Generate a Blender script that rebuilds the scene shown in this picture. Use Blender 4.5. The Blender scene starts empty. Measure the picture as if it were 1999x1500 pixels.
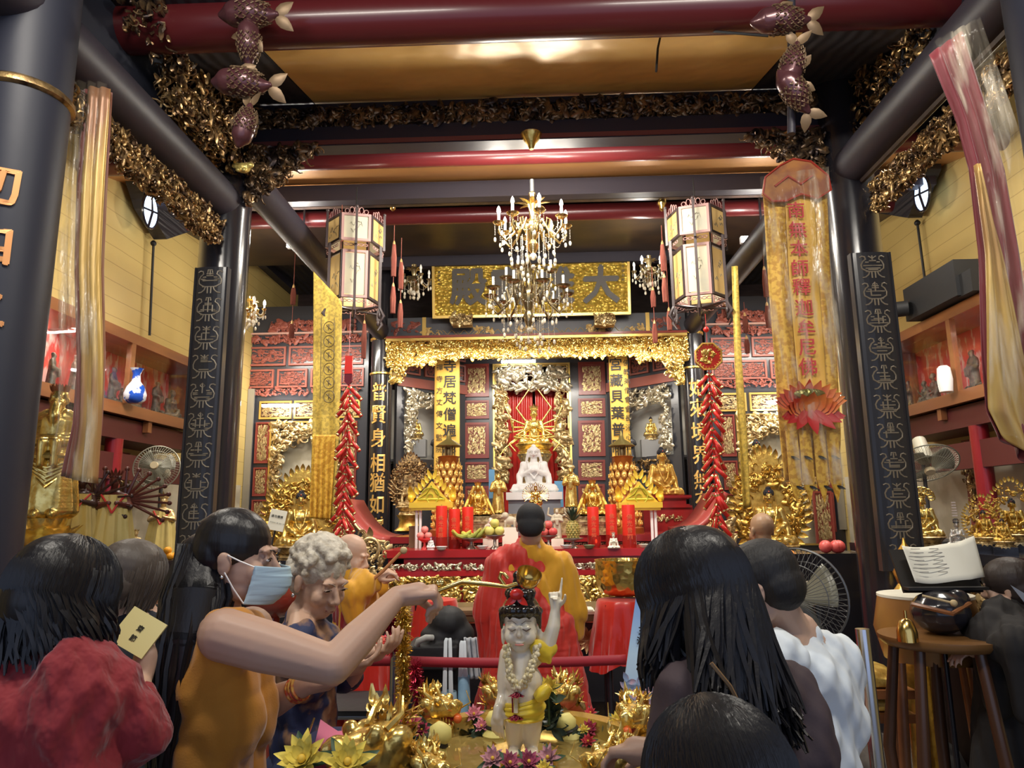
import bpy, bmesh, math, random
import numpy as np
from mathutils import Vector, Matrix, Euler
random.seed(11)
SC = bpy.context.scene
COL = SC.collection
PI = math.pi
V = Vector
FPX, EYE = 1385.0, Vector((0, 0, 1.58))
CAMR = (Matrix.Rotation(math.radians(2.0), 3, 'Z') @ Matrix.Rotation(math.radians(90 + 10.4), 3, 'X')
  @ Matrix.Rotation(-0.012, 3, 'Z'))
cd = bpy.data.cameras.new('camera'); cd.sensor_width = 36; cd.lens = FPX / 1999 * 36; cd.clip_end = 60; cd.clip_start = .05
cam = bpy.data.objects.new('camera', cd); COL.objects.link(cam)
cam.matrix_world = Matrix.Translation(EYE) @ CAMR.to_4x4()
SC.camera = cam
def ray(px, py):
 return CAMR @ Vector(((px - 999.5) / FPX, (750 - py) / FPX, -1))
def P(px, py, Y):          # point of the hall that stands at depth Y
 d = ray(px, py); return EYE + d * (Y / d.y)
def PX(px, py, X):         # point on the wall plane x = X
 d = ray(px, py); return EYE + d * (X / d.x)
def PZ(px, py, Z):
 d = ray(px, py); return EYE + d * ((Z - EYE.z) / d.z)
def S(n, Y): return n * Y / FPX
_sph = {}
def unit_sphere(a, b):
 if (a, b) not in _sph:
  vs = [(0, 0, 1)]
  for j in range(1, b):
   t = PI * j / b
   for i in range(a):
    p = 2 * PI * i / a
    vs.append((math.sin(t) * math.cos(p), math.sin(t) * math.sin(p), math.cos(t)))
  vs.append((0, 0, -1))
  fs = [(0, 1 + i, 1 + (i + 1) % a) for i in range(a)]
  for j in range(b - 2):
   for i in range(a):
    p, q = 1 + j * a + i, 1 + j * a + (i + 1) % a
    fs.append((p, p + a, q + a, q))
  l = len(vs) - 1
  o = 1 + (b - 2) * a
  fs += [(l, o + (i + 1) % a, o + i) for i in range(a)]
  _sph[(a, b)] = (vs, fs)
 return _sph[(a, b)]
def frame_z(d):
 d = Vector(d).normalized()
 return d.to_track_quat('Z', 'Y').to_matrix()
class B:
 def __init__(s): s.v = []; s.f = []; s.m = []; s.mi = 0
 def add(s, vs, fs, M=None):
  o = len(s.v)
  if M is not None:
   M = M.to_4x4() if len(M) == 3 else M
   vs = [tuple(M @ Vector(v)) for v in vs]
  s.v.extend([tuple(v) for v in vs])
  s.f.extend([tuple(i + o for i in f) for f in fs])
  s.m.extend([s.mi] * len(fs))
  return s
 def merge(s, o, M=None):
  mi = s.mi
  k = len(s.m)
  s.add(o.v, o.f, M); s.m[k:] = list(o.m); s.mi = mi
  return s
 def box(s, c, z, R=None):
  x, y, w = z[0] / 2, z[1] / 2, z[2] / 2
  vs = [(-x, -y, -w), (x, -y, -w), (x, y, -w), (-x, y, -w), (-x, -y, w), (x, -y, w), (x, y, w), (-x, y, w)]
  fs = [(0, 3, 2, 1), (4, 5, 6, 7), (0, 1, 5, 4), (1, 2, 6, 5), (2, 3, 7, 6), (3, 0, 4, 7)]
  M = Matrix.Translation(Vector(c))
  if R is not None: M = M @ R.to_4x4()
  return s.add(vs, fs, M)
 def ell(s, c, r, R=None, seg=(12, 8)):
  if not hasattr(r, '__len__'): r = (r, r, r)
  vs, fs = unit_sphere(*seg)
  M = Matrix.Translation(Vector(c))
  if R is not None: M = M @ R.to_4x4()
  M = M @ Matrix.Diagonal((r[0], r[1], r[2], 1))
  return s.add(vs, fs, M)
 def tube(s, path, r, n=8, cap=True, flat=1.0, up=None, closed=False):
  path = [Vector(p) for p in path]
  k = len(path)
  if not hasattr(r, '__len__'): r = [r] * k
  vs = []; q = None
  for i in range(k):
   if closed: d = path[(i + 1) % k] - path[i - 1]
   else: d = path[min(i + 1, k - 1)] - path[max(i - 1, 0)]
   if d.length < 1e-9: d = Vector((0, 0, 1))
   d.normalize()
   if q is None:
    a = Vector(up) if up is not None else (Vector((0, 0, 1)) if abs(d.z) < .9 else Vector((0, 1, 0)))
    x = a.cross(d).normalized()
   else:
    x = (q - d * q.dot(d))
    x = x.normalized() if x.length > 1e-6 else Vector((1, 0, 0))
   q = x; y = d.cross(x)
   for j in range(n):
    t = 2 * PI * j / n
    vs.append(tuple(path[i] + x * (math.cos(t) * r[i]) + y * (math.sin(t) * r[i] * flat)))
  fs = []
  for i in range(k if closed else k - 1):
   for j in range(n):
    a, b = i * n + j, i * n + (j + 1) % n
    c, e = ((i + 1) % k) * n + (j + 1) % n, ((i + 1) % k) * n + j
    fs.append((a, b, c, e))
  if cap and not closed:
   fs.append(tuple(range(n - 1, -1, -1))); fs.append(tuple(range((k - 1) * n, k * n)))
  return s.add(vs, fs)
 def cyl(s, a, b, r, r2=None, n=16): return s.tube([a, b], [r, r if r2 is None else r2], n)
 def caps(s, a, b, ra, rb=None, seg=(12, 8)):       # tapered capsule, for fusing
  rb = ra if rb is None else rb
  s.ell(a, ra, seg=seg); s.ell(b, rb, seg=seg)
  s.tube([a, b], [ra, rb], seg[0])
  return s
 def chain(s, pts, rs, seg=(12, 8)):
  for i in range(len(pts) - 1): s.caps(pts[i], pts[i + 1], rs[i], rs[i + 1], seg)
  return s
 def lathe(s, prof, n=24, M=None, close=True, lobes=0, amp=0):
  vs = []; fs = []
  for r, z in prof:
   for j in range(n):
    t = 2 * PI * j / n
    rr = r * (1 + amp * abs(math.sin(lobes * t / 2))) if lobes else r
    vs.append((rr * math.cos(t), rr * math.sin(t), z))
  k = len(prof)
  for i in range(k - 1):
   for j in range(n):
    fs.append((i * n + j, i * n + (j + 1) % n, (i + 1) * n + (j + 1) % n, (i + 1) * n + j))
  if close:
   fs.append(tuple(range(n - 1, -1, -1))); fs.append(tuple(range((k - 1) * n, k * n)))
  return s.add(vs, fs, M)
 def poly(s, pts, th, M=None):      # outline in local x,z; thickness along y
  n = len(pts)
  vs = [(x, -th / 2, z) for x, z in pts] + [(x, th / 2, z) for x, z in pts]
  fs = [tuple(range(n)), tuple(range(2 * n - 1, n - 1, -1))]
  fs += [(i, i + n, (i + 1) % n + n, (i + 1) % n) for i in range(n)]
  return s.add(vs, fs, M)
 def grid(s, fn, nu, nv, cu=False, M=None):
  vs = [tuple(fn(i / (nu if cu else nu - 1), j / (nv - 1))) for j in range(nv) for i in range(nu)]
  fs = []
  for j in range(nv - 1):
   for i in range(nu if cu else nu - 1):
    i2 = (i + 1) % nu
    fs.append((j * nu + i, j * nu + i2, (j + 1) * nu + i2, (j + 1) * nu + i))
  return s.add(vs, fs, M)
 def cone_leaf(s, a, d, l, w, n=(0, 0, 1), bend=.3):  # one petal: pointed curved blade
  d = Vector(d).normalized(); n = Vector(n); sd = d.cross(n)
  if sd.length < 1e-4: sd = Vector((1, 0, 0))
  sd.normalize(); n = sd.cross(d).normalized(); a = Vector(a)
  ws = [.35, .9, 1, .65, .05]
  vs = []
  for i, k in enumerate(ws):
   t = i / 4; c = a + d * (l * t) + n * (l * bend * t * t)
   vs += [c - sd * (w * k / 2), c + n * (-.18 * w * k), c + sd * (w * k / 2)]
  fs = []
  for i in range(4):
   o = i * 3
   fs += [(o, o + 1, o + 4, o + 3), (o + 1, o + 2, o + 5, o + 4)]
  return s.add(vs, fs)
 def mesh(s, name='m', mats=None, smooth=True):
  me = bpy.data.meshes.new(name)
  me.from_pydata(s.v, [], s.f)
  for mt in (mats if isinstance(mats, (list, tuple)) else [mats]):
   if mt is not None: me.materials.append(mt)
  if any(s.m): me.polygons.foreach_set('material_index', s.m)
  if smooth: me.polygons.foreach_set('use_smooth', [True] * len(s.f))
  me.update()
  return me
def ob(name, b, mat=None, par=None, loc=None, smooth=True, rot=None, sharp=None):
 me = b if isinstance(b, bpy.types.Mesh) else b.mesh(name, mat, smooth)
 o = bpy.data.objects.new(name, me); COL.objects.link(o)
 if par is not None: o.parent = par
 if loc is not None: o.location = loc
 if rot is not None: o.rotation_euler = rot
 if smooth and not isinstance(b, bpy.types.Mesh):
  try: me.set_sharp_from_angle(angle=math.radians(sharp or 50))
  except Exception: pass
 return o
def T(o, label, cat, group=None):
 o['label'] = label; o['category'] = cat
 if group: o['group'] = group
 return o
def EM(name, label=None, cat=None, loc=(0, 0, 0), rz=0, group=None, sc=None):
 o = bpy.data.objects.new(name, None); COL.objects.link(o); o.empty_display_size = .05
 o.location = loc; o.rotation_euler = (0, 0, rz)
 if sc is not None: o.scale = (sc, sc, sc) if not hasattr(sc, '__len__') else sc
 if label: T(o, label, cat, group)
 return o
def ST(o): o['kind'] = 'structure'; return o
KIDS = {}
def dup(root, loc=None, rz=None, label=None, group=None, sc=None, par=None, cat=None):
 r = root.copy(); COL.objects.link(r)
 if loc is not None: r.location = loc
 if rz is not None: r.rotation_euler = (0, 0, rz)
 if sc is not None: r.scale = (sc, sc, sc) if not hasattr(sc, '__len__') else sc
 if par is not None: r.parent = par
 if label: r['label'] = label
 if group: r['group'] = group
 if cat: r['category'] = cat
 for ch in list(root.children):
  dup(ch, par=r)
 return r
def fuse(b, vox, sm=2, mat=None, name='body', sub=0):
 """one continuous surface grown over overlapping volumes"""
 me = b.mesh('tmp', None)
 o = bpy.data.objects.new('tmp', me); COL.objects.link(o)
 r = o.modifiers.new('r', 'REMESH'); r.mode = 'VOXEL'; r.voxel_size = vox; r.use_smooth_shade = True
 if sm:
  k = o.modifiers.new('s', 'SMOOTH'); k.factor = .5; k.iterations = sm
 dg = bpy.context.evaluated_depsgraph_get()
 out = bpy.data.meshes.new_from_object(o.evaluated_get(dg))
 out.name = name
 out.materials.clear()
 for mt in (mat if isinstance(mat, (list, tuple)) else [mat]):
  if mt is not None: out.materials.append(mt)
 out.polygons.foreach_set('use_smooth', [True] * len(out.polygons))
 bpy.data.objects.remove(o); bpy.data.meshes.remove(me)
 return out
def warp(me, fn):
 n = len(me.vertices)
 co = np.empty(n * 3, 'f'); me.vertices.foreach_get('co', co); co = co.reshape(n, 3)
 no = np.empty(n * 3, 'f'); me.vertex_normals.foreach_get('vector', no); no = no.reshape(n, 3)
 co2 = fn(co, no).astype('f')
 me.vertices.foreach_set('co', co2.reshape(-1)); me.update()
 return me
def folds(me, amp, fx, fy=0, fz=0, zr=None, seed=0):
 """cloth folds: waves that run along the drape, pushed along the normal"""
 rs = np.random.RandomState(seed); ph = rs.rand(4) * 6
 def fn(co, no):
  w = (np.sin(co[:, 0] * fx + co[:, 1] * fy + co[:, 2] * fz + ph[0] + 1.3 * np.sin(co[:, 2] * 7 + ph[1]))
    + .5 * np.sin(co[:, 0] * fx * 2.1 - co[:, 1] * fy * 1.7 + co[:, 2] * fz * .6 + ph[2] + np.sin(co[:, 2] * 11 + ph[3])))
  k = np.ones(len(co))
  if zr is not None:
   k = np.clip((zr[1] - co[:, 2]) / max(zr[1] - zr[0], 1e-6), 0, 1)
  return co + no * (w * k * amp)[:, None]
 return warp(me, fn)
def text_mesh(chars, size, depth=.006, mat=None, vertical=True, step=1.12, bold=0.0, name='lettering', xs=1.0):
 """characters stand in the x,z plane, facing -y, first at the top (or left)"""
 vs = []; fs = []
 for i, ch in enumerate(chars):
  c = bpy.data.curves.new('t', 'FONT'); c.body = ch; c.size = size; c.extrude = depth / 2; c.resolution_u = 2
  c.align_x = 'CENTER'; c.align_y = 'CENTER'
  o = bpy.data.objects.new('t', c); COL.objects.link(o)
  dg = bpy.context.evaluated_depsgraph_get()
  me = bpy.data.meshes.new_from_object(o.evaluated_get(dg))
  bpy.data.objects.remove(o)
  vv = np.array([v.co[:] for v in me.vertices]).reshape(-1, 3)
  if len(vv):
   vv[:, :2] -= (vv[:, :2].max(0) + vv[:, :2].min(0)) / 2
   ff = [tuple(p.vertices) for p in me.polygons]
   offs = [(0, 0)] if not bold else [(0, 0), (bold, bold * .4), (-bold, -bold * .4), (0, bold), (0, -bold)]
   for k, (dx, dz) in enumerate(offs):
    b0 = len(vs)
    if vertical: ox, oz = 0, -i * size * step
    else: ox, oz = i * size * step, 0
    for x, y, z in vv:
     vs.append(((x + dx) * xs + ox, -z - k * 1e-4, y + dz + oz))
    fs += [tuple(a + b0 for a in f) for f in ff]
  bpy.data.meshes.remove(me)
 me = bpy.data.meshes.new(name); me.from_pydata(vs, [], fs); me.update()
 if mat: me.materials.append(mat)
 return me
MATS = {}
def mat(name, col, rough=.5, metal=0.0, bump=0, bs=30, bt='noise', col2=None, cs=6, ct='noise', st=(1, 1, 1),
  coat=0, emi=None, es=0, trans=0, alpha=1, sheen=0, ramp=(.4, .6), bd=.02, spec=.5, bst=(1, 1, 1), det=3, sss=0, ior=1.45):
 if name in MATS: return MATS[name]
 m = bpy.data.materials.new(name); m.use_nodes = True; MATS[name] = m
 nt = m.node_tree; N = nt.nodes; L = nt.links
 p = N['Principled BSDF'];
 def c4(c): return (c[0], c[1], c[2], 1)
 p.inputs['Base Color'].default_value = c4(col)
 p.inputs['Roughness'].default_value = rough; p.inputs['Metallic'].default_value = metal
 p.inputs['Specular IOR Level'].default_value = spec; p.inputs['IOR'].default_value = ior
 if coat: p.inputs['Coat Weight'].default_value = coat; p.inputs['Coat Roughness'].default_value = .12
 if sheen: p.inputs['Sheen Weight'].default_value = sheen
 if trans: p.inputs['Transmission Weight'].default_value = trans
 if alpha < 1: p.inputs['Alpha'].default_value = alpha
 if sss: p.inputs['Subsurface Weight'].default_value = sss; p.inputs['Subsurface Radius'].default_value = (.02, .008, .005)
 if emi: p.inputs['Emission Color'].default_value = c4(emi); p.inputs['Emission Strength'].default_value = es
 def tex(kind, scale, stretch, detail=3):
  tc = N.new('ShaderNodeTexCoord'); mp = N.new('ShaderNodeMapping'); mp.inputs['Scale'].default_value = stretch
  L.new(tc.outputs['Object'], mp.inputs['Vector'])
  if kind == 'voronoi':
   t = N.new('ShaderNodeTexVoronoi'); t.inputs['Scale'].default_value = scale; o = t.outputs['Distance']
  elif kind == 'wave':
   t = N.new('ShaderNodeTexWave'); t.inputs['Scale'].default_value = scale; t.inputs['Distortion'].default_value = 3; t.inputs['Detail'].default_value = 2; o = t.outputs['Fac']
  elif kind == 'planks':
   t = N.new('ShaderNodeTexWave'); t.bands_direction = 'Z'; t.wave_profile = 'SAW'; t.inputs['Scale'].default_value = scale; t.inputs['Distortion'].default_value = .4; o = t.outputs['Fac']
  elif kind == 'brick':
   t = N.new('ShaderNodeTexBrick'); t.inputs['Scale'].default_value = scale; t.inputs['Mortar Size'].default_value = .01
   t.inputs['Color1'].default_value = (1, 1, 1, 1); t.inputs['Color2'].default_value = (.8, .8, .8, 1); t.inputs['Mortar'].default_value = (0, 0, 0, 1); o = t.outputs['Color']
  else:
   t = N.new('ShaderNodeTexNoise'); t.inputs['Scale'].default_value = scale; t.inputs['Detail'].default_value = detail; o = t.outputs['Fac']
  L.new(mp.outputs['Vector'], t.inputs['Vector'])
  return o
 if col2 is not None:
  r = N.new('ShaderNodeValToRGB'); r.color_ramp.elements[0].position = ramp[0]; r.color_ramp.elements[1].position = ramp[1]
  r.color_ramp.elements[0].color = c4(col); r.color_ramp.elements[1].color = c4(col2)
  L.new(tex(ct, cs, st, det), r.inputs['Fac']); L.new(r.outputs['Color'], p.inputs['Base Color'])
 if bump:
  b = N.new('ShaderNodeBump'); b.inputs['Strength'].default_value = bump; b.inputs['Distance'].default_value = bd
  L.new(tex(bt, bs, bst), b.inputs['Height']); L.new(b.outputs['Normal'], p.inputs['Normal'])
 return m
gold = mat('gold leaf', (.83, .56, .13), .3, .9, bump=.35, bs=60, bd=.004, col2=(.62, .37, .08), cs=14)
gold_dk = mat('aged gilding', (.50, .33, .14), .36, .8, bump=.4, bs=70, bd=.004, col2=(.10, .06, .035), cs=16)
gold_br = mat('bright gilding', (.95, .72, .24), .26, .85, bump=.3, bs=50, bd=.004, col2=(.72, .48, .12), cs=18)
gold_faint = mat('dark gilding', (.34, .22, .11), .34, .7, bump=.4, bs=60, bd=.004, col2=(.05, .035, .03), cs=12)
lacq = mat('black lacquer', (.018, .017, .022), .22, 0, coat=.4, bump=.06, bs=8, bd=.01)
lacq2 = mat('worn dark wood', (.035, .025, .024), .38, 0, col2=(.07, .045, .035), cs=7, st=(1, 1, .2), bump=.15, bs=25, bd=.004)
redlac = mat('red lacquer', (.33, .022, .022), .25, 0, coat=.3, col2=(.25, .016, .018), cs=3)
redpan = mat('carved red wood', (.32, .075, .05), .45, 0, col2=(.22, .05, .035), cs=12, bump=.3, bs=40, bd=.005)
pinkred = mat('red relief carving', (.30, .085, .06), .4, 0, bump=.3, bs=50, bd=.004)
greyblk = mat('grey black panel', (.045, .046, .055), .28, 0, coat=.2)
stone = mat('grey stone', (.16, .15, .14), .75, 0, col2=(.09, .085, .08), cs=9, bump=.3, bs=40, bd=.004)
white_p = mat('white porcelain', (.86, .86, .84), .25, 0, coat=.3)
paper = mat('cream paper', (.80, .78, .66), .8)
ink = mat('black ink', (.015, .013, .012), .5)
chrome = mat('brushed steel', (.62, .63, .66), .2, 1)
brass = mat('brass', (.72, .50, .16), .2, 1, bump=.1, bs=20, bd=.004)
skin_f = mat('warm brown skin', (.46, .285, .205), .5, sss=.08, bump=.05, bs=200, bd=.001)
skin_l = mat('light skin', (.56, .36, .26), .5, sss=.08, bump=.06, bs=150, bd=.001)
hairb = mat('black hair', (.012, .011, .013), .38, 0, bump=.5, bs=90, bst=(1, 1, .06), bd=.003, spec=.45)
def plight(name, loc, e, col=(1, .86, .66), r=.04, typ='POINT', **k):
 l = bpy.data.lights.new(name, typ); l.energy = e; l.color = col
 if typ == 'POINT': l.shadow_soft_size = r
 o = bpy.data.objects.new(name, l); COL.objects.link(o); o.location = loc
 for a, v in k.items(): setattr(l, a, v)
 return o
def aim(o, tgt):
 o.rotation_euler = (Vector(tgt) - o.location).to_track_quat('-Z', 'Y').to_euler()
WARM = (1, .80, .55); NEUT = (1, .93, .82)
def area(name, loc, tgt, e, sx, sy, col=NEUT):
 o = plight(name, loc, e, col, typ='AREA', shape='RECTANGLE', size=sx, size_y=sy); aim(o, tgt); return o
# ================================================================ ROOM
XM, YN, YM, YB = 2.10, 2.6, 4.5, 9.4
yellow_wall = mat('yellow boarded wall', (.30, .20, .06), .6, 0, col2=(.58, .43, .15), cs=1.9, ct='planks', ramp=(.0, .06), bump=.3, bs=4, bd=.02)
gold_ceil = mat('golden sheet ceiling', (.80, .52, .17), .42, .15, bump=.5, bs=1.6, bd=.16, col2=(.68, .42, .13), cs=1.2)
brown_ceil = mat('brown ceiling board', (.06, .038, .022), .4, 0, col2=(.035, .024, .018), cs=3)
floor_m = mat('worn granite floor', (.20, .18, .155), .55, 0, col2=(.12, .105, .09), cs=60, bump=.12, bs=50, bd=.003, ct='noise')
dark_wall = mat('dark timber wall', (.05, .03, .028), .5, 0, col2=(.035, .022, .02), cs=5, st=(1, 1, 5))
b = B(); b.box((0, 4.5, -.05), (9, 14, .1)); ST(ob('floor', b, floor_m))
b = B(); b.box((-4.05, 4.5, 2.75), (.1, 14, 5.5)); ST(ob('wall_left', b, yellow_wall))
b = B(); b.box((4.05, 4.5, 2.75), (.1, 14, 5.5)); ST(ob('wall_right', b, yellow_wall))
b = B(); b.box((0, 11.45, 2.75), (9, .1, 5.5)); ST(ob('wall_back', b, dark_wall))
b = B(); b.box((0, 4.5, 5.55), (9, 14, .1)); ST(ob('ceiling', b, brown_ceil))
def col_text(o, chars, size, r, z0, mt, par, name='lettering', ang=0, bold=0):
 me = text_mesh(chars, size, .012, mt, True, 1.5, bold)
 def fn(co, no):
  rr = r - co[:, 1] + .002; a = co[:, 0] / r + ang
  return np.stack([np.sin(a) * rr, -np.cos(a) * rr, co[:, 2] + z0], 1)
 warp(me, fn)
 return ob(name, me, par=par)
near_m = mat('haze tinted matt black column paint', (.022, .024, .038), .5, 0, bump=.1, bs=6, bd=.01)  # bluish foreground haze is put into the black of the near columns
def column(x, y, r, h, label, rot=0, mt=None):
 c = EM('temple_column', label, 'column', (x, y, 0)); c['kind'] = 'thing'
 b = B(); b.lathe([(r * 1.6, 0), (r * 1.75, .05), (r * 1.85, .14), (r * 1.6, .24), (r * 1.25, .28), (r * 1.15, .32)], 32)
 ob('stone_base', b, stone, c)
 b = B(); b.lathe([(r * .98, .3), (r, .5), (r, h * .6), (r * .97, h)], 32); ob('shaft', b, mt or (near_m if y < 3 else lacq), c)
 return c
gold_ink = mat('gold painted characters', (.88, .55, .16), .35, .5)
orange_ink = mat('orange gold characters', (.80, .36, .13), .4, .3)
cl = column(-XM, YN, .17, 5.4, 'near left dark column with orange gold characters, cut by the frame edge')
me = text_mesh('初四二', .17, .012, orange_ink, True, 1.45, .004)
def fnc(co, no):
 a = co[:, 0] / .17 + .35; rr = .172 - co[:, 1]
 return np.stack([np.sin(a) * rr, -np.cos(a) * rr, co[:, 2] + P(10, 395, YN).z], 1)
warp(me, fnc); ob('lettering', me, par=cl)
b = B(); b.lathe([(.172, 0), (.186, .01), (.186, .03), (.172, .045)], 32, Matrix.Translation((0, 0, P(60, 205, YN).z))); ob('ring', b, gold_dk, cl)
cr = column(XM, YN, .17, 5.4, 'near right dark column behind the plastic wrapped banner')
m1 = column(-XM, YM, .16, 5.4, 'dark column behind the left seal script board')
m2 = column(XM, YM, .165, 5.4, 'dark column behind the right seal script board, stone base showing')
k1 = column(-XM, YB, .145, 5.4, 'left altar column with gold characters beside the firecracker string')
k2 = column(XM, YB, .145, 5.4, 'right altar column with gold characters beside the firecracker string')
for k in (k1, k2):
 for py in (668, 735):
  b = B(); b.lathe([(.146, 0), (.162, .01), (.162, .03), (.146, .04)], 32, Matrix.Translation((0, 0, P(740, py, YB).z))); ob('gold_ring', b, gold_br, k)
def coltext(k, chars, ys, px):
 for ch, py in zip(chars, ys):
  me = text_mesh(ch, .26, .012, gold_ink, True, 1, .004)
  zz = P(px, py, YB).z
  def fn(co, no):
   a = co[:, 0] / .145 * .8; rr = .147 - co[:, 1]
   return np.stack([np.sin(a) * rr, -np.cos(a) * rr, co[:, 2] + zz], 1)
  warp(me, fn); ob('gold_character', me, par=k)
coltext(k1, '普賢身相猶如雲', [768, 812, 857, 905, 943, 985, 1027], 742)
coltext(k2, '如來境界無有邊', [760, 800, 845, 890, 938, 978, 1022], 1350)
seal_ink = mat('grey gilt seal script', (.26, .225, .17), .45, .3)
board_m = mat('black couplet board', (.03, .03, .036), .3, 0, coat=.15, bump=.1, bs=20, bd=.004)
board_g = board_m
def seal_glyph(b, cz, s, rs):
 def st(pts, r=.030): b.tube([(x * s, 0, cz + z * s) for x, z in pts], r * s, 5, flat=.7, up=(0, 1, 0))
 for q in (-1, 1):
  st([(q * .50, .42), (q * .40, .47), (q * .30, .44), (q * .27, .33), (q * .38, .25), (q * .46, .1), (q * .44, -.06), (q * .30, -.16), (q * .2, -.2)])
  st([(q * .16, -.2), (q * .2, -.33), (q * .32, -.43), (q * .45, -.45)])
  st([(q * .07, -.2), (q * .07, -.48)])
  if rs.random() < .5: st([(q * .16, .2), (q * .3, .2)]);
  if rs.random() < .5: st([(q * .18, .2), (q * .18, -.08)])
 for z in sorted(rs.sample([.34, .26, .2, .12, .06, 0, -.06, -.12], 4)):
  w = rs.choice([.2, .3, .38]) if z < .2 else .14
  st([(-w, z), (w, z)])
 st([(0, .48), (0, rs.choice([.3, .1, -.1]))])
 k = rs.choice([0, 1, 2])
 if k == 0: st([(-.1, .38), (-.08, .5), (.08, .5), (.1, .38)])
 elif k == 1: st([(-.16, .46), (0, .36), (.16, .46)])
 else: st([(-.1, .4), (0, .5), (.1, .4), (0, .32), (-.1, .4)], .025)
 st([(-.3, -.2), (.3, -.2)])
def seal_board(x, y, ztop, zbot, w, n, label, seed, rz):
 e = EM('couplet_board', label, 'board', (x, y, zbot), rz)
 h = ztop - zbot
 b = B()
 def fn(u, v):
  a = (u - .5) * 1.0; return (math.sin(a) * w / 2 / math.sin(.5), -(math.cos(a) - 1) * .14, v * h)
 b.grid(fn, 9, 2)
 def fn2(u, v):
  a = (.5 - u) * 1.0; return (math.sin(a) * w / 2 / math.sin(.5), -(math.cos(a) - 1) * .14 + .03, v * h)
 b.grid(fn2, 9, 2)
 b.box((0, .04, h - .01), (w, .05, .02)); b.box((0, .04, .01), (w, .05, .02))
 b.box((-w / 2, .035, h / 2), (.012, .05, h)); b.box((w / 2, .035, h / 2), (.012, .05, h))
 ob('panel', b, board_m, e, smooth=False)
 b = B(); rs = random.Random(seed)
 st = h / n
 for i in range(n): seal_glyph(b, h - st * (i + .5) - .01, st * .86, rs)
 b.v = [(xx, yy - (math.cos(xx / w) - 1) * .14 * 1.0 - .002, zz) for xx, yy, zz in b.v]
 ob('seal_script', b, seal_ink, e)
 return e
YS = YM - .22
a, c = P(407, 521, YS), P(372, 1060, YS)
seal_board(-XM + .02, YS, a.z, .95, .205, 12, 'curved black seal script board on the left column', 3, 0)
a, c = P(1655, 493, YS), P(1722, 1116, YS)
seal_board(XM - .0, YS, a.z, c.z, .235, 11, 'curved black seal script board on the right column', 8, 0)
red_beam = mat('oxblood painted beam', (.095, .012, .014), .3, 0, coat=.2, bump=.08, bs=3, bd=.02)
dk_beam = mat('dark painted beam', (.034, .03, .042), .48, 0, bump=.15, bs=10, bd=.008)
def roundbeam(name, label, a, b_, r, mt, n=24):
 b = B(); b.tube([a, b_], r, n); o = ob(name, b, mt); T(o, label, 'beam'); o['kind'] = 'thing'; return o
def boxbeam(label, c, s, mt):
 b = B(); b.box(c, s); o = ob('tie_beam', b, mt, smooth=False); T(o, label, 'beam'); o['kind'] = 'thing'; return o
z = P(1000, 32, 3.35).z
roundbeam('roof_beam', 'large red round beam across the top of the hall', (-4, 3.35, z), (4, 3.35, z), .125, red_beam, 40)
z2 = P(1000, 302, 5.7).z
roundbeam('roof_beam', 'red round beam behind the carved frieze, above the chandelier', (-4, 5.7, z2), (4, 5.7, z2), .085, red_beam)
z3 = P(1000, 418, 7.2).z
roundbeam('roof_beam', 'red round beam level with the chandelier bulbs', (-4, 7.2, z3), (4, 7.2, z3), .09, red_beam)
z4 = P(1000, 372, 6.6).z
boxbeam('dark tie beam just above the lit chandelier', (0, 6.6, z4), (7.8, .12, .17), dk_beam)
z5 = P(1000, 394, 6.9).z
boxbeam('narrow pale edged tie beam behind the lit chandelier', (0, 6.85, z5), (7.8, .06, .07), lacq2)
z6 = P(1000, 522, 8.9).z
boxbeam('dark tie beam low behind the gold plaque', (0, 8.95, P(1000, 503, 8.95).z), (4.3, .12, .22), dk_beam)
def panel(pa, pb, mt, x=4, n='ceiling'):
 b = B(); d = .02
 b.box((0, (pa[0] + pb[0]) / 2, (pa[1] + pb[1]) / 2), (2 * x, math.hypot(pb[0] - pa[0], pb[1] - pa[1]), .02),
   Matrix.Rotation(math.atan2(pb[1] - pa[1], pb[0] - pa[0]), 3, 'X'))
 return ST(ob(n, b, mt, smooth=False))
zz = lambda py, Y: P(1040, py, Y).z
panel((3.35, zz(60, 3.4) + .02), (4.72, zz(206, 4.72)), gold_ceil, 1.52)
for s in (-1, 1):
 o = panel((3.35, zz(60, 3.4) + .02), (4.72, zz(206, 4.72)), mat('blackened ceiling boards', (.035, .034, .04), .5, 0, bump=.3, bs=4, bt='wave', bd=.02), 1.2); o.location.x = s * 2.73
panel((5.7, zz(300, 5.7)), (6.75, zz(352, 6.75)), mat('orange ceiling board', (.52, .26, .085), .4, .3, bump=.2, bs=2, bd=.06))
panel((7.2, zz(415, 7.2)), (9.2, zz(505, 9.2)), brown_ceil)
panel((-2.6, 4.35), (3.35, zz(-5, 3.3)), mat('blackened ceiling boards', (.035, .034, .04), .5, 0, bump=.3, bs=4, bt='wave', bd=.02), n='ceiling')
b = B(); b.cyl((P(979, 118, 3.9)), (P(981, 196, 4.55)), .004, n=6)
cable_m = mat('black cable', (.01, .01, .01), .5)
b = B(); b.tube([P(1500, 70, 3.3), P(1400, 62, 3.35), P(1320, 50, 3.5), P(1292, 58, 3.6), P(1284, 95, 3.6), P(1281, 140, 3.6)], .007, 6)
T(ob('loose_cable', b, cable_m), 'black loose cable dangling under the red roof beam', 'cable')
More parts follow.
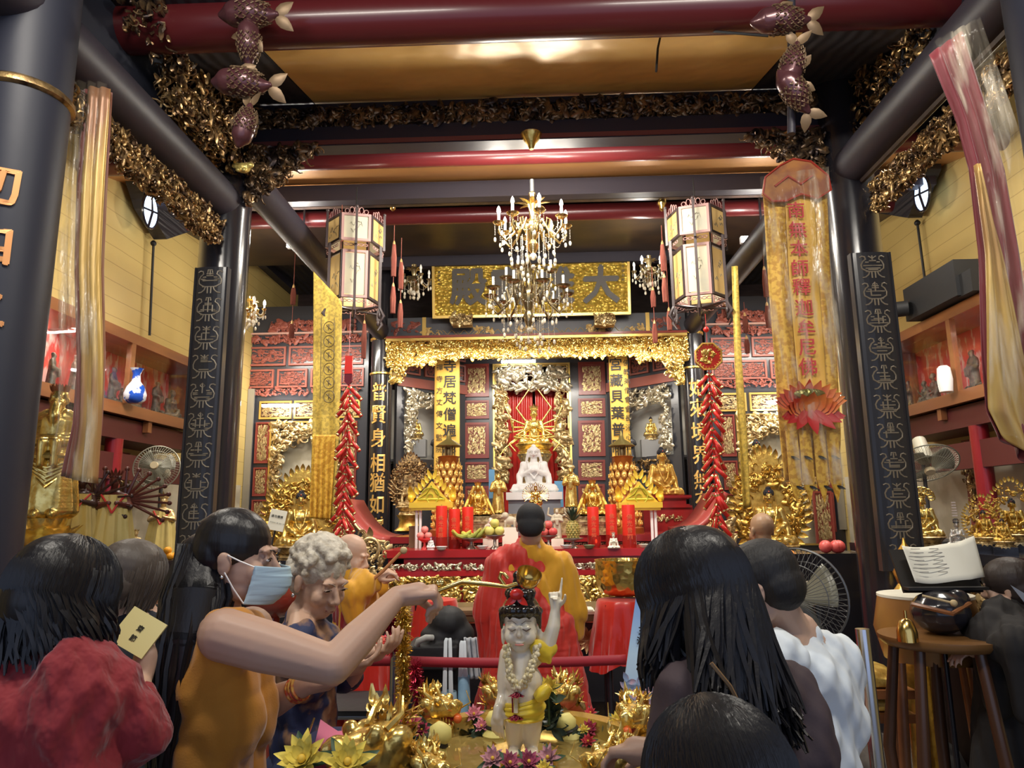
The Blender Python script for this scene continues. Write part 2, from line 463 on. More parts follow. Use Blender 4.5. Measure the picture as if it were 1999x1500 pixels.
for s, nm in ((-1, 'left'), (1, 'right')):
 zb = P(*( (300, 265) if s < 0 else (1720, 262)), 3.75).z if 0 else 3.62
 Xb = s * XM
 p0 = PX(175, 133, -XM) if s < 0 else PX(1817, 140, XM)
 p1 = PX(438, 403, -XM) if s < 0 else PX(1621, 385, XM)
 zb = (p0.z + p1.z) / 2
 roundbeam('side_beam', '%s dark round beam running diagonally from the near to the seal script column' % nm, (Xb, 0, zb), (Xb, YM, zb), .13, dk_beam)
 roundbeam('side_beam', '%s dark beam running back above the palace lantern' % nm, (Xb, YM, P(560, 370, 5.2).z - .1), (Xb, YB, P(560, 370, 5.2).z - .1), .12, dk_beam)
 o = boxbeam('%s dark rail along the top of the yellow wall' % nm, (s * 3.93, 5.5, 5.2), (.12, 11, .1), dk_beam)
 b = B(); b.box((s * 3.05, 4.5, 5.3), (1.95, 14, .05)); ST(ob('ceiling', b, mat('aisle ceiling boards', (.06, .055, .06), .5, 0, bump=.4, bs=3, bt='wave', bd=.02)))
# ================================================================ CARVINGS AND SCREENS
def carve(b, w, h, n, size, seed, y=0, th=.012, leaf=.6, shape=None):
 rs = random.Random(seed)
 for i in range(n):
  for _ in range(20):
   x, z = rs.uniform(-w / 2, w / 2), rs.uniform(-h / 2, h / 2)
   if shape is None or shape(x, z): break
  a = rs.uniform(0, 2 * PI); L = size * rs.uniform(.6, 1.3); cu = rs.choice((-1, 1)) * rs.uniform(3, 9) / L
  yy = y - rs.uniform(0, th)
  if rs.random() < leaf:
   r = L * rs.uniform(.16, .3)
   b.ell((x, yy, z), (r * 1.7, min(th * .7, size * .10), r * .8), Matrix.Rotation(a, 3, 'Y'), (6, 4))
  pts = []; px, pz = x, z; k = 6; ds = L / k
  for j in range(k):
   px = min(max(px, -w / 2), w / 2); pz = min(max(pz, -h / 2), h / 2)
   pts.append((px, yy - min(th * .4, size * .2) * math.sin(j), pz))
   px += math.cos(a) * ds; pz += math.sin(a) * ds; a += cu * ds * (.5 + j * .22)
  r0 = L * .085
  b.tube(pts, [r0 * (1 - .12 * j) for j in range(k)], 4)
_proto = {}
def relief(kind, mt):
 """carved panel relief, one unit square, shared by the panels of a kind"""
 key = (kind, mt.name)
 if key not in _proto:
  b = B(); carve(b, .92, .92, {'a': 260, 'b': 220, 'c': 90, 'w': 240}[kind], {'a': .17, 'b': .19, 'c': .26, 'w': .16}[kind], ord(kind) % 7 + len(_proto), 0, .35)
  _proto[key] = b.mesh('relief', mt, True)
 return _proto[key]
frame_red = mat('red panel frame', (.24, .042, .03), .35, coat=.15)
frame_gold = mat('gilt moulding', (.80, .55, .16), .3, .8)
inner_dk = mat('dark panel ground', (.06, .022, .018), .5)
silver_g = mat('silvery gilt carving', (.62, .55, .40), .33, .75, bump=.3, bs=60, bd=.004)
def rim(b, x0, x1, z0, z1, t, y0, y1):
 d = y0 - y1
 for (a, c, e, f) in ((x0, x1, z0, z0 + t), (x0, x1, z1 - t, z1), (x0, x0 + t, z0 + t, z1 - t), (x1 - t, x1, z0 + t, z1 - t)):
  b.box(((a + c) / 2, (y0 + y1) / 2, (e + f) / 2), (c - a, abs(d), f - e))
def pane(par, x0, x1, z0, z1, style, k='a', name='carved_panel'):
 """frame with sunk relief; local x,z, facing -y"""
 x0, x1 = min(x0, x1), max(x0, x1); z0, z1 = min(z0, z1), max(z0, z1)
 w, h = x1 - x0, z1 - z0; t = min(w, h) * .10
 fr, rl, gd = {'gold': (frame_red, gold_dk2, inner_dk), 'goldg': (frame_gold, gold_dk2, inner_dk), 'red': (pinkred, pinkred, greyblk), 'silver': (frame_gold, silver_g, inner_dk),
     'dark': (redpan, redpan, greyblk)}[style]
 b = B(); rim(b, x0, x1, z0, z1, t, -.035, 0);
 if style == 'gold': rim(b, x0 + t * 1.0, x1 - t * 1.0, z0 + t, z1 - t, t * .5, -.02, 0)
 o = ob(name, b, fr, par, smooth=False)
 m = t * (1.35 if style == 'gold' else 1.2)
 b = B(); b.box(((x0 + x1) / 2, -.006, (z0 + z1) / 2), (w - 2 * t, .012, h - 2 * t)); ob('ground', b, gd if style != 'gold' else frame_red, o, smooth=False)
 r = bpy.data.objects.new('relief', relief(k, rl)); COL.objects.link(r); r.parent = o
 r.location = ((x0 + x1) / 2, -.012, (z0 + z1) / 2); r.scale = (w - 2 * m, .045, h - 2 * m)
 return o
gold_dk2 = mat('panel gilding', (.78, .62, .32), .36, .7, bump=.3, bs=60, bd=.004, col2=(.38, .25, .11), cs=11)
YC = 10.5
def q(px, py, Y=YC): p = P(px, py, Y); return p.x, p.z
e = EM('altar_screen', 'central black lacquer altar screen with columns of red framed gold relief panels', 'screen', (0, YC, 0))
x0, _ = q(897, 900); x1, _ = q(1192, 900)
_, zt = q(1045, 640)
b = B(); hx0, hz1 = q(962, 712); hx1, hz0 = q(1120, 1010)
b.box(((x0 + hx0) / 2, .04, zt / 2 + .6), (hx0 - x0, .08, zt - 1.2)); b.box(((x1 + hx1) / 2, .04, zt / 2 + .6), (x1 - hx1, .08, zt - 1.2))
b.box(((hx1 + hx0) / 2, .04, (zt + hz1) / 2), (hx1 - hx0, .08, zt - hz1)); b.box((0, .04, .65), (x1 - x0, .08, 1.3))
ob('frame_board', b, greyblk, e, smooth=False)
for i, (a, c) in enumerate(((712, 775), (783, 818), (826, 895), (903, 942), (950, 1000))):
 for X0, X1, dy in ((906, 955, 0), (1128, 1182, -4)):
  l = q(X0, a + dy); r = q(X1, c + dy)
  pane(e, l[0], r[0], r[1], l[1], 'gold', 'ab'[i % 2])
for X0, X1 in ((908, 968), (973, 1036), (1043, 1108), (1114, 1178)):
 l = q(X0, 660); r = q(X1, 700); pane(e, l[0], r[0], r[1], l[1], 'silver', 'w', 'top_panel')
b = B(); rim(b, hx0, hx1, hz0, hz1, .03, -.05, 0); rim(b, hx0 + .04, hx1 - .04, hz0, hz1 - .04, .012, -.06, 0)
ob('gold_moulding', b, frame_gold, e, smooth=False)
cw = hx1 - hx0; ch = hz1 - hz0; mx = (hx0 + hx1) / 2
b = B(); carve(b, cw - .08, .36, 150, .2, 5, -.03, .05); o = ob('niche_carving', b, silver_g, e); o.location = (mx, 0, hz1 - .22)
for s in (-1, 1):
 b = B(); carve(b, .17, ch * .62, 120, .2, 6 + s, -.03, .05); o = ob('niche_carving', b, gold_dk2, e); o.location = (mx + s * (cw / 2 - .13), 0, hz1 - .35 - ch * .3)
niche = mat('niche lining', (.10, .02, .02), .7)
b = B(); b.box((mx, .85, (hz0 + hz1) / 2), (cw, .03, ch));
ob('niche_back', b, niche, e, smooth=False)
red_vel = mat('dark red velvet', (.30, .012, .018), .6, 0, sheen=.4, bump=.25, bs=18, bst=(1, 1, .1), bd=.01)
red_sat = mat('red satin', (.58, .022, .012), .32, 0, sheen=.3, coat=.15, bump=.35, bs=4, bd=.03)
def curtain(name, x0, x1, z0, z1, y, n, amp, mt, label, par=None, pinch=0, cat='curtain'):
 def fn(u, v):
  x = x0 + (x1 - x0) * u
  if pinch: x += pinch * math.sin(v * PI) * (1 - u if pinch > 0 else u)
  return (x, y + amp * math.sin(u * n * 2 * PI + math.sin(v * 4)) * (.4 + .6 * v), z1 + (z0 - z1) * v)
 b = B(); b.grid(fn, n * 8 + 1, 14)
 o = ob(name, b, mt, par); m = o.modifiers.new('t', 'SOLIDIFY'); m.thickness = .004
 if par is None: T(o, label, cat)
 return o
YCU = 10.75
l = q(978, 745, YCU); r = q(1112, 1010, YCU)
curtain('altar_curtain', l[0], (l[0] + r[0]) / 2 - .02, r[1], l[1], YCU, 7, .02, red_sat, 'red silk curtain filling the left half of the gilt niche')
curtain('altar_curtain', (l[0] + r[0]) / 2 + .02, r[0], r[1], l[1], YCU, 7, .02, red_sat, 'red silk curtain filling the right half of the gilt niche')
for s, X0, X1 in (('left', 992, 1040), ('right', 1050, 1098)):
 a = q(X0, 748, 10.66); c = q(X1, 770, 10.66)
 b = B()
 def fn(u, v):
  return (a[0] + (c[0] - a[0]) * u, .0 + .015 * math.sin(u * 20), a[1] - v * (.12 + .08 * math.sin(u * PI)))
 b.grid(fn, 24, 5); o = ob('swag', b, red_vel, loc=(0, 10.66, 0)); T(o, 'dark red swag at the top %s of the gilt niche' % s, 'curtain')
def angled(s):
 xa, xb = s * 1.93, s * (abs(q(1190, 900)[0]))
 A, C = V((xa, 9.62, 0)), V((xb, YC - .02, 0))
 nm = 'left' if s < 0 else 'right'
 w = (C - A).length
 if s < 0: org, dr = A, (C - A)
 else: org, dr = C, (A - C)
 rz = math.atan2(dr.y, dr.x)
 e = EM('angled_screen', '%s angled lacquer screen with pink relief squares and a mirrored silver niche' % nm, 'screen', tuple(org), rz)
 zf = lambda py: P(810, py, 10.0).z
 b = B()
 n0, n1 = w * .10, w * .80
 if s > 0: n0, n1 = w * .2, w * .9
 zb, za = zf(898), zf(768)
 b.box((n0 / 2, .03, 1.9), (n0, .06, 3.8)); b.box(((w + n1) / 2, .03, 1.9), (w - n1, .06, 3.8))
 b.box(((n0 + n1) / 2, .03, (3.8 + za) / 2), (n1 - n0, .06, 3.8 - za)); b.box(((n0 + n1) / 2, .03, zb / 2), (n1 - n0, .06, zb))
 ob('frame_board', b, greyblk, e, smooth=False)
 for (a, c, n, off) in ((668, 697, 2, .1), (704, 738, 3, 0)):
  cwid = w / n
  for i in range(n):
   if i == n - 1 and off: pass
   pane(e, i * cwid + .04, (i + 1) * cwid - .04, zf(c), zf(a), 'red', 'c', 'relief_square')
 b = B(); b.box((w / 2, -.01, (zf(744) + zf(762)) / 2), (w, .03, zf(744) - zf(762))); ob('fretted_rail', b, pinkred, e, smooth=False)
 b = B(); b.box(((n0 + n1) / 2, .35, (za + zb) / 2), (n1 - n0 + .2, .02, za - zb + .1))
 ob('niche_back', b, mat('pale lit niche wall', (.62, .61, .56), .5), e, smooth=False)
 b = B(); b.box(((n0 + n1) / 2, .2, zb - .01), (n1 - n0, .3, .03)); ob('niche_shelf', b, greyblk, e, smooth=False)
 b = B(); W2, H2 = n1 - n0, za - zb
 def shp(x, z): return (abs(x) > W2 * .32) or z > H2 * .26
 carve(b, W2, H2, 240, .14, 30 + s, -.02, .05, shape=shp); o = ob('silver_fretwork', b, silver_g, e); o.location = ((n0 + n1) / 2, 0, (za + zb) / 2)
 b = B(); carve(b, W2 * .9, .18, 60, .12, 40 + s, -.01, .03); o = ob('lower_carving', b, gold_dk, e); o.location = ((n0 + n1) / 2, 0, zf(918))
 return e
angled(-1); angled(1)
def outer(s):
 nm = 'left' if s < 0 else 'right'
 Y = 9.62
 X = lambda px: s * abs(P(px, 850, Y).x) if s < 0 else s * abs(P(px, 850, Y).x)
 Z = lambda py: P(590, py, Y).z
 e = EM('shrine_screen', '%s outer shrine screen with rows of pink relief panels above a gilt framed niche' % nm, 'screen', (0, Y, 0))
 xo, xi = X(455), X(716)
 nx0, nx1, nz1, nz0 = X(531), X(666), Z(826), Z(1075)
 b = B(); lo, hi = min(xo, xi), max(xo, xi)
 a0, a1 = min(nx0, nx1), max(nx0, nx1)
 zt = Z(598)
 b.box(((lo + a0) / 2, .04, zt / 2), (a0 - lo, .08, zt)); b.box(((hi + a1) / 2, .04, zt / 2), (hi - a1, .08, zt))
 b.box(((a0 + a1) / 2, .04, (zt + nz1) / 2), (a1 - a0, .08, zt - nz1)); b.box(((a0 + a1) / 2, .04, nz0 / 2), (a1 - a0, .08, nz0))
 ob('frame_board', b, greyblk, e, smooth=False)
 for row, (a, c, lst) in enumerate(((677, 714, ((478, 552), (558, 628), (634, 706))), (721, 757, ((476, 530), (537, 596), (603, 655), (661, 708))))):
  for X0, X1 in lst: pane(e, X(X0), X(X1), Z(c), Z(a), 'red', 'ca'[row], 'relief_panel')
 def carved(name, X0, X1, a, c, mt, n, size, seed):
  xa, xb = sorted((X(X0), X(X1))); za, zb_ = Z(a), Z(c)
  b = B(); carve(b, xb - xa, za - zb_, n, size, seed, -.02, .03); o = ob(name, b, mt, e); o.location = ((xa + xb) / 2, 0, (za + zb_) / 2)
 carved('red_frieze', 520, 690, 628, 648, pinkred, 120, .14, 3)
 carved('pierced_rail', 480, 706, 657, 671, pinkred, 120, .12, 4)
 carved('red_rail', 478, 706, 759, 771, pinkred, 90, .1, 9)
 b = B(); b.box(((xo + xi) / 2, -.03, Z(652)), (abs(xo - xi), .06, .025)); ob('white_moulding', b, mat('pale pink moulding', (.55, .32, .26), .35), e, smooth=False)
 for X0, X1 in ((505, 568), (573, 640), (646, 702)): pane(e, X(X0), X(X1), Z(818), Z(783), 'goldg', 'w', 'top_panel')
 for a, c in ((824, 904), (912, 968), (975, 1050)):
  pane(e, X(500), X(527), Z(c), Z(a), 'gold', 'b', 'side_panel'); pane(e, X(671), X(698), Z(c), Z(a), 'gold', 'b', 'side_panel')
 b = B(); rim(b, a0 - .02, a1 + .02, nz0, nz1 + .02, .025, -.04, 0); ob('gold_moulding', b, frame_gold, e, smooth=False)
 W2, H2 = a1 - a0, nz1 - nz0
 def shp(x, z):
  d = math.hypot(x / (W2 * .36), (z - H2 * .12) / (H2 * .25)) if z > H2 * .12 else abs(x) / (W2 * .36)
  return d > 1 and z > -H2 * .3
 b = B(); carve(b, W2 - .03, H2, 420, .15, 50 + s, -.02, .05, shape=shp); o = ob('arch_carving', b, gold_dk2, e); o.location = ((a0 + a1) / 2, 0, (nz0 + nz1) / 2)
 marble = mat('pale veined marble', (.60, .56, .44), .3, 0, col2=(.42, .38, .28), cs=3, ramp=(.45, .6), coat=.2)
 b = B(); b.box(((a0 + a1) / 2, .12, (nz0 + nz1) / 2), (W2 + .05, .02, H2)); ob('marble_slab', b, marble, e, smooth=False)
 b = B(); b.box((X(490), -.06, Z(900)), (.09, .03, 2.0)); ob('edge_post', b, mat('tarnished post', (.35, .33, .28), .35, .4), e, smooth=False)
outer(-1); outer(1)
def bracket_profile(b, pts, th): b.poly(pts, th)
za, zb_ = P(1045, 662, 9.2).z, P(1045, 695, 9.2).z
e = EM('canopy_frieze', 'bright gold pierced frieze spanning between the altar columns', 'frieze', (0, 9.25, 0))
for i in range(6):
 wseg = 4.0 / 6; hh = (za - zb_) + (.10 if i in (0, 5) else .02)
 b = B(); carve(b, wseg, hh, 260, .10, 70 + i, -.01, .05); carve(b, wseg, hh * .6, 60, .16, 80 + i, .01, .04)
 o = ob('pierced_carving', b, gold_br, e); o.location = (-2.0 + wseg * (i + .5), 0, za - hh / 2)
b = B(); b.box((0, -.03, za + .02), (4.0, .1, .035)); ob('gold_rail', b, frame_gold, e, smooth=False)
b = B(); b.box((0, -.03, za + .055), (4.0, .12, .03)); ob('red_rail', b, frame_red, e, smooth=False)
for s in (-1, 1):
 c = P(790 if s < 0 else 1303, 700, 9.25)
 pts = [(0, .22), (s * -.30, .22), (s * -.32, .0), (s * -.24, -.12), (s * -.12, -.26), (0, -.36)]
 pts = [(x * .9, z) for x, z in pts]
 b = B(); b.poly(pts, .03); o = ob('corner_bracket', b, mat('bronze ground', (.25, .17, .06), .4, .5), e, smooth=False); o.location = (s * 1.93, 0, c.z)
 b = B()
 def shp(x, z): return (-x * s) < .28 + min(z, 0) * .75
 carve(b, .5, .54, 90, .12, 90 + s, -.03, .03, shape=lambda x, z: (-s * x) > 0 and (-s * x) < .27 + min(z, 0) * .6)
 k = ob('leaf_relief', b, gold_br, o); k.location = (0, 0, -.07)
 b = B(); b.tube([(x, -.02, z) for x, z in pts], .012, 5, closed=True); ob('gilt_edge', b, gold_br, o)
lin = mat('painted blue grey lintel', (.085, .088, .10), .35, 0, coat=.15)
e = EM('altar_lintel', 'blue grey painted lintel with fine gold scrolls below the gold plaque', 'lintel', (0, 9.3, 0)); e['kind'] = 'thing'
z0, z1 = P(1045, 655, 9.3).z, P(1045, 618, 9.3).z
b = B(); b.box((0, 0, (z0 + z1) / 2), (4.0, .12, z1 - z0)); ob('painted_board', b, lin, e, smooth=False)
rs = random.Random(4); b = B(); x = -1.45
while x < 1.45:
 pts = [(x + .2 * t / 8, -.065, z0 + .05 + .03 * math.sin(t * 1.3 + x * 9)) for t in range(9)]; b.tube(pts, .004, 4); x += .2
for cx in (-1.4, 1.4, -.1, .8, -.7):
 bb = B(); carve(bb, .25, .1, 14, .1, int(cx * 10) + 50, 0, .004); b.merge(bb, Matrix.Translation((cx, -.065, z0 + .07)))
ob('gold_scrolls', b, mat('dull gold paint', (.62, .42, .16), .45, .2), e)
for s in (-1, 1):
 b = B(); carve(b, .38, .14, 26, .1, 66 + s, 0, .006); o = ob('red_flowers', b, pinkred, e); o.location = (s * 1.75, -.065, (z0 + z1) / 2)
 b = B(); b.box((s * 1.5, -.065, (z0 + z1) / 2), (.05, .02, z1 - z0)); ob('divider', b, frame_gold, e, smooth=False)
YP = 9.0
a, c = P(845, 506, YP), P(1232, 613, YP)
cx, cz, w, h = (a.x + c.x) / 2, (a.z + c.z) / 2, c.x - a.x, a.z - c.z
e = EM('temple_plaque', 'large gold hammered name plaque with dark brushed characters above the altar', 'plaque', (cx, YP, cz)); e.rotation_euler = (math.radians(8), 0, 0)
plaq = mat('hammered gold ground', (.80, .56, .10), .32, .6, bump=1.0, bs=22, bt='voronoi', bd=.03, col2=(.60, .40, .06), cs=20)
b = B(); b.box((0, 0, 0), (w - .04, .05, h - .04)); ob('gold_ground', b, plaq, e, smooth=False)
b = B(); rim(b, -w / 2, w / 2, -h / 2, h / 2, .035, -.05, .03); ob('gilt_frame', b, frame_gold, e, smooth=False)
charm = mat('dark umber characters', (.075, .065, .055), .5)
for ch, px in zip('殿寶雄大', (915, 993, 1085, 1173)):
 me = text_mesh(ch, .50, .02, charm, True, 1, .016); o = ob('character', me, par=e); o.location = (P(px, 560, YP).x - cx, -.03, -.0); o.rotation_euler = (0, random.uniform(-.04, .04), 0); o.scale = (1.0, 1, 1.05)
me = text_mesh('道光庚寅年', .04, .004, charm, True, 1.5); o = ob('inscription', me, par=e); o.location = (w / 2 - .09, -.03, h / 2 - .12)
me = text_mesh('弟子敬立', .035, .004, charm, True, 1.5); o = ob('inscription', me, par=e); o.location = (-w / 2 + .09, -.03, h / 2 - .2)
for s, px in ((-1, 902), (1, 1180)):
 p = P(px, 626, YP - .02); rs = random.Random(5)
 b = B(); b.box((0, .05, 0), (.26, .16, .13)); carve(b, .27, .16, 60, .09, 33 + s, -.04, .05)
 o = ob('plaque_support', b, gold_dk2, loc=tuple(p)); T(o, 'carved gilded block under the %s end of the name plaque' % ('left' if s < 0 else 'right'), 'bracket')
def frieze(name, label, A, C, h, n, size, seed, mt, segs, drop=None, cat='frieze', back=True):
 A, C = V(A), V(C); w = (C - A).length; rz = math.atan2(C.y - A.y, C.x - A.x)
 e = EM(name, label, cat, tuple((A + C) / 2), rz)
 sw = w / segs
 for i in range(segs):
  b = B(); hh = h if drop is None else h * drop(abs((i + .5) / segs * 2 - 1))
  carve(b, sw, hh, n, size, seed + i, -.02, .07);
  o = ob('carved_section', b, mt, e); o.location = (-w / 2 + sw * (i + .5), 0, (h - hh) / 2)
 if back:
  b = B(); b.box((0, .02, 0), (w, .02, h * .96)); ob('back_board', b, lacq2, e, smooth=False)
  b = B(); b.box((0, 0, h / 2 + .02), (w, .1, .04)); b.box((0, 0, -h / 2 - .03), (w, .12, .06)); ob('rails', b, dk_beam, e, smooth=False)
 return e
YF = 4.55
zf0, zf1 = P(1040, 244, YF).z, P(1040, 208, YF).z
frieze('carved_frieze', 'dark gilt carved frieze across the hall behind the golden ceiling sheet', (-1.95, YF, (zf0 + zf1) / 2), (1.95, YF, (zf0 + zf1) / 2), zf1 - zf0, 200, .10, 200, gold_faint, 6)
zz0 = P(1040, 274, YF).z
b = B(); b.box((0, YF, P(1040, 271, YF).z), (3.9, .13, .085)); o = ob('tie_beam', b, dk_beam, smooth=False); T(o, 'dark red edged tie beam under the carved frieze, holding the gold ceiling rose', 'beam'); o['kind'] = 'thing'
b = B(); b.box((0, YF - .07, P(1040, 276, YF).z), (3.9, .012, .03)); ob('beam_edge', b, mat('dull rose edge', (.20, .06, .05), .4), o, smooth=False)
for s in (-1, 1):
 nm = 'left' if s < 0 else 'right'
 b = B(); carve(b, .62, .42, 300, .11, 300 + s, -.03, .1, shape=lambda x, z: z > -.2 + abs(x + s * -.31) * .85)
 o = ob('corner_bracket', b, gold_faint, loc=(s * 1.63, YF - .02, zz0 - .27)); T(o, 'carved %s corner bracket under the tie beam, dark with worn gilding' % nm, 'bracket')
 X = s * (XM + .02)
 zb = {-1: (PX(175, 133, -XM).z + PX(438, 403, -XM).z) / 2, 1: (PX(1817, 140, XM).z + PX(1621, 385, XM).z) / 2}[s]
 A, C = ((X, 2.75, zb - .27), (X, 4.32, zb - .27)) if s > 0 else ((X, 4.32, zb - .27), (X, 2.75, zb - .27))
 if s < 0: A, C = C, A
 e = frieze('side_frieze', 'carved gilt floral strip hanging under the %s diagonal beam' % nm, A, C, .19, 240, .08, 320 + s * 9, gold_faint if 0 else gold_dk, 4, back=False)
 b = B(); b.tube([(-.8, 0, .14), (.8, 0, .14)], .02, 6); ob('top_rail', b, lacq2, e)
 for i, (yy, zc, hh) in enumerate(((3.75, zb + .30, .35), (4.18, zb + .42, .5), (3.35, zb + .62, .5), (4.3, zb + .95, .4))):
  b = B(); carve(b, .5, hh, 300, .10, 340 + i + s, 0, .2)
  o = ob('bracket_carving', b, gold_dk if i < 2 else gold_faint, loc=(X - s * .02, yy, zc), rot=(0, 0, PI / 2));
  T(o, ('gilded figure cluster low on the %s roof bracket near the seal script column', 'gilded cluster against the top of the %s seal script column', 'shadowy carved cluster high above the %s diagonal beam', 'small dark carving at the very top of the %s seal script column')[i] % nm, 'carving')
 b = B(); b.box((s * (XM + .1), 3.1, zb + .75), (.04, 3.2, 1.2)); o = ob('clerestory_board', b, mat('smoky blue black boards', (.03, .034, .05), .45, bump=.2, bs=4, bd=.01), smooth=False); T(o, 'dark boarding above the %s diagonal beam behind the carved clusters' % nm, 'board')
# ================================================================ PEOPLE
def basis(f, up=(0, 0, 1)):
 f = V(f).normalized(); r = f.cross(V(up)).normalized(); u = r.cross(f)
 return Matrix((r, f, u)).transposed()          # local x=right, y=forward, z=up
def head(b, c, R, s=1.0, jaw=1.0):
 c = V(c)
 def L(x, y, z): return c + R @ (V((x, y, z)) * s)
 def E_(x, y, z, r, sg=(14, 10)): b.ell(L(x, y, z), tuple(k * s for k in r), R, sg)
 E_(0, -.015, .032, (.074, .092, .083)); E_(0, .018, -.025, (.062, .072, .082)); E_(0, .038, -.078 * jaw, (.040, .042, .034))
 for q in (-1, 1):
  E_(q * .034, .060, -.028, (.028, .026, .03)); E_(q * .026, .078, .028, (.026, .012, .009))
  E_(q * .075, -.006, -.012, (.008, .018, .030)); E_(q * .079, -.012, .0, (.006, .014, .018)); E_(q * .034, .02, -.07, (.022, .04, .03))
  E_(q * .031, .082, .006, (.015, .007, .008))
  E_(q * .012, .099, -.030, (.008, .010, .008))
 b.caps(L(0, .084, .012), L(0, .108, -.024), .008 * s, .012 * s)
 E_(0, .092, -.054, (.022, .010, .006)); E_(0, .090, -.064, (.018, .011, .007))
def eyes(par, c, R, s=1.0, iris=None, closed=False, brow=None):
 c = V(c)
 wm = mat('eye white', (.75, .72, .68), .25); im = iris or mat('dark iris', (.02, .012, .01), .15)
 for q in (-1, 1):
  o = c + R @ (V((q * .031, .0845, .006)) * s)
  b = B(); b.ell(o, (.011 * s, .007 * s, (.0030 if closed else .0042) * s), R, (12, 8)); e = ob('eye', b, im if closed else wm, par)
  if not closed:
   b = B(); b.ell(o + R @ (V((0, .0045, 0)) * s), (.0058 * s, .0042 * s, .0042 * s), R, (10, 6)); ob('iris', b, im, e)
  b = B(); b.tube([o + R @ (V((x, .004 - abs(x) * .1 + .003, .006 - x * x * 18)) * s) for x in (-.013, -.006, 0, .006, .013)], .0016 * s, 4); ob('eyelid', b, brow or mat('dark lash', (.03, .02, .015), .5), e)
  b = B(); b.tube([c + R @ (V((q * x, y, z)) * s) for x, y, z in ((.012, .096, .024), (.025, .093, .031), (.040, .080, .030), (.050, .066, .023))], [.0028 * s, .0036 * s, .003 * s, .001 * s], 5, flat=.5)
  ob('eyebrow', b, brow or mat('dark lash', (.03, .02, .015), .5), par)
def hand(b, w, d, n, side, curl=.35, s=1.0, spread=.12, thumb=.5, point=False, L=None):
 """w wrist, d hand direction, n palm side normal (fingers bend towards it), side: thumb side vector"""
 w, d, n = V(w), V(d).normalized(), V(n)
 n = (n - d * n.dot(d)).normalized(); x = d.cross(n) * (1 if side > 0 else -1)
 b.caps(w, w + d * .045 * s, .027 * s, .029 * s)
 for k in (-1, -.33, .33, 1):
  b.caps(w + d * .02 * s + x * k * .016 * s, w + d * .082 * s + x * k * .029 * s, .014 * s, .0125 * s, (8, 6))
 for i, k in enumerate((1, .33, -.33, -1)):      # index .. little
  ln = (.94, 1.05, .98, .78)[i]; c = curl + .07 * i
  if point and i == 0: c = .03
  elif point: c = 1.35
  p = w + d * .083 * s + x * k * .028 * s; dd = (d + x * k * spread).normalized()
  rr = (.0098, .0098, .0094, .0082)[i]
  for j, sg in enumerate((.042, .027, .021)):
   Q = Matrix.Rotation(c * (1, 1.1, .7)[j], 3, dd.cross(n))
   dd = (Q @ dd).normalized()
   p2 = p + dd * sg * ln * s; b.caps(p, p2, rr * s * (1 - .08 * j), rr * s * (.92 - .08 * j), (8, 6)); p = p2
 p = w + d * .022 * s + x * .024 * s; dd = (d * .75 + x * .75 + n * thumb).normalized()
 for j, sg in enumerate((.040, .031, .025)):
  p2 = p + dd * sg * s; b.caps(p, p2, (.0145, .0118, .0105)[j] * s, (.0118, .0105, .0092)[j] * s, (8, 6)); p = p2
  dd = (dd + d * .35 + n * .25 * thumb - x * .25).normalized()
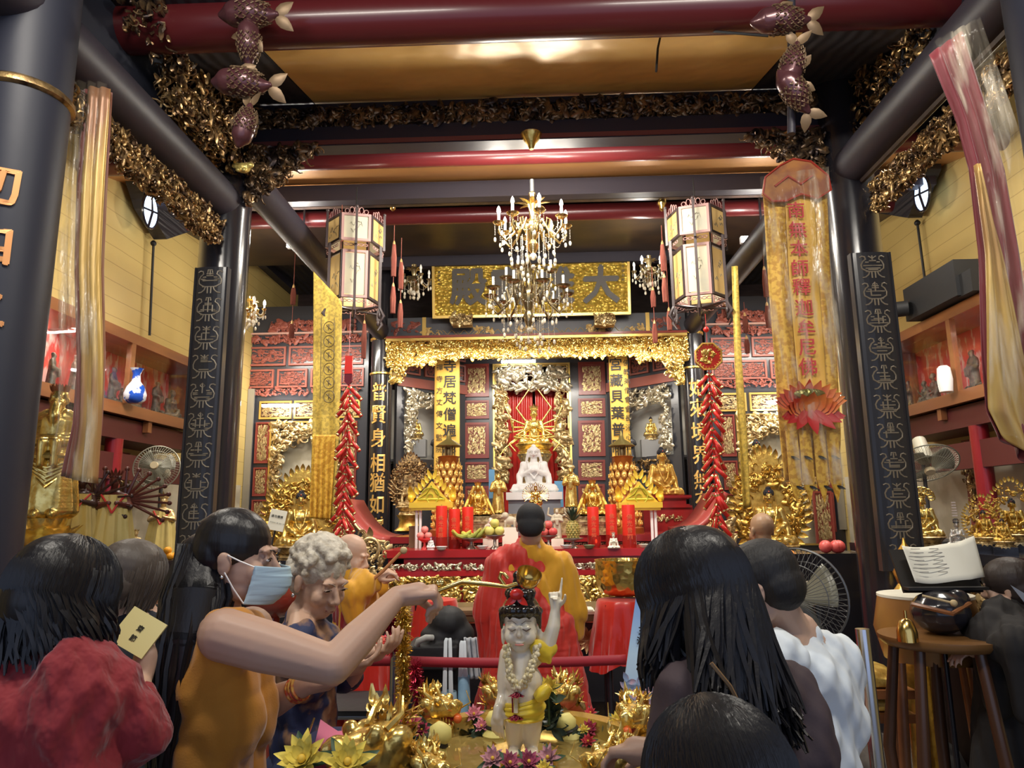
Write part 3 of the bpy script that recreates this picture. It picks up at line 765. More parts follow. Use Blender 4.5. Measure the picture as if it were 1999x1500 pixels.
class Hum:
 def __init__(s, x, y, a, h, head_at=None, lean=0.0, zoff=0.0, face=None, hs=1.0, sw=1.0):
  s.h = h; k = h / 1.65; s.k = k; a = math.radians(a); s.a = a
  s.f = V((math.sin(a), math.cos(a), 0)); s.r = V((math.cos(a), -math.sin(a), 0)); s.u = V((0, 0, 1))
  o = V((x, y, zoff)); s.o = o
  U = lambda z, f=0, r=0: o + s.u * z * h + s.f * f + s.r * r
  s.pel = U(.53); s.chest = U(.72, lean * .5); s.nb = U(.835, lean * .85 - .01)
  s.headc = V(head_at) if head_at is not None else U(.925, lean + .02)
  s.sh = {q: U(.805, lean * .75, q * .105 * h * sw) for q in (-1, 1)}
  s.el = {q: U(.62, lean * .4 + .0, q * .135 * h * sw) for q in (-1, 1)}
  s.wr = {q: U(.475, lean * .2 + .05, q * .14 * h * sw) for q in (-1, 1)}
  s.hip = {q: U(.51, 0, q * .055 * h) for q in (-1, 1)}
  s.kn = {q: U(.28, .02, q * .06 * h) for q in (-1, 1)}
  s.an = {q: U(.045, -.01, q * .06 * h) for q in (-1, 1)}
  s.hd = {q: None for q in (-1, 1)}
  s.R = basis(face if face is not None else s.f); s.hs = hs * k
 def skin(s, mt, vox=.005, jaw=1.0, legs=True, hands=True, curl=.35):
  b = B(); k = s.k
  head(b, s.headc, s.R, s.hs, jaw)
  b.caps(s.nb - V((0, 0, .02)), s.headc + s.R @ V((0, -.02, -.05)), .052 * k, .050 * k)
  b.chain([s.nb, s.chest, s.pel], [.06 * k, .08 * k, .09 * k])
  for q in (-1, 1):
   b.caps(s.nb - V((0, 0, .01)), s.sh[q], .05 * k, .05 * k)
   b.chain([s.sh[q], s.el[q], s.wr[q]], [.047 * k, .037 * k, .025 * k])
   if legs: b.chain([s.hip[q], s.kn[q], s.an[q], s.an[q] + s.f * .15 - V((0, 0, .03))], [.08 * k, .052 * k, .036 * k, .03 * k])
   if hands:
    g = s.hd[q] or {}
    d = g.get('d', (s.wr[q] - s.el[q])); n = g.get('n', -s.r * q)
    hand(b, s.wr[q] + V(d).normalized() * .01, d, n, g.get('side', q), g.get('curl', curl), k, thumb=g.get('th', .5))
  return fuse(b, vox, 2, mt)
 def shirt(s, mt, vox=.008, sleeve=.55, r=1.0, hem=.44, fold=.004, flare=1.0, name='shirt', sr=.062, seed=1, belly=1.0, neck=True):
  b = B(); k = s.k * r
  d = s.f
  if neck: b.caps(s.nb - V((0, 0, .06)), s.nb - V((0, 0, .022)), .085 * k, .070 * k)
  for q in (-1, 1):
   b.caps(s.nb - V((0, 0, .045 * k)), s.sh[q], .058 * k, .058 * k)
   for t, rr in ((.0, .105), (.35, .105), (.65, .098), (1, .108 * flare)):
    c = s.chest.lerp(s.pel, t); c = c + s.r * q * .055 * k
    b.ell(c, (rr * k, rr * k, .14 * k))
   b.caps(s.sh[q] - V((0, 0, .02)), s.chest + s.r * q * .06 * k, .06 * k, .095 * k)
   e = s.el[q];
   if sleeve > 0:
    if sleeve <= 1: b.caps(s.sh[q], s.sh[q].lerp(e, sleeve), sr * k, sr * .98 * k)
    else:
     b.caps(s.sh[q], e, sr * k, sr * .9 * k); b.caps(e, e.lerp(s.wr[q], sleeve - 1), sr * .9 * k, sr * .7 * k)
  hz = s.o.z + hem * s.h
  z = s.pel.z
  while z > hz:
   for q in (-1, 1): b.ell(V((s.pel.x, s.pel.y, z)) + s.r * q * .06 * k, (.112 * k * flare, .112 * k * flare, .09 * k));
   z -= .07
  b.ell(s.chest + s.f * .03 * k * belly, (.12 * k, .11 * k, .15 * k)); b.chain([s.nb - V((0, 0, .07)), s.chest, s.pel], [.085 * k, .118 * k, .118 * k])
  me = fuse(b, vox, 3, mt)
  folds(me, fold * 1.3, 26, 20, 34, seed=seed); folds(me, fold * .7, 61, 44, -50, seed=seed + 3); folds(me, fold * .35, 120, 90, 70, seed=seed + 5)
  return me
 def trousers(s, mt, vox=.01, name='trousers', w=1.0, top=None):
  b = B(); k = s.k * w
  for q in (-1, 1):
   b.chain([s.hip[q] + V((0, 0, .03)), s.kn[q], s.an[q] + V((0, 0, .02))], [.108 * k, .078 * k, .065 * k])
  b.ell(s.pel - V((0, 0, .02)), (.15 * k, .13 * k, .11 * k))
  me = fuse(b, vox, 2, mt); folds(me, .004, 9, 9, 18, seed=4); return me
 def shoes(s, mt, par):
  for q in (-1, 1):
   b = B(); a = s.an[q]; g = V((a.x, a.y, s.o.z + .035))
   b.caps(g - s.f * .04, g + s.f * .14, .038, .034); b.caps(g - s.f * .04, a, .04, .042)
   ob('shoe', fuse(b, .008, 1, mt), par=par)
def strands(b, c, R, n, tip, seed, s=1.0, rad=(.084, .104, .098), az0=60, w=.007, wav=.006, part=0, jit=.04, pinch=.0, npt=9, top=85):
 """hair laid over the skull then falling; tip(az)-> (end point) in world"""
 rs = random.Random(seed); c = V(c)
 for i in range(n):
  az = rs.uniform(-180 + az0, 180 - az0)      # measured from the back of the head
  el0 = rs.uniform(20, top)
  a = math.radians(az)
  pts = []
  for j in range(5):
   el = math.radians(el0 * (1 - j / 4) - 8 * (j / 4))
   pts.append(c + R @ (V((math.sin(a) * math.cos(el) * rad[0], -math.cos(a) * math.cos(el) * rad[1] , math.sin(el) * rad[2] + .015)) * s))
  T_ = V(tip(az, rs)); p = pts[-1]
  for j in range(1, npt):
   t = j / (npt - 1)
   g = p.lerp(T_, t);
   g += V((math.sin(t * 7 + i) * wav, math.cos(t * 6 + i * 2) * wav, 0)) * t
   pts.append(g)
  m = len(pts)
  b.tube(pts, [w * s * (1 - .75 * (j / (m - 1)) ** 3) for j in range(m)], 4)
def cap_hair(b, c, R, s=1.0, front=.05, low=-.05, r=(.078, .096, .086)):
 c = V(c)
 b.ell(c + R @ (V((0, -.018, .037)) * s), tuple(k * s for k in r), R, (18, 12))
 b.ell(c + R @ (V((0, -.045, -.01)) * s), (r[0] * .93 * s, .07 * s, .075 * s), R, (14, 10))
nopd = dict()
cam_w = mat('mustard orange cloth', (.44, .17, .012), .8, sheen=.3, bump=.3, bs=240, bd=.002, col2=(.50, .21, .02), cs=3)
w1 = EM('person', 'person with very long black hair, sleeveless mustard top and blue mask, pouring from a ladle', 'person', (0, 0, 0))
hc = P(466, 1090, 1.86)
W1 = Hum(P(430, 1400, 1.86).x, 1.86, 88, 1.62, head_at=hc, face=(.98, .05, -.12), hs=1.02)
W1.sh[1] = P(438, 1240, 1.70); W1.sh[-1] = V((W1.sh[1].x - .05, 1.98, W1.sh[1].z - .03)); W1.nb = P(418, 1205, 1.86); W1.chest = P(425, 1330, 1.86)
W1.el[1] = P(650, 1300, 1.66); W1.wr[1] = P(775, 1165, 1.84)
W1.hd[1] = dict(d=V((.9, .12, .10)), n=V((.05, .15, -1)), curl=1.22, side=1, th=1.0)
W1.el[-1] = P(505, 1385, 2.02); W1.wr[-1] = P(598, 1338, 1.95); W1.hd[-1] = dict(d=V((.9, -.1, .25)), n=V((-.2, -.3, 1)), curl=.5, side=-1)
def w1_skin():
 b = B(); s = W1; k = s.k
 head(b, s.headc, s.R, s.hs); b.caps(s.nb - V((0, 0, .02)), s.headc + s.R @ V((0, -.03, -.06)), .055, .052)
 b.chain([s.nb, s.chest, s.pel], [.07, .09, .095])
 for q in (-1, 1):
  b.caps(s.nb - V((0, 0, .03)), s.sh[q], .045, .058)
  m = s.sh[q].lerp(s.el[q], .4)
  b.chain([s.sh[q], m, s.el[q], s.el[q].lerp(s.wr[q], .35), s.wr[q]], [.060, .057, .043, .042, .026], (16, 10))
  g = s.hd[q]; hand(b, s.wr[q] + V(g['d']).normalized() * .01, g['d'], g['n'], g['side'], g['curl'], 1.0, thumb=g.get('th', .5))
  b.chain([s.hip[q], s.kn[q], s.an[q], s.an[q] + s.f * .15 - V((0, 0, .03))], [.08, .052, .036, .03])
 return fuse(b, .0045, 2, skin_f)
ob('body', w1_skin(), par=w1); eyes(w1, hc, W1.R, W1.hs)
def w1_top():
 b = B(); s = W1
 for t, rf in ((0, .100), (.25, .112), (.5, .104), (.75, .104), (1, .118), (1.3, .128), (1.6, .125)):
  c = s.chest.lerp(s.pel, t)
  for q in (-1, 1): b.ell(c + s.r * q * .055 + s.f * (.025 if t < .4 else .0), (rf, .10, .13), None, (16, 10))
 for q in (-1, 1): b.caps(s.nb - V((0, 0, .05)) + s.r * q * .06, s.sh[q] - s.r * q * .045 + V((0, 0, .0)), .058, .056); b.caps(s.sh[q] - s.r * q * .05, s.chest + s.r * q * .07, .06, .09)
 me = fuse(b, .006, 3, cam_w); folds(me, .004, 30, 24, 12, seed=3); folds(me, .002, 70, 50, 40, seed=5); return me
ob('sleeveless_top', w1_top(), par=w1);
ob('trousers', W1.trousers(mat('dark trousers', (.02, .02, .025), .8)), par=w1); W1.shoes(mat('dark shoe', (.02, .018, .018), .5), w1)
b = B(); R = W1.R
for dx, dy, dz, rr in ((0, -.022, .04, (.083, .098, .088)), (0, -.055, .012, (.079, .068, .08)), (0, -.10, -.01, (.05, .045, .05)), (0, -.115, -.05, (.06, .045, .07))):
 b.ell(hc + R @ V((dx, dy, dz)), rr, R, (18, 12))
cap = fuse(b, .005, 2, hairb)
ob('hair', cap, par=w1)
b = B()
bk = [P(398, 1085, 1.86), P(388, 1165, 1.82), P(370, 1250, 1.78), P(352, 1345, 1.76), P(340, 1440, 1.76), P(330, 1560, 1.78)]
rsx = random.Random(2)
b.chain(bk, [.062, .080, .074, .060, .052, .045], (14, 8)); base = b
for i in range(210):
 a = rsx.uniform(0, 2 * PI); rr = rsx.uniform(.6, 1.1)
 e = rsx.randint(5, 6)
 pts = []
 for j, p in enumerate(bk[:e]):
  R0 = [.055, .080, .076, .063, .055, .047][j] * rr
  pts.append(p + V((math.cos(a) * R0 + math.sin(j * 1.7 + i) * .006, math.sin(a) * R0 * .9, .03 if j == 0 else 0)))
 n2 = []
 for j in range(len(pts) - 1):
  for t in (0, .5): n2.append(pts[j].lerp(pts[j + 1], t) + V((math.sin(j * 3 + t * 6 + i) * .004, 0, 0)))
 n2.append(pts[-1]); b.tube(n2, [.0065 * (1 - .6 * (j / len(n2)) ** 4) for j in range(len(n2))], 4)
ob('long_hair', b, hairb, w1)
b = B(); maskm = mat('pale blue surgical mask', (.42, .58, .66), .7, bump=.5, bs=3.2, bt='wave', bst=(.5, .5, 14), bd=.004)
hl = lambda x, y, z: hc + R @ (V((x, y, z)) * W1.hs)
def mk(u, v):
 a = (u - .5) * 2.3; z = -.008 - v * .095
 r = .086 + .02 * math.sin(v * PI) * math.cos(a) ** 2 + .0028 * ((v * 4) % 1) * (.2 < v < .9); y = .022 + math.cos(a) * (r + .016 * (1 - v) * math.cos(a) ** 4 + .006)
 return hl(math.sin(a) * .070, y + .005 - v * .012, z)
b.grid(mk, 25, 34); o = ob('face_mask', b, maskm, w1); m = o.modifiers.new('t', 'SOLIDIFY'); m.thickness = .002
b = B()
for q in (-1, 1):
 for v_, ez in ((.03, .012), (.97, -.03)):
  p0 = mk(.5 + q * .5, v_); p1 = hl(q * .082, .0, ez); b.tube([p0, p0.lerp(p1, .5) + W1.R @ V((q * .006, 0, 0)), p1], .0018, 5)
ob('ear_loop', b, white_p, o)
b = B(); b.ell(hl(.083, -.004, -.042), .005); ob('earring', b, chrome, w1)
b = B(); w = W1.wr[-1]; dd = (W1.wr[-1] - W1.el[-1]).normalized()
for k_, cc in enumerate((0, .012, .022)):
 t = frame_z(dd); b.tube([w - dd * (.02 + cc) + t @ V((math.cos(a) * .031, math.sin(a) * .031, 0)) for a in [i * PI / 8 for i in range(16)]], .004, 6, closed=True)
ob('bangles', b, mat('red and gold bangle', (.5, .06, .03), .3, .3, col2=(.7, .4, .1), cs=60), w1)
e = EM('ladle', 'long handled brass ladle held over the white child statue', 'ladle', (0, 0, 0))
pb = P(1032, 1126, 1.96); b = B()
h0 = P(790, 1178, 1.85)
hp = [h0, P(822, 1166, 1.86), P(900, 1137, 1.92), P(950, 1141, 1.94), P(990, 1146, 1.95), P(1010, 1140, 1.955)]
b.tube(hp, [.006, .0085, .0075, .0065, .0055, .005], 10)
for p in (P(862, 1140, 1.9), P(856, 1141, 1.9)): b.ell(p, .0115)
ob('handle', b, brass, e)
b = B(); prof = [(.001, -.032), (.018, -.029), (.028, -.018), (.033, 0), (.034, .012), (.031, .012), (.027, -.012), (.015, -.024), (.001, -.026)]
b.lathe(prof, 28, Matrix.Translation(pb) @ Matrix.Rotation(.55, 4, 'X') @ Matrix.Rotation(.25, 4, 'Y')); ob('bowl', b, brass, e)
b = B(); b.tube([P(985, 1143, 1.95), P(975, 1128, 1.95), P(978, 1119, 1.95), P(985, 1121, 1.95), P(992, 1130, 1.95)], .005, 8); ob('hook', b, brass, e)
redsh = mat('crimson crinkled blouse', (.24, .014, .020), .8, sheen=.2, bump=.6, bs=16, bd=.05, bst=(1, 1, .6))
w2 = EM('person', 'person in a crimson blouse with shoulder length black hair, back turned, holding a yellow booklet', 'person')
hc2 = P(118, 1165, 1.47)
W2 = Hum(P(92, 1400, 1.45).x, 1.45, 12, 1.58, head_at=hc2, face=(.35, .93, -.3), hs=1.04)
W2.nb = P(118, 1262, 1.45); W2.chest = P(92, 1390, 1.45); W2.sh = {1: P(206, 1335, 1.46), -1: P(-30, 1330, 1.44)}
W2.el = {1: P(268, 1440, 1.5), -1: P(-70, 1460, 1.5)}; W2.wr = {1: P(274, 1330, 1.68), -1: P(60, 1400, 1.72)}
W2.hd[1] = dict(d=V((-.05, .4, .9)), n=V((-1, .1, 0)), curl=.8, side=-1)
ob('body', W2.skin(skin_l), par=w2)
ob('blouse', W2.shirt(redsh, vox=.008, sleeve=1.55, r=1.12, hem=.40, fold=.0042, flare=1.1, sr=.062, seed=5), par=w2)
ob('trousers', W2.trousers(mat('dark trousers', (.02, .02, .025), .8)), par=w2); W2.shoes(mat('dark shoe', (.02, .018, .018), .5), w2)
b = B(); cap_hair(b, hc2, W2.R, 1.0); b.ell(hc2 + V((0, -.02, -.05)), (.088, .08, .085)); ob('hair', fuse(b, .006, 2, hairb), par=w2)
b = B()
def tip2(az, rs):
 a = math.radians(az); return hc2 + V((math.sin(a) * rs.uniform(.085, .115), -math.cos(a) * rs.uniform(.08, .11), -.095 + rs.uniform(-.035, .03)))
strands(b, hc2, W2.R, 420, tip2, 5, 1.06, az0=42, wav=.008, w=.0075); ob('hair_locks', b, hairb, w2)
def booklet(c, w, h, R, label, mt, mark='', n='booklet'):
 e = EM(n, label, 'booklet', tuple(c)); e.rotation_euler = R.to_euler()
 b = B(); b.box((0, 0, 0), (w, .006, h)); ob('cover', b, mt, e, smooth=False)
 if mark:
  me = text_mesh(mark, w * .17, .001, ink, True, 1.5, 0); o = ob('lettering', me, par=e); o.location = (w * .0, -.004, h * .1)
 return e
c = P(270, 1235, 1.68)
Rb = Matrix.Rotation(math.radians(28), 3, 'Y') @ Matrix.Rotation(math.radians(-25), 3, 'X')
booklet(c, .092, .085, Rb, 'pale yellow booklet held up by the person in the crimson blouse', mat('pale yellow cover', (.75, .66, .30), .7), '齋節')
w3 = EM('person', 'person with cropped grey brown hair and black top raising a hand, seen from behind', 'person')
hc3 = P(262, 1138, 2.3)
W3 = Hum(P(265, 1400, 2.3).x, 2.3, 25, 1.48, head_at=hc3, face=(.55, .8, -.25), hs=1.08)
W3.nb = P(268, 1195, 2.3); W3.chest = P(268, 1290, 2.3); W3.sh = {1: P(345, 1235, 2.3), -1: P(200, 1235, 2.3)}
W3.el = {1: P(365, 1310, 2.42), -1: P(190, 1340, 2.4)}; W3.wr = {1: P(333, 1195, 2.5), -1: P(230, 1330, 2.55)}
W3.hd[1] = dict(d=V((-.15, -.1, 1)), n=V((-1, 0, 0)), curl=.4, side=-1)
ob('body', W3.skin(skin_l, .007), par=w3)
ob('top', W3.shirt(mat('black knit', (.018, .02, .028), .85), sleeve=.9, r=1.02, hem=.45, seed=8), par=w3)
ob('trousers', W3.trousers(mat('grey sequinned trousers', (.25, .26, .28), .5, bump=.5, bs=200, bd=.003, col2=(.12, .13, .15), cs=30)), par=w3); W3.shoes(mat('dark shoe', (.02, .018, .018), .5), w3)
b = B(); cap_hair(b, hc3, W3.R, 1.1, r=(.084, .100, .086)); hb = fuse(b, .006, 2, mat('grey brown hair', (.07, .055, .045), .5, bump=.6, bs=60, bst=(1, 1, .15), bd=.004)); ob('hair', hb, par=w3)
b = B()
def tip3(az, rs):
 a = math.radians(az); return hc3 + W3.R @ V((math.sin(a) * .075, -math.cos(a) * .085, -.085 + rs.uniform(-.015, .02)))
strands(b, hc3, W3.R, 220, tip3, 6, 1.1, az0=55, wav=.004, npt=4); ob('hair_locks', b, mat('grey brown hair', None), w3)
w4 = EM('person', 'elderly person with curly white hair and navy floral blouse looking down to the right', 'person')
hc4 = P(624, 1133, 2.4)
W4 = Hum(P(590, 1400, 2.4).x, 2.42, 70, 1.5, head_at=hc4, face=(.72, -.52, -.38), hs=1.12)
W4.nb = P(592, 1200, 2.42); W4.chest = P(590, 1290, 2.42); W4.sh = {1: P(585, 1245, 2.26), -1: P(612, 1235, 2.6)}
W4.el = {1: P(600, 1345, 2.28), -1: P(680, 1330, 2.6)}; W4.wr = {1: P(668, 1310, 2.36), -1: P(712, 1285, 2.5)}
W4.hd[1] = dict(d=V((.9, .1, .25)), n=V((0, .2, 1)), curl=.4, side=1); W4.hd[-1] = dict(d=V((.8, -.2, .3)), n=V((0, .2, 1)), curl=.4, side=-1)
ob('body', W4.skin(skin_l, .005), par=w4); eyes(w4, hc4, W4.R, W4.hs, closed=True, brow=mat('grey brow', (.30, .24, .2), .6))
b = B(); b.tube([hc4 + W4.R @ (V((x, .1015 - abs(x) * .5, -.059)) * W4.hs) for x in (-.02, -.01, 0, .01, .02)], .0022, 5); ob('lips', b, mat('faded lip', (.34, .12, .10), .5), w4)
flor = mat('navy floral cloth', (.025, .035, .10), .7, col2=(.30, .17, .10), cs=11, ramp=(.48, .58), det=4)
ob('blouse', W4.shirt(flor, sleeve=.95, r=1.0, hem=.42, seed=9), par=w4)
ob('trousers', W4.trousers(mat('navy trousers', (.02, .03, .08), .8)), par=w4); W4.shoes(mat('dark shoe', (.02, .018, .018), .5), w4)
wh = mat('white curly hair', (.62, .57, .47), .6, bump=.8, bs=70, bd=.006, col2=(.42, .37, .29), cs=40)
b = B(); rsx = random.Random(9); R = W4.R
for i in range(330):
 a = rsx.uniform(0, 2 * PI); el = rsx.uniform(-.55, 1.5)
 v = V((math.cos(el) * math.cos(a) * .083, math.cos(el) * math.sin(a) * .100, math.sin(el) * .088))
 if v.y > .045 and v.z < .055: continue
 if v.y > .0 and v.z < -.0 : continue
 p = hc4 + R @ ((v + V((0, -.016, .036))) * 1.12); b.ell(p, rsx.uniform(.011, .018), None, (7, 5))
b.ell(hc4 + R @ V((0, -.022, .045)), (.086, .1, .09), R); b.ell(hc4 + R @ V((0, -.055, -.01)), (.08, .06, .075), R)
ob('hair', fuse(b, .005, 0, wh), par=w4)
b = B(); b.ell(hc4 + W4.R @ V((.088, 0, -.045)), .007); ob('earring', b, chrome, w4)
c = P(716, 1262, 2.55)
booklet(c, .09, .12, Matrix.Rotation(math.radians(75), 3, 'X') @ Matrix.Rotation(.4, 3, 'Y'), 'open white prayer sheet held by the elderly person in the floral blouse', paper, '經文')
w5 = EM('person', 'person with long straight black hair and plum brown top seen from behind on the right', 'person')
hc5 = P(1358, 1160, 1.42)
W5 = Hum(P(1440, 1400, 1.38).x, 1.38, -35, 1.60, head_at=hc5, face=(-.75, .6, -.35), hs=1.05)
W5.nb = P(1405, 1275, 1.38); W5.chest = P(1440, 1420, 1.38); W5.sh = {1: P(1535, 1350, 1.42), -1: P(1345, 1350, 1.33)}
W5.el = {1: P(1590, 1530, 1.34), -1: P(1320, 1500, 1.3)}; W5.wr = {1: P(1500, 1620, 1.5), -1: P(1290, 1470, 1.5)}
W5.hd[-1] = dict(d=V((-.8, .5, -.1)), n=V((-.2, 0, -1)), curl=.6, side=-1)
ob('body', W5.skin(skin_f, .006), par=w5)
plum = mat('plum brown cloth', (.060, .040, .046), .8, bump=.2, bs=150, bd=.002)
ob('top', W5.shirt(plum, sleeve=.7, r=1.02, hem=.42, seed=12, fold=.003), par=w5)
ob('trousers', W5.trousers(mat('dark trousers', None)), par=w5); W5.shoes(mat('dark shoe', None), w5)
b = B(); cap_hair(b, hc5, W5.R, 1.02)
b.chain([hc5 + V((.0, -.03, -.02)), P(1385, 1240, 1.40), P(1425, 1320, 1.35), P(1475, 1390, 1.30)], [.075, .068, .058, .03], (14, 8))
ob('hair', fuse(b, .006, 2, hairb), par=w5)
b = B()
def tip5(az, rs):
 u = (az + 140) / 280
 p = P(1300, 1330, 1.27).lerp(P(1520, 1470, 1.24), min(max(u * 1.15, 0), 1)); return p + V((rs.uniform(-.03, .03), rs.uniform(-.05, .05), rs.uniform(-.05, .03)))
def tip5b(az, rs):
 if az < -75: q_ = P(1295, 1310, 1.36)
 elif az < -35: q_ = P(1400, 1370, 1.26)
 elif az < 10: q_ = P(1460, 1420, 1.25)
 else: q_ = P(1515, 1410, 1.29)
 return q_ + V((rs.uniform(-.045, .045), rs.uniform(-.04, .03), rs.uniform(-.04, .03)))
strands(b, hc5, W5.R, 700, tip5b, 15, 1.08, az0=38, wav=.004, w=.007); ob('hair_locks', b, hairb, w5)
b = B(); b.tube([P(1388, 1295, 1.17), P(1425, 1340, 1.165), P(1465, 1420, 1.165)], .0035, 5); ob('bag_strap', b, mat('dull gold strap', (.22, .13, .06), .5), w5)
w6 = EM('person', 'young person in an oversized white T-shirt with glasses and mask, facing away to the left', 'person')
hc6 = P(1488, 1145, 2.05)
W6 = Hum(P(1600, 1400, 2.1).x - .02, 2.1, -48, 1.52, head_at=hc6, face=(-.80, .50, -.38), hs=1.0)
W6.nb = P(1560, 1235, 2.1); W6.chest = P(1588, 1330, 2.1); W6.sh = {1: P(1632, 1290, 2.16), -1: P(1520, 1290, 2.0)}
W6.el = {1: P(1640, 1430, 2.1), -1: P(1545, 1430, 2.1)}; W6.wr = {1: P(1560, 1450, 2.25), -1: P(1480, 1440, 2.3)}
ob('body', W6.skin(skin_l, .005), par=w6)
tee = mat('white cotton', (.70, .76, .80), .85, bump=.15, bs=12, bd=.01)
ob('t_shirt', W6.shirt(tee, sleeve=1.05, r=1.0, hem=.36, fold=.004, sr=.082, seed=2), par=w6)
ob('shorts', W6.trousers(mat('pale grey shorts', (.55, .60, .63), .8)), par=w6); W6.shoes(mat('pale shoe', (.5, .5, .5), .6), w6)
b = B(); cap_hair(b, hc6, W6.R, 1.0, r=(.082, .1, .088));
for i in range(0): pass
ob('hair', fuse(b, .005, 2, mat('short black hair', (.014, .013, .014), .6, bump=.7, bs=160, bst=(1, 1, .2), bd=.003)), par=w6)
hl6 = lambda x, y, z: hc6 + W6.R @ V((x, y, z))
b = B()
for q in (-1, 1):
 b.tube([hl6(q * .079, -.002, .006), hl6(q * .074, .05, .012), hl6(q * .066, .092, .010)], .0022, 5)
 b.tube([hl6(q * .038 + math.cos(a) * .024, .100, .004 + math.sin(a) * .019) for a in [i * PI / 8 for i in range(16)]], .0018, 5, closed=True)
b.tube([hl6(-.014, .103, .006), hl6(.014, .103, .006)], .002, 5)
ob('glasses', b, ink, w6)
b = B()
def mk6(u, v):
 a = (u - .5) * 2.2; return hl6(math.sin(a) * .064, .03 + math.cos(a) * (.083 + .02 * math.sin(v * PI) * math.cos(a) ** 2) - v * .012, -.012 - v * .085)
b.grid(mk6, 21, 10); o = ob('face_mask', b, mat('white mask', (.8, .82, .85), .7), w6); m = o.modifiers.new('t', 'SOLIDIFY'); m.thickness = .002
b = B()
for q in (-1, 1):
 for v_, ez in ((.03, .012), (.97, -.03)): b.tube([mk6(.5 + q * .5, v_), hl6(q * .081, .0, ez)], .0016, 5)
ob('ear_loop', b, white_p, o)
w7 = EM('person', 'person cropped by the lower frame edge, only the glossy dark hair shows', 'person')
hc7 = P(1412, 1560, 1.06)
W7 = Hum(hc7.x, 1.03, -20, 1.33, head_at=hc7, face=(-.35, .85, -.35), hs=1.05)
ob('body', W7.skin(skin_f, .008), par=w7)
ob('top', W7.shirt(mat('black knit', None), sleeve=.8), par=w7); ob('trousers', W7.trousers(mat('dark trousers', None)), par=w7); W7.shoes(mat('dark shoe', None), w7)
b = B(); cap_hair(b, hc7, W7.R, 1.02); ob('hair', fuse(b, .006, 2, hairb), par=w7)
b = B()
def tip7(az, rs):
 a = math.radians(az); return hc7 + W7.R @ V((math.sin(a) * .115, -math.cos(a) * .11, -.22 + rs.uniform(-.02, .03)))
strands(b, hc7, W7.R, 420, tip7, 25, 1.12, az0=35, wav=.004, top=88); ob('hair_locks', b, hairb, w7)
yel = mat('saffron yellow robe', (.62, .30, .012), .75, sheen=.3, bump=.3, bs=10, bd=.015)
redr = mat('red kasaya cloth', (.50, .025, .015), .55, sheen=.2, bump=.35, bs=8, bd=.015)
ora = mat('bright orange robe', (.78, .26, .01), .7, sheen=.3, bump=.25, bs=10, bd=.015)
def robe(H, mt, r=1.0, sleeve=1.0, flare=.22, fold=.007, seed=0, vox=.012, sd=.13):
 b = B(); k = H.k * r; o = H.o
 b.caps(H.nb - V((0, 0, .03)), H.nb - V((0, 0, .02)), .075 * k)
 for q in (-1, 1):
  b.caps(H.nb - V((0, 0, .05)), H.sh[q], .07 * k, .068 * k)
  b.caps(H.sh[q], H.chest + H.r * q * .06, .075 * k, .12 * k)
  b.caps(H.sh[q], H.el[q], .075 * k, .085 * k)
  if sleeve: b.caps(H.el[q], H.wr[q].lerp(H.el[q], .25), .08 * k, .07 * k); b.caps(H.el[q], H.el[q] - V((0, 0, sd)), .08 * k, .05 * k)
  z = H.chest.z
  zb = o.z + .10
  while z > zb:
   t = (H.chest.z - z) / (H.chest.z - zb)
   c = V((H.pel.x, H.pel.y, z)) + (H.chest - H.pel) * max(0, 1 - t * 2) * V((1, 1, 0)).length * 0
   b.ell(V((H.pel.x + H.r.x * q * .06, H.pel.y + H.r.y * q * .06, z)), ((.115 + flare * .35 * t) * k, (.11 + flare * .3 * t) * k, .11 * k)); z -= .035
 me = fuse(b, vox, 3, mt); folds(me, fold, 44, 33, 3, seed=seed); folds(me, fold * .5, 90, 70, 9, seed=seed + 2); return me
def kasaya(H, mt, side, seed=0, drop=.30, r=1.08, vox=.012, front=False):
 """cloth over one shoulder, wound round the body"""
 b = B(); k = H.k * r
 q = side
 b.caps(H.nb - V((0, 0, .06)) + H.r * q * .045, H.sh[q], .072 * k, .084 * k)
 b.caps(H.sh[q], H.el[q], .088 * k, .10 * k); b.caps(H.el[q], H.el[q] - V((0, 0, .25)), .09 * k, .07 * k)
 z = H.chest.z + .05
 while z > H.o.z + .2:
  t = (H.chest.z + .05 - z) / (H.chest.z - H.o.z)
  reach = min(1, -.6 + t * 8)
  for i in range(7):
   s_ = -1 + 2 * i / 6
   if s_ > reach: continue
   b.ell(V((H.pel.x, H.pel.y, z)) + H.r * (-s_ * q) * -1 * -.10 * k * (1 + t * 1.3), ((.085 + .06 * t) * k, (.128 + .11 * t) * k, .07 * k), None, (10, 6))
  z -= .03
 b.caps(H.nb - V((0, 0, .06)) + H.r * q * .05, H.chest - V((0, 0, .12)) - H.r * q * .11, .075 * k, .085 * k)
 me = fuse(b, vox, 3, mt); folds(me, .007, 42, 30, 14, seed=seed); folds(me, .004, 85, 60, -25, seed=seed + 1); return me
m_c = EM('person', 'person in red and yellow monk robes standing with their back turned before the altar table', 'person')
hcm = P(1036, 1026, 4.25)
MC = Hum(hcm.x, 4.3, 0, 1.60, head_at=hcm, face=(0, .95, -.3), hs=1.08, lean=.02)
MC.nb = P(1036, 1060, 4.3)
for q in (-1, 1): MC.el[q] = MC.sh[q] + V((q * .07, .02, -.27)); MC.wr[q] = MC.el[q] + V((-q * .1, .2, .02))
ob('body', MC.skin(skin_l, .007), par=m_c)
ob('yellow_robe', robe(MC, yel, 1.06, seed=3, flare=.3), par=m_c)
ob('red_kasaya', kasaya(MC, redr, -1, 4, r=1.16), par=m_c)
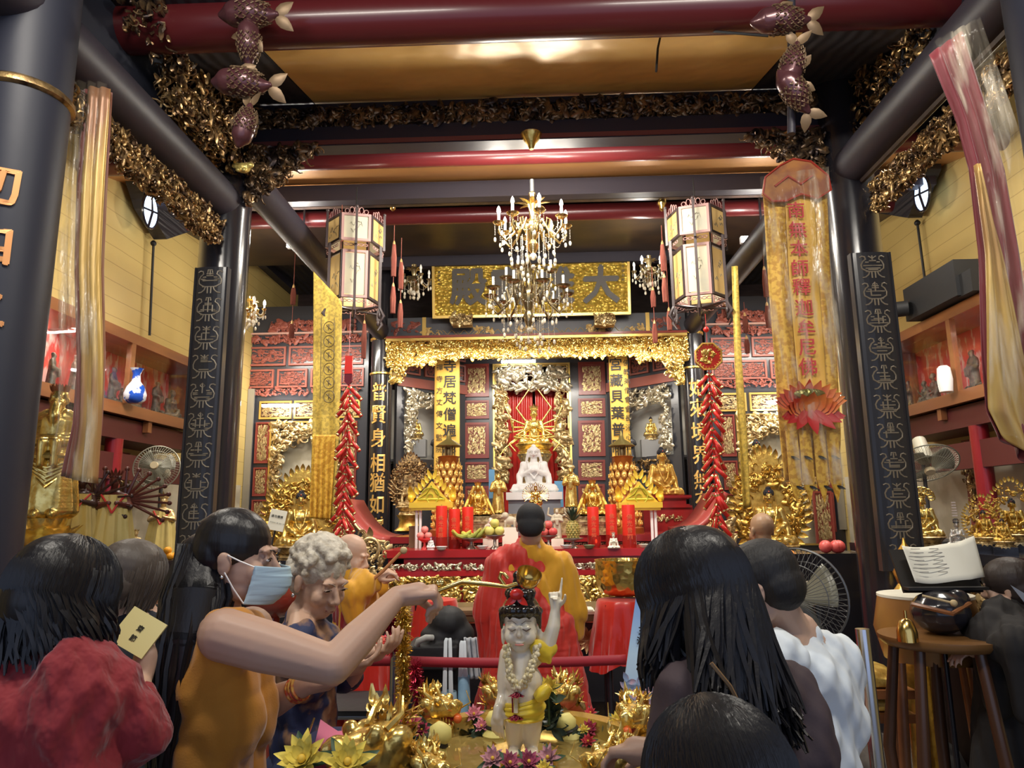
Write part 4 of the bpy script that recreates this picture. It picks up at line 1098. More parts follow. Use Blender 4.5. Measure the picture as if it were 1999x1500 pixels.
b = B(); b.ell(hcm + MC.R @ V((0, -.018, .04)), (.086, .102, .088), MC.R, (18, 12)); b.ell(hcm + MC.R @ V((0, -.045, -.015)), (.078, .07, .07), MC.R, (18, 12)); ob('cropped_hair', fuse(b, .007, 4, mat('cropped black hair', (.02, .02, .022), .8, bump=.5, bs=200, bd=.002)), par=m_c)
b = B(); b.tube([hcm + MC.R @ V((math.sin(a) * .086, -math.cos(a) * .098, -.018 + .012 * math.cos(a))) for a in [(-1.4 + i * .28) for i in range(11)]], .0025, 5); ob('headband_wire', b, chrome, m_c)
thr = mat('pale yellow seam', (.75, .45, .15), .6)
b = B()
for px, py, dx, dy in ((1013, 1090, 6, 22), (1020, 1060, -2, 26), (968, 1135, 14, -18), (1075, 1120, 14, 22), (1092, 1150, 10, 16), (1040, 1180, 3, 20), (985, 1190, 4, 24), (1070, 1230, -3, 26), (1000, 1250, 2, 22), (1105, 1260, -3, 20)):
 pass
m_l = EM('person', 'person in yellow and dark red monk robes holding a mallet beside the firecracker string', 'person')
hml = P(686, 1085, 4.1)
ML = Hum(P(690, 1300, 4.1).x, 4.1, 60, 1.52, head_at=hml, face=(.8, -.1, -.3), hs=1.1)
ML.wr[1] = P(733, 1135, 3.95); ML.el[1] = P(690, 1160, 3.9); ML.hd[1] = dict(d=V((.7, 0, .5)), n=V((0, .3, -1)), curl=.9, side=-1)
ML.wr[-1] = P(745, 1140, 4.25); ML.el[-1] = P(715, 1170, 4.3)
ob('body', ML.skin(skin_l, .007), par=m_l); ob('yellow_robe', robe(ML, yel, 1.0, seed=6), par=m_l)
ob('red_kasaya', kasaya(ML, mat('dark red kasaya', (.28, .01, .02), .6, sheen=.2, bump=.3, bs=8, bd=.015), -1, 7, r=1.05), par=m_l)
e = EM('mallet', 'wooden bell mallet with a round head held by the monk on the left', 'mallet')
b = B(); b.tube([P(728, 1132, 3.9), P(748, 1115, 3.9), P(782, 1080, 3.9)], .009, 8); ob('stick', b, mat('gilt red stick', (.5, .22, .08), .4), e)
b = B(); b.ell(P(788, 1075, 3.9), .02); ob('mallet_head', b, mat('pale wood', (.5, .38, .2), .6), e)
m_r = EM('person', 'shaven headed person in orange robe with red sash before the right gold Buddha', 'person')
hmr = P(1487, 1036, 5.1)
MR = Hum(hmr.x + .02, 5.15, -12, 1.55, head_at=hmr, face=(-.25, .95, -.15), hs=1.1)
ob('body', MR.skin(mat('tanned scalp', (.36, .22, .13), .45, bump=.05, bs=200, bd=.001), .007), par=m_r); ob('orange_robe', robe(MR, ora, 1.02, seed=9), par=m_r)
ob('red_sash', kasaya(MR, redr, -1, 10, r=1.1), par=m_r)
m_n = EM('person', 'person in a black robe with short dark hair at the right frame edge', 'person')
hn = P(1966, 1148, 3.25)
MN = Hum(P(1990, 1400, 3.25).x, 3.25, -50, 1.42, head_at=hn, face=(-.75, .55, -.15), hs=1.05)
MN.el = {1: P(1990, 1260, 2.95), -1: P(1935, 1250, 3.1)}; MN.wr = {1: P(1925, 1270, 3.1), -1: P(1900, 1240, 3.25)}
MN.hd[-1] = dict(d=V((-.8, .1, .1)), n=V((0, 0, -1)), curl=.3, side=1); MN.hd[1] = dict(d=V((-.8, .1, -.1)), n=V((0, 0, -1)), curl=.3, side=-1)
ob('body', MN.skin(skin_l, .007), par=m_n)
ob('black_robe', robe(MN, mat('black robe cloth', (.016, .014, .014), .8, bump=.3, bs=9, bd=.015), 1.15, seed=13, flare=.45, sd=.25), par=m_n)
b = B(); cap_hair(b, hn, MN.R, 1.08, r=(.082, .098, .082)); ob('hair', fuse(b, .006, 2, mat('dark brown hair', (.035, .024, .02), .5, bump=.6, bs=90, bst=(1, 1, .2), bd=.004)), par=m_n)
b = B(); b.add([tuple(P(*p)) for p in ((1972, 1142, 2.85), (2010, 1165, 2.85), (2010, 1190, 2.9))] + [tuple(P(*p)) for p in ((1972, 1142, 2.853), (2010, 1165, 2.853), (2010, 1190, 2.903))], [(0, 1, 2), (5, 4, 3), (0, 3, 4, 1), (1, 4, 5, 2), (2, 5, 3, 0)])
T(ob('paper_sheet', b, mat('bluish white paper', (.7, .78, .85), .7), smooth=False), 'white folded paper beside the head of the black robed person', 'paper')
# ================================================================ STATUES (unit sized prototypes, base at z=0, facing -y)
def face_unit(b, c, s, tilt=0.05):
 """small stylised statue face looking to -y"""
 head(b, c, basis((0, -1, -tilt)), s)
def seated(h=1.0, arms='lap', vox=.011, mt=None, name='body', seed=0, robe=True, slim=1.0, fold=.004):
 b = B()
 for q in (-1, 1):
  b.chain([V((q * .10, .05, .09)), V((q * .33, -.08, .075)), V((-q * .06, -.24, .08))], [.10, .085, .055])
  b.ell((q * .30, -.02, .05), (.14, .17, .05)); b.ell((q * -.09, -.26, .10), (.07, .045, .03))
  b.caps((q * .17 * slim, .03, .53), (q * .25 * slim, .01, .32), .07, .06)
  if arms == 'lap': b.caps((q * .25, .01, .32), (q * .05, -.17, .19), .058, .036)
  elif arms == 'pray': b.caps((q * .25, .01, .32), (q * .02, -.17, .42), .052, .03)
  elif arms == 'raise' and q < 0: b.caps((q * .25, .0, .32), (q * .22, -.17, .50), .052, .032); b.ell((q * .21, -.19, .56), (.035, .02, .05))
  elif arms == 'raise': b.caps((q * .25, .01, .32), (q * .10, -.19, .22), .055, .036); b.ell((q * .05, -.22, .24), (.05, .05, .05))
  b.caps((q * .25 * slim, .02, .33), (q * .27, -.06, .12), .066, .05)
 b.ell((0, -.22, .17), (.10, .06, .035)); b.ell((0, .03, .30), (.17 * slim, .12, .24)); b.ell((0, .0, .46), (.185 * slim, .115, .13))
 b.ell((0, -.12, .05), (.28, .18, .05)); b.ell((0, .02, .08), (.3, .17, .09))
 b.caps((0, .0, .56), (0, -.01, .64), .062, .055)
 c = V((0, -.02, .755)); face_unit(b, c, .98)
 for q in (-1, 1): b.ell(c + V((q * .078, .005, -.05)), (.014, .018, .045))
 for q in (-1, 1): b.tube([(q * .10, -.07, .60), (q * .10, -.12, .48), (q * .06, -.15, .34), (-q * .02, -.17, .25)], .016, 6)
 me = fuse(b, vox, 2, mt, name); folds(me, fold, 34, 24, 18, zr=(.25, .62), seed=seed)
 def nar(co, no):
  k = .88 + .12 * np.clip((co[:, 2] - .50) / .14, 0, 1); co = co.copy(); co[:, 0] *= k; return co
 warp(me, nar)
 return me
hair_blue = mat('black blue curled hair', (.02, .022, .035), .5, bump=1.0, bs=55, bt='voronoi', bd=.01)
def bun_hair(par, c=V((0, -.02, .755)), s=.98, mt=None, jewel=True):
 b = B(); b.ell(c + V((0, .018, .042)) * s, (.086 * s, .102 * s, .082 * s)); b.ell(c + V((0, .02, .118)) * s, (.046 * s, .046 * s, .035 * s)); b.ell(c + V((0, .05, -.02)) * s, (.078 * s, .07 * s, .07 * s))
 o = ob('hair', b, mt or hair_blue, par)
 if jewel: b = B(); b.ell(c + V((0, -.083, .068)) * s, (.012, .008, .012)); ob('jewel', b, mat('coral jewel', (.6, .12, .06), .3), o)
def face_paint(par, c=V((0, -.02, .755)), s=.98):
 R = basis((0, -1, -.05)); mk_ = mat('painted features', (.05, .025, .015), .4)
 for q in (-1, 1):
  b = B(); b.tube([c + R @ (V((q * x, y, z)) * s) for x, y, z in ((.014, .093, .0), (.030, .092, -.004), (.046, .080, .001))], .0028 * s, 5); ob('eye_line', b, mk_, par)
  b = B(); b.tube([c + R @ (V((q * x, y, z)) * s) for x, y, z in ((.010, .098, .022), (.028, .093, .033), (.050, .070, .026))], .003 * s, 5); ob('brow_line', b, mk_, par)
 b = B(); b.tube([c + R @ (V((x, .1035 - abs(x) * .4, -.059)) * s) for x in (-.018, -.009, 0, .009, .018)], .003 * s, 5); ob('lip_line', b, mat('painted lips', (.45, .07, .04), .4), par)
def lotus(par, r, h, mt, n=14, z=0, name='lotus_base', rows=2):
 b = B(); b.lathe([(r * .75, z), (r * .8, z + h * .15), (r * .6, z + h * .35), (r * .7, z + h * .5), (r * .95, z + h * .9), (r * .9, z + h)], 28)
 for k in range(rows):
  for i in range(n):
   a = 2 * PI * (i + .5 * k) / n; d = V((math.cos(a), math.sin(a), 0))
   up = 1 if k == 0 else -1
   b.cone_leaf(V((0, 0, z + h * (.42 if k == 0 else .38))) + d * r * .62, (d * .75 + V((0, 0, .8 * up))), h * .75, r * .42, -d, .35)
 return ob(name, b, mt, par)
def plinth(par, w, d, h, mt, z=0, name='plinth', waist=.8):
 b = B()
 for zz_, ww, hh in ((0, 1, .18), (.18, .92, .1), (.28, waist, .4), (.68, .92, .1), (.78, 1, .22)):
  b.box((0, 0, z + h * (zz_ + hh / 2)), (w * ww, d * ww, h * hh))
 return ob(name, b, mt, par, smooth=False)
def halo(par, w, h, z, y, mt, seed, n=220, name='flame_halo', disc=True):
 b = B()
 def out(t): # pointed arch
  a = -PI / 2 + 2 * PI * t
  x = math.cos(a) * w / 2; zc = math.sin(a); zz_ = zc * h / 2 * (1.0 if zc < 0 else 1 + .25 * zc ** 6)
  return (x, zz_ + h / 2)
 pts = [out(i / 40) for i in range(40)]
 if disc: b.poly(pts, .02)
 for i in range(40):
  x, zz_ = pts[i]; d = V((x, 0, zz_ - h / 2)).normalized() + V((0, 0, .5))
  b.cone_leaf((x * .95, -.015, (zz_ - h / 2) * .95 + h / 2), d, h * .11, h * .06, (0, -1, 0), .1)
 bb = B(); carve(bb, w, h, n, h * .14, seed, -.015, .04, shape=lambda x, zz2: (x / (w / 2)) ** 2 + (zz2 / (h / 2)) ** 2 < .95 and (x / (w / 2)) ** 2 + (zz2 / (h / 2)) ** 2 > .25)
 b.merge(bb, Matrix.Translation((0, 0, h / 2)))
 o = ob(name, b, mt, par); o.location = (0, y, z); return o
def crown(par, c, s, mt, n=7, h=.09):
 b = B(); b.lathe([(.078 * s, 0), (.084 * s, .01 * s), (.084 * s, .03 * s), (.078 * s, .03 * s)], 24, Matrix.Translation(c + V((0, .01, .055)) * s), close=False)
 for i in range(n):
  a = -PI / 2 + (i - (n - 1) / 2) * .5; d = V((math.cos(a), math.sin(a), 0))
  b.cone_leaf(c + V((0, .01, .07)) * s + d * .082 * s, V((0, 0, 1)) + d * .25, h * s * (1.25 if i == n // 2 else 1), .05 * s, d, .1)
  b.ell(c + V((0, .01, .085)) * s + d * .09 * s, .011 * s, None, (6, 4))
 b.ell(c + V((0, .01, .11)) * s, (.045 * s, .045 * s, .05 * s))
 return ob('crown', b, mt, par)
def place(root, p, H, rz=0, label=None, cat='statue', group=None):
 root.location = tuple(p); root.scale = (H, H, H); root.rotation_euler = (0, 0, rz)
 if label: T(root, label, cat, group)
 return root
def standing(mt, seed=0, arms='pray', vox=.012, robew=1.0, hs=.62, beard=False):
 b = B()
 c = V((0, -.01, .88)); face_unit(b, c, hs)
 for i in range(30):
  t = i / 29; z = .05 + .66 * t
  w = (.155 - .05 * t + .04 * max(0, t - .75)) * robew
  b.ell((0, .0, z), (w * 1.05, w * .75, .08))
 for q in (-1, 1):
  b.caps((q * .06, 0, .76), (q * .12, 0, .72), .055, .055)
  e = V((q * .165, -.02, .57)); b.caps((q * .12, 0, .72), e, .055, .055)
  w = {'pray': V((q * .02, -.14, .62)), 'down': V((q * .16, -.1, .45)), 'fold': V((-q * .04, -.14, .55)), 'hold': V((q * .05, -.16, .52))}[arms]
  b.caps(e, w, .052, .04); b.caps(w, w + V((0, .0, -.16)), .04, .03)
  b.caps((q * .05, -.06, .05), (q * .05, -.12, .03), .035)
 b.caps((0, 0, .76), (0, 0, .84), .05, .035)
 if beard: b.chain([c + V((0, -.06, -.05)), c + V((0, -.085, -.13)), c + V((0, -.08, -.22))], [.04, .04, .012])
 me = fuse(b, vox, 2, mt); folds(me, .005, 34, 24, 5, zr=(.05, .8), seed=seed); return me
def mk_buddha(mt=gold, arms='lap', hair=True, seed=0, base='lotus', hcol=None):
 e = EM('buddha_statue'); off = .20 if base else 0
 o = ob('body', seated(mt=mt, arms=arms, seed=seed), par=e);
 g = bpy.data.objects
 if hair: bun_hair(e, mt=hcol)
 face_paint(e)
 if off:
  for ch in e.children: ch.location = (0, 0, off)
  if base == 'lotus': lotus(e, .42, .22, gold_dk2 if mt != white_p else mt)
  else: plinth(e, .85, .6, .22, redlac)
 return e
bud = mk_buddha(gold, 'lap')
bud2 = mk_buddha(gold, 'raise', seed=3, base='plinth')
def arm(b, pts, r=.022, hand_=True):
 b.chain([V(p) for p in pts], [r * 1.25, r, r * .8][:len(pts)], (8, 6))
 if hand_:
  p = V(pts[-1]); d = (V(pts[-1]) - V(pts[-2])).normalized(); b.ell(p + d * .03, (.026, .018, .032), None, (8, 6))
  for k in (-1, 0, 1): b.caps(p + d * .04, p + d * .075 + V((k * .016, 0, 0)), .008, .006, (6, 4))
def mk_many(mt, vox=.013, n=0):
 e = EM('many_armed_statue')
 b_ = seated(mt=mt, arms='pray', vox=vox); ob('body', b_, par=e)
 crown(e, V((0, -.02, .755)), .98, mt, 7, .12); face_paint(e)
 return e
YT = 10.45
th = mk_many(gold_br)
def arms_part(par, lst, mt, name='arm'):
 for pts in lst:
  for q in (-1, 1):
   b = B(); arm(b, [(q * x, y, z) for x, y, z in pts]); ob(name, fuse(b, .01, 1, mt), par=par)
arms_part(th, [[(.15, .05, .50), (.42, .0, .88), (.14, -.02, 1.28)], [(.17, .05, .46), (.55, 0, .62), (.66, -.02, .86)], [(.17, .05, .42), (.52, 0, .42), (.56, -.04, .62)],
    [(.17, .05, .38), (.50, -.02, .30), (.50, -.05, .50)], [(.16, .05, .33), (.48, -.05, .18), (.10, -.25, .10)], [(.16, .0, .38), (.42, -.1, .22), (.02, -.28, .16)],
    [(.17, .05, .36), (.60, 0, .02), (.48, -.05, -.12)], [(.17, .05, .30), (.68, 0, -.06), (.78, -.05, -.2)]], gold_br)
for q in (-1, 1):
 b = B();
 for i in range(4): b.ell((q * .66, -.02, 1.0 + i * .05), (.035 - abs(i - 1.5) * .006, .03, .022), None, (8, 6))
 ob('held_pagoda', b, gold, th)
pt = P(1043, 862, YT - .35)
pl = P(1043, 866, YT)
place(th, (P(1043, 860, 10.0).x, 10.0, P(1043, 868, 10.0).z), S(82, 10.0), 0, 'gilded many armed crowned statue before the red curtains of the central niche')
lotus(th, .5, .25, gold_br, z=-.24)
b = B(); b.lathe([(.42, -1.1), (.5, -1.0), (.3, -.9), (.28, -.5), (.42, -.24)], 20); b.box((0, 0, -1.1 - (th.location.z / S(82, 10.0) - 1.1) / 2), (.6, .5, th.location.z / S(82, 10.0) - 1.1)); ob('pedestal', b, gold_dk2, th)
whs = mat('bright white jade', (.93, .93, .92), .35, coat=.2, bump=.1, bs=20, bd=.004)
wb = EM('white_buddha_statue'); ob('body', seated(mt=whs, arms='pray', seed=8, fold=.007), par=wb)
b = B(); c = V((0, -.02, .755)); b.ell(c + V((0, .018, .042)), (.088, .102, .085)); b.ell(c + V((0, .02, .13)), (.04, .04, .04));
for q in (-1, 1):
 for k in range(5): b.tube([c + V((q * (.05 + k * .008), .0, .07)), c + V((q * (.088 + k * .004), .01 + k * .01, -.02)), c + V((q * (.10 + k * .006), .02 + k * .008, -.13)), c + V((q * (.12 + k * .006), .03, -.20))], [.018, .016, .013, .004], 6)
ob('long_hair', fuse(b, .01, 2, whs), par=wb); face_paint(wb)
YW = 7.9
ptop, pbot = P(1043, 868, YW), P(1043, 962, YW)
place(wb, (pbot.x, YW, pbot.z), (ptop.z - pbot.z) / .92, 0, 'brightly lit white seated statue with long hair below the gilded many armed figure')
wb.scale.x *= 1.22
b = B(); b.box((0, 0, -.07), (.86, .66, .14)); ob('white_plinth', b, whs, wb, smooth=False)
b = B(); Hh = (pbot.z) / wb.scale.z - .14; b.box((0, .05, -.14 - Hh / 2), (.8, .6, Hh)); ob('grey_pedestal', b, mat('grey marble pedestal', (.25, .27, .30), .3), wb, smooth=False)
def at(root, px, pytop, pybot, Y, label, rz=0, f=1.0, cat='statue', unit=1.0, group=None):
 t, c = P(px, pytop, Y), P(px, pybot, Y); return place(root, c, (t.z - c.z) / unit * f, rz, label, cat, group)
bron = mat('bronze gilt skin', (.62, .36, .08), .35, .7, bump=.15, bs=12, bd=.004, col2=(.75, .48, .12), cs=5)
big = mk_buddha(bron, 'lap', base='plinth', seed=2)
at(big, 1296, 868, 992, 7.9, 'large bronze gold seated Buddha with blue black hair right of the altar offerings', .12, unit=1.15)
b = B(); Hh = big.location.z / big.scale.z; b.box((0, .05, -Hh / 2), (.9, .62, Hh)); ob('carved_stand', b, redlac, big, smooth=False)
b = B(); carve(b, .5, .1, 30, .09, 4, 0, .01); k = ob('stand_relief', b, gold_dk2, big); k.location = (0, -.28, -.18)
out_r = mk_buddha(gold_br, 'lap', base='lotus', seed=5); at(out_r, 1510, 944, 1092, 7.2, 'gold seated Buddha with black hair in front of the right flame halo', -.25, unit=1.15)
halo(out_r, 1.05, 1.45, .05, .32, gold, 12, name='flame_halo')
out_l = mk_buddha(gold_br, 'lap', base='lotus', seed=6); at(out_l, 583, 952, 1092, 7.2, 'gold seated Buddha with black hair in front of the left flame halo', .3, unit=1.15)
halo(out_l, 1.15, 1.3, .0, .34, gold, 13)
sm = mk_buddha(gold_br, 'raise', base='lotus', seed=7); at(sm, 1483, 853, 962, 8.6, 'smaller pale gold seated figure inside the right outer shrine niche', -.15, unit=1.15)
b = B(); Hh = sm.location.z / sm.scale.z; b.box((0, 0, -Hh / 2), (.7, .6, Hh)); ob('pedestal', b, redlac, sm, smooth=False)
for o_ in (out_r, out_l):
 b = B(); Hh = o_.location.z / o_.scale.z; b.box((0, .1, -Hh / 2), (.95, .8, Hh)); ob('pedestal', b, lacq, o_, smooth=False)
for s, px in ((-1, 812), (1, 1272)):
 t = mk_buddha(gold_br, 'lap', base='lotus', seed=4) if s < 0 else dup(tiny)
 if s < 0: tiny = t
 at(t, px, 812, 858, 10.1, 'tiny gilt seated Buddha in the %s mirrored silver niche' % ('left' if s < 0 else 'right'), unit=1.15)
 b = B(); b.box((px and P(px, 876, 10.1).x, 10.1, P(px, 876, 10.1).z - .0), (.3, .16, S(34, 10.1))); o = ob('niche_step', b, mat('grey step', (.3, .3, .3), .4), smooth=False); T(o, 'grey stepped block carrying the tiny Buddha in the %s niche' % ('left' if s < 0 else 'right'), 'block')
 for k in (-1, 1):
  d = EM('guardian_figure'); dk_fig = mat('dark bronze figure', (.09, .09, .10), .35, .5)
  ob('body', standing(dk_fig, seed=3, vox=.03), par=d); at(d, px + s * -1 * (38 if k > 0 else -30) * (1 if k > 0 else .8), 848 if k > 0 else 860, 895, 9.95, 'dark standing guardian figure on the %s of the %s mirrored niche' % ('inner side' if k > 0 else 'outer side', 'left' if s < 0 else 'right'))
god = mk_many(gold_dk2); halo(god, 1.1, 1.5, -.1, .2, gold_dk, 21, 260, 'carved_mandorla')
at(god, 800, 925, 990, 7.9, 'dark gilt crowned figure before a pointed carved mandorla, left of the altar', .15)
lotus(god, .42, .26, gold_dk2, z=-.24)
b = B(); b.lathe([(.36, -.75), (.46, -.7), (.34, -.6), (.3, -.4), (.4, -.24)], 20, lobes=20, amp=.12); ob('ribbed_base', b, gold, god)
b = B(); Hh = god.location.z / god.scale.z - .75; b.box((0, 0, -.75 - Hh / 2), (.9, .6, Hh)); ob('pedestal', b, lacq, god, smooth=False)
arms_part(god, [[(.15, .05, .45), (.4, .02, .55), (.55, 0, .75)], [(.15, .05, .4), (.45, .02, .4), (.62, 0, .55)]], gold_dk2)
gy = EM('gilt_goddess_statue'); ob('body', seated(mt=gold, arms='raise', seed=12, fold=.008), par=gy); crown(gy, V((0, -.02, .755)), .98, gold, 5, .1); face_paint(gy)
b = B(); b.tube([(-.09, .04, .8), (-.16, .04, .62), (-.24, .06, .45), (-.36, .0, .2), (-.45, -.05, .02)], [.05, .06, .06, .05, .02], 8, flat=.5); b.tube([(.09, .04, .8), (.16, .04, .62), (.24, .06, .45), (.36, .0, .2), (.45, -.05, .02)], [.05, .06, .06, .05, .02], 8, flat=.5)
ob('veil', fuse(b, .014, 2, gold), par=gy)
at(gy, 933, 935, 1008, 6.75, 'gilt veiled goddess statue left of the white statue', .1)
gy2 = dup(gy); at(gy2, 1158, 930, 1008, 6.75, 'gilt veiled goddess statue right of the white statue', -.1)
for g_ in (gy, gy2):
 b = B(); b.box((0, 0, -.1), (.8, .55, .2)); b.box((0, 0, -.12), (.9, .62, .05)); ob('rock_base', b, gold_dk2, g_, smooth=False)
stb = EM('gilt_disciple_statue'); ob('body', standing(gold_br, arms='pray', seed=4, hs=.75), par=stb)
at(stb, 973, 922, 1004, 7.3, 'brightly lit gold standing disciple left of the white statue', .15)
st2 = dup(stb); at(st2, 1116, 910, 992, 7.3, 'gold standing disciple in patterned robe right of the white statue', -.15)
for g_ in (stb, st2):
 b = B(); b.lathe([(.22, -.12), (.24, -.05), (.2, 0)], 16); ob('round_base', b, gold, g_)
br = mk_many(brass, .016)
fan_arms = []
for i in range(13):
 a = math.radians(-35 + i * 11); fan_arms.append([(.14, .06, .42), (.14 + math.cos(a) * .35, .04, .42 + math.sin(a) * .35), (.14 + math.cos(a) * .58, -.02 + .05 * (i % 2), .42 + math.sin(a) * .58)])
for pts in fan_arms:
 for q in (-1, 1):
  b = B(); b.tube([(q * x, y, z) for x, y, z in pts], [.02, .016, .012], 6); b.ell((q * pts[-1][0], pts[-1][1], pts[-1][2]), (.03, .02, .03), None, (6, 4)); ob('arm', b, brass, br)
b = B()
for q in (-1, 1): b.tube([(q * .14, .05, .52), (q * .3, .02, .72), (0, -.01, 1.12)], .014, 6)
ob('joined_arms', b, brass, br)
lotus(br, .42, .3, brass, z=-.3)
at(br, 1046, 946, 982, 6.5, 'small dark brass many armed statue on a lotus just above the monk')
# ================================================================ ALTAR TABLES AND OFFERINGS
bpy.data.objects.remove  # noqa
def kill(root):
 for ch in list(root.children): kill(ch)
 bpy.data.objects.remove(root)
ZB = P(1045, 1044, 7.0).z
e = EM('upturned_altar_table', 'long dark altar table with red upturned ends and a gilt fretted edge carrying the statues', 'table', (0, 7.22, 0))
xa, xb = P(762, 1040, 6.9).x, P(1328, 1040, 6.9).x
b = B(); b.box((0, -.10, ZB - .03), (xb - xa, .9, .06)); ob('table_top', b, redlac, e, smooth=False)
for s in (-1, 1):
 X0 = xa if s < 0 else xb
 def up(u, v): t = u; return (X0 + s * t * .42, -.52 + .84 * v, ZB + .36 * t ** 2.2)
 b = B(); b.grid(up, 12, 2); o = ob('upturned_end', b, mat('dusty red lacquer', (.42, .07, .06), .4, coat=.1), e); m = o.modifiers.new('t', 'SOLIDIFY'); m.thickness = .05; m.offset = 1
 b = B(); b.tube([V(up(t / 8, 0)) + V((0, -.01, -.04)) for t in range(9)], .014, 6); carve(b, .01, .01, 1, .01, 1)
 ob('gilt_edge', b, gold_dk2, e)
 b = B(); bb = B(); carve(bb, .5, .24, 60, .12, 33 + s, 0, .02, shape=lambda x, z: z < x * s * .5 + .02); b.merge(bb, Matrix.Translation((X0 + s * .2, -.53, ZB - .0))); ob('scroll_bracket', b, gold_dk2, e)
b = B();
for i in range(74):
 x = xa - .1 + (xb - xa + .2) * i / 73
 b.box((x, -.525, ZB - .075), (.028, .012, .006)); b.box((x - .014, -.525, ZB - .09), (.006, .012, .03)); b.box((x + .01, -.525, ZB - .09), (.018, .012, .006))
b.box((0, -.525, ZB - .055), (xb - xa + .2, .02, .008)); b.box((0, -.525, ZB - .115), (xb - xa + .2, .02, .012)); ob('fretwork', b, gold_dk2, e, smooth=False)
b = B(); b.box((0, -.47, ZB - .30), (xb - xa, .05, .48)); b.box((0, .3, ZB / 2), (xb - xa, .05, ZB - .1)); ob('apron', b, lacq2, e, smooth=False)
bb = B(); carve(bb, xb - xa, .3, 260, .16, 44, 0, .03); o = ob('apron_carving', bb, gold_dk2, e); o.location = (0, -.50, ZB - .28)
for x in (xa + .1, xb - .1):
 for y in (-.42, .28): b = B(); b.box((x, y, (ZB - .06) / 2), (.12, .12, ZB - .06)); ob('leg', b, lacq2, e, smooth=False)
def drop_base(root, z=ZB, w=.8, d=.55, mt=None):
 s_ = root.scale.z; H = (root.location.z - z) / s_
 lo = min((ch.location.z for ch in root.children), default=0)
 b = B();
 for zz_, ww, hh in ((0, 1, .2), (.2, .85, .15), (.35, .7, .3), (.65, .85, .15), (.8, 1, .2)): b.box((0, 0, -H + H * (zz_ + hh / 2)), (w * ww, d * ww, H * hh))
 ob('gilt_stand', b, mt or gold_dk2, root, smooth=False)
for r_ in (gy, gy2, stb, st2): drop_base(r_)
drop_base(br, P(1045, 1072, 6.05).z, .5, .4)
YA = 6.05; ZA = P(1045, 1072, YA).z
xa, xb = P(762, 1075, YA).x, P(1332, 1070, YA).x
W_ = xb - xa
redt = mat('bright red altar paint', (.42, .015, .018), .3, coat=.25, col2=(.35, .012, .015), cs=2)
e = EM('altar_table', 'long red offering table with gold carved apron in front of the statues', 'table', ((xa + xb) / 2, YA + .3, 0))
b = B(); b.box((0, 0, ZA - .03), (W_ + .1, .72, .06)); b.box((0, -.0, ZA - .085), (W_ + .02, .66, .05)); b.box((0, 0, ZA - .19), (W_ + .06, .70, .04)); ob('table_top', b, redt, e, smooth=False)
def apron(z0, z1, n, size, seed, mt, nm, yy=-.33, back=redt):
 k = 4
 b = B(); b.box((0, yy + .02, (z0 + z1) / 2), (W_, .03, z1 - z0)); ob(nm + '_board', b, back, e, smooth=False)
 for i in range(k):
  b = B(); carve(b, W_ / k - .03, z1 - z0 - .02, n, size, seed + i, 0, .02); o = ob(nm, b, mt, e); o.location = (-W_ / 2 + W_ / k * (i + .5), yy, (z0 + z1) / 2)
apron(ZA - .17, ZA - .11, 55, .07, 400, silver_g, 'upper_relief')
apron(ZA - .43, ZA - .21, 190, .11, 410, gold_br, 'gilt_relief')
b = B(); b.box((0, -.32, ZA - .44), (W_, .06, .03)); b.box((0, -.32, ZA - .53), (W_, .05, .02)); ob('red_rail', b, redt, e, smooth=False)
apron(ZA - .60, ZA - .47, 70, .10, 420, gold_dk2, 'lower_relief')
b = B(); b.box((0, -.28, (ZA - .6) / 2), (W_ - .2, .03, ZA - .6)); ob('back_board', b, lacq, e, smooth=False)
for x in (-W_ / 2 + .07, W_ / 2 - .07):
 for y in (-.28, .28): b = B(); b.box((x, y, (ZA - .06) / 2), (.10, .10, ZA - .08)); ob('leg', b, redt, e, smooth=False)
for px in (762, 1180):
 b = B(); carve(b, .14, .5, 50, .1, px, 0, .03); o = ob('corner_carving', b, gold_br, e); o.location = (P(px, 1100, YA).x - e.location.x, -.35, ZA - .45)
YO = 6.2
def on(px, Y=YO, z=ZA):
 Y += .14; p = P(px, 1060, Y); return V((p.x, Y, z))
cand = mat('red ritual candle wax', (.74, .035, .02), .4, sss=.1, coat=.1)
flame = mat('candle glow', (1, .6, .2), .5, emi=(1, .55, .2), es=6)
redg = mat('red candle glass', (.55, .04, .03), .12, trans=.5)
glassm = mat('clear glass', (.9, .9, .9), .03, trans=.95, ior=1.3)
def candle(px, py0, py1, Y, lab, w=22, mark=True):
 t = P(px, py0, Y); z = ZA; h = t.z - z; r = S(w, Y) / 2
 e = EM('red_candle', lab, 'candle', (t.x, Y, z), group=None)
 b = B(); b.lathe([(r * .95, 0), (r, .01), (r, h - .01), (r * .96, h)], 20); ob('wax', b, cand, e)
 b = B(); b.lathe([(r * 1.04, 0), (r * 1.1, .02), (r * 1.06, .10), (r * 1.02, .10), (r * 1.02, .02)], 20, close=False); ob('holder', b, redg, e)
 me = text_mesh('佛光普照', r * .9, .002, mat('red gilt character', (.70, .16, .06), .4), True, 1.1); o = ob('lettering', me, par=e); o.location = (0, -r - .002, h * .72)
 b = B(); b.cyl((0, 0, h), (0, 0, h + .012), .0015, n=5); ob('wick', b, ink, e)
 return e
for a in ((862, 988, 0, 6.2, 'tall red candle on the left, farthest from the monk'), (887, 994, 0, 6.27, 'red candle on the left between the two others'), (913, 990, 0, 6.33, 'red candle on the left nearest the bananas and gilt goddess'),
   (1157, 990, 0, 6.2, 'red candle on the right beside the pineapple'), (1192, 985, 0, 6.33, 'tall red candle on the right between the two others'), (1226, 986, 0, 6.1, 'broad red candle on the right in front of the gold gable')):
 candle(*a, w=25 if a[0] > 1200 else 22)
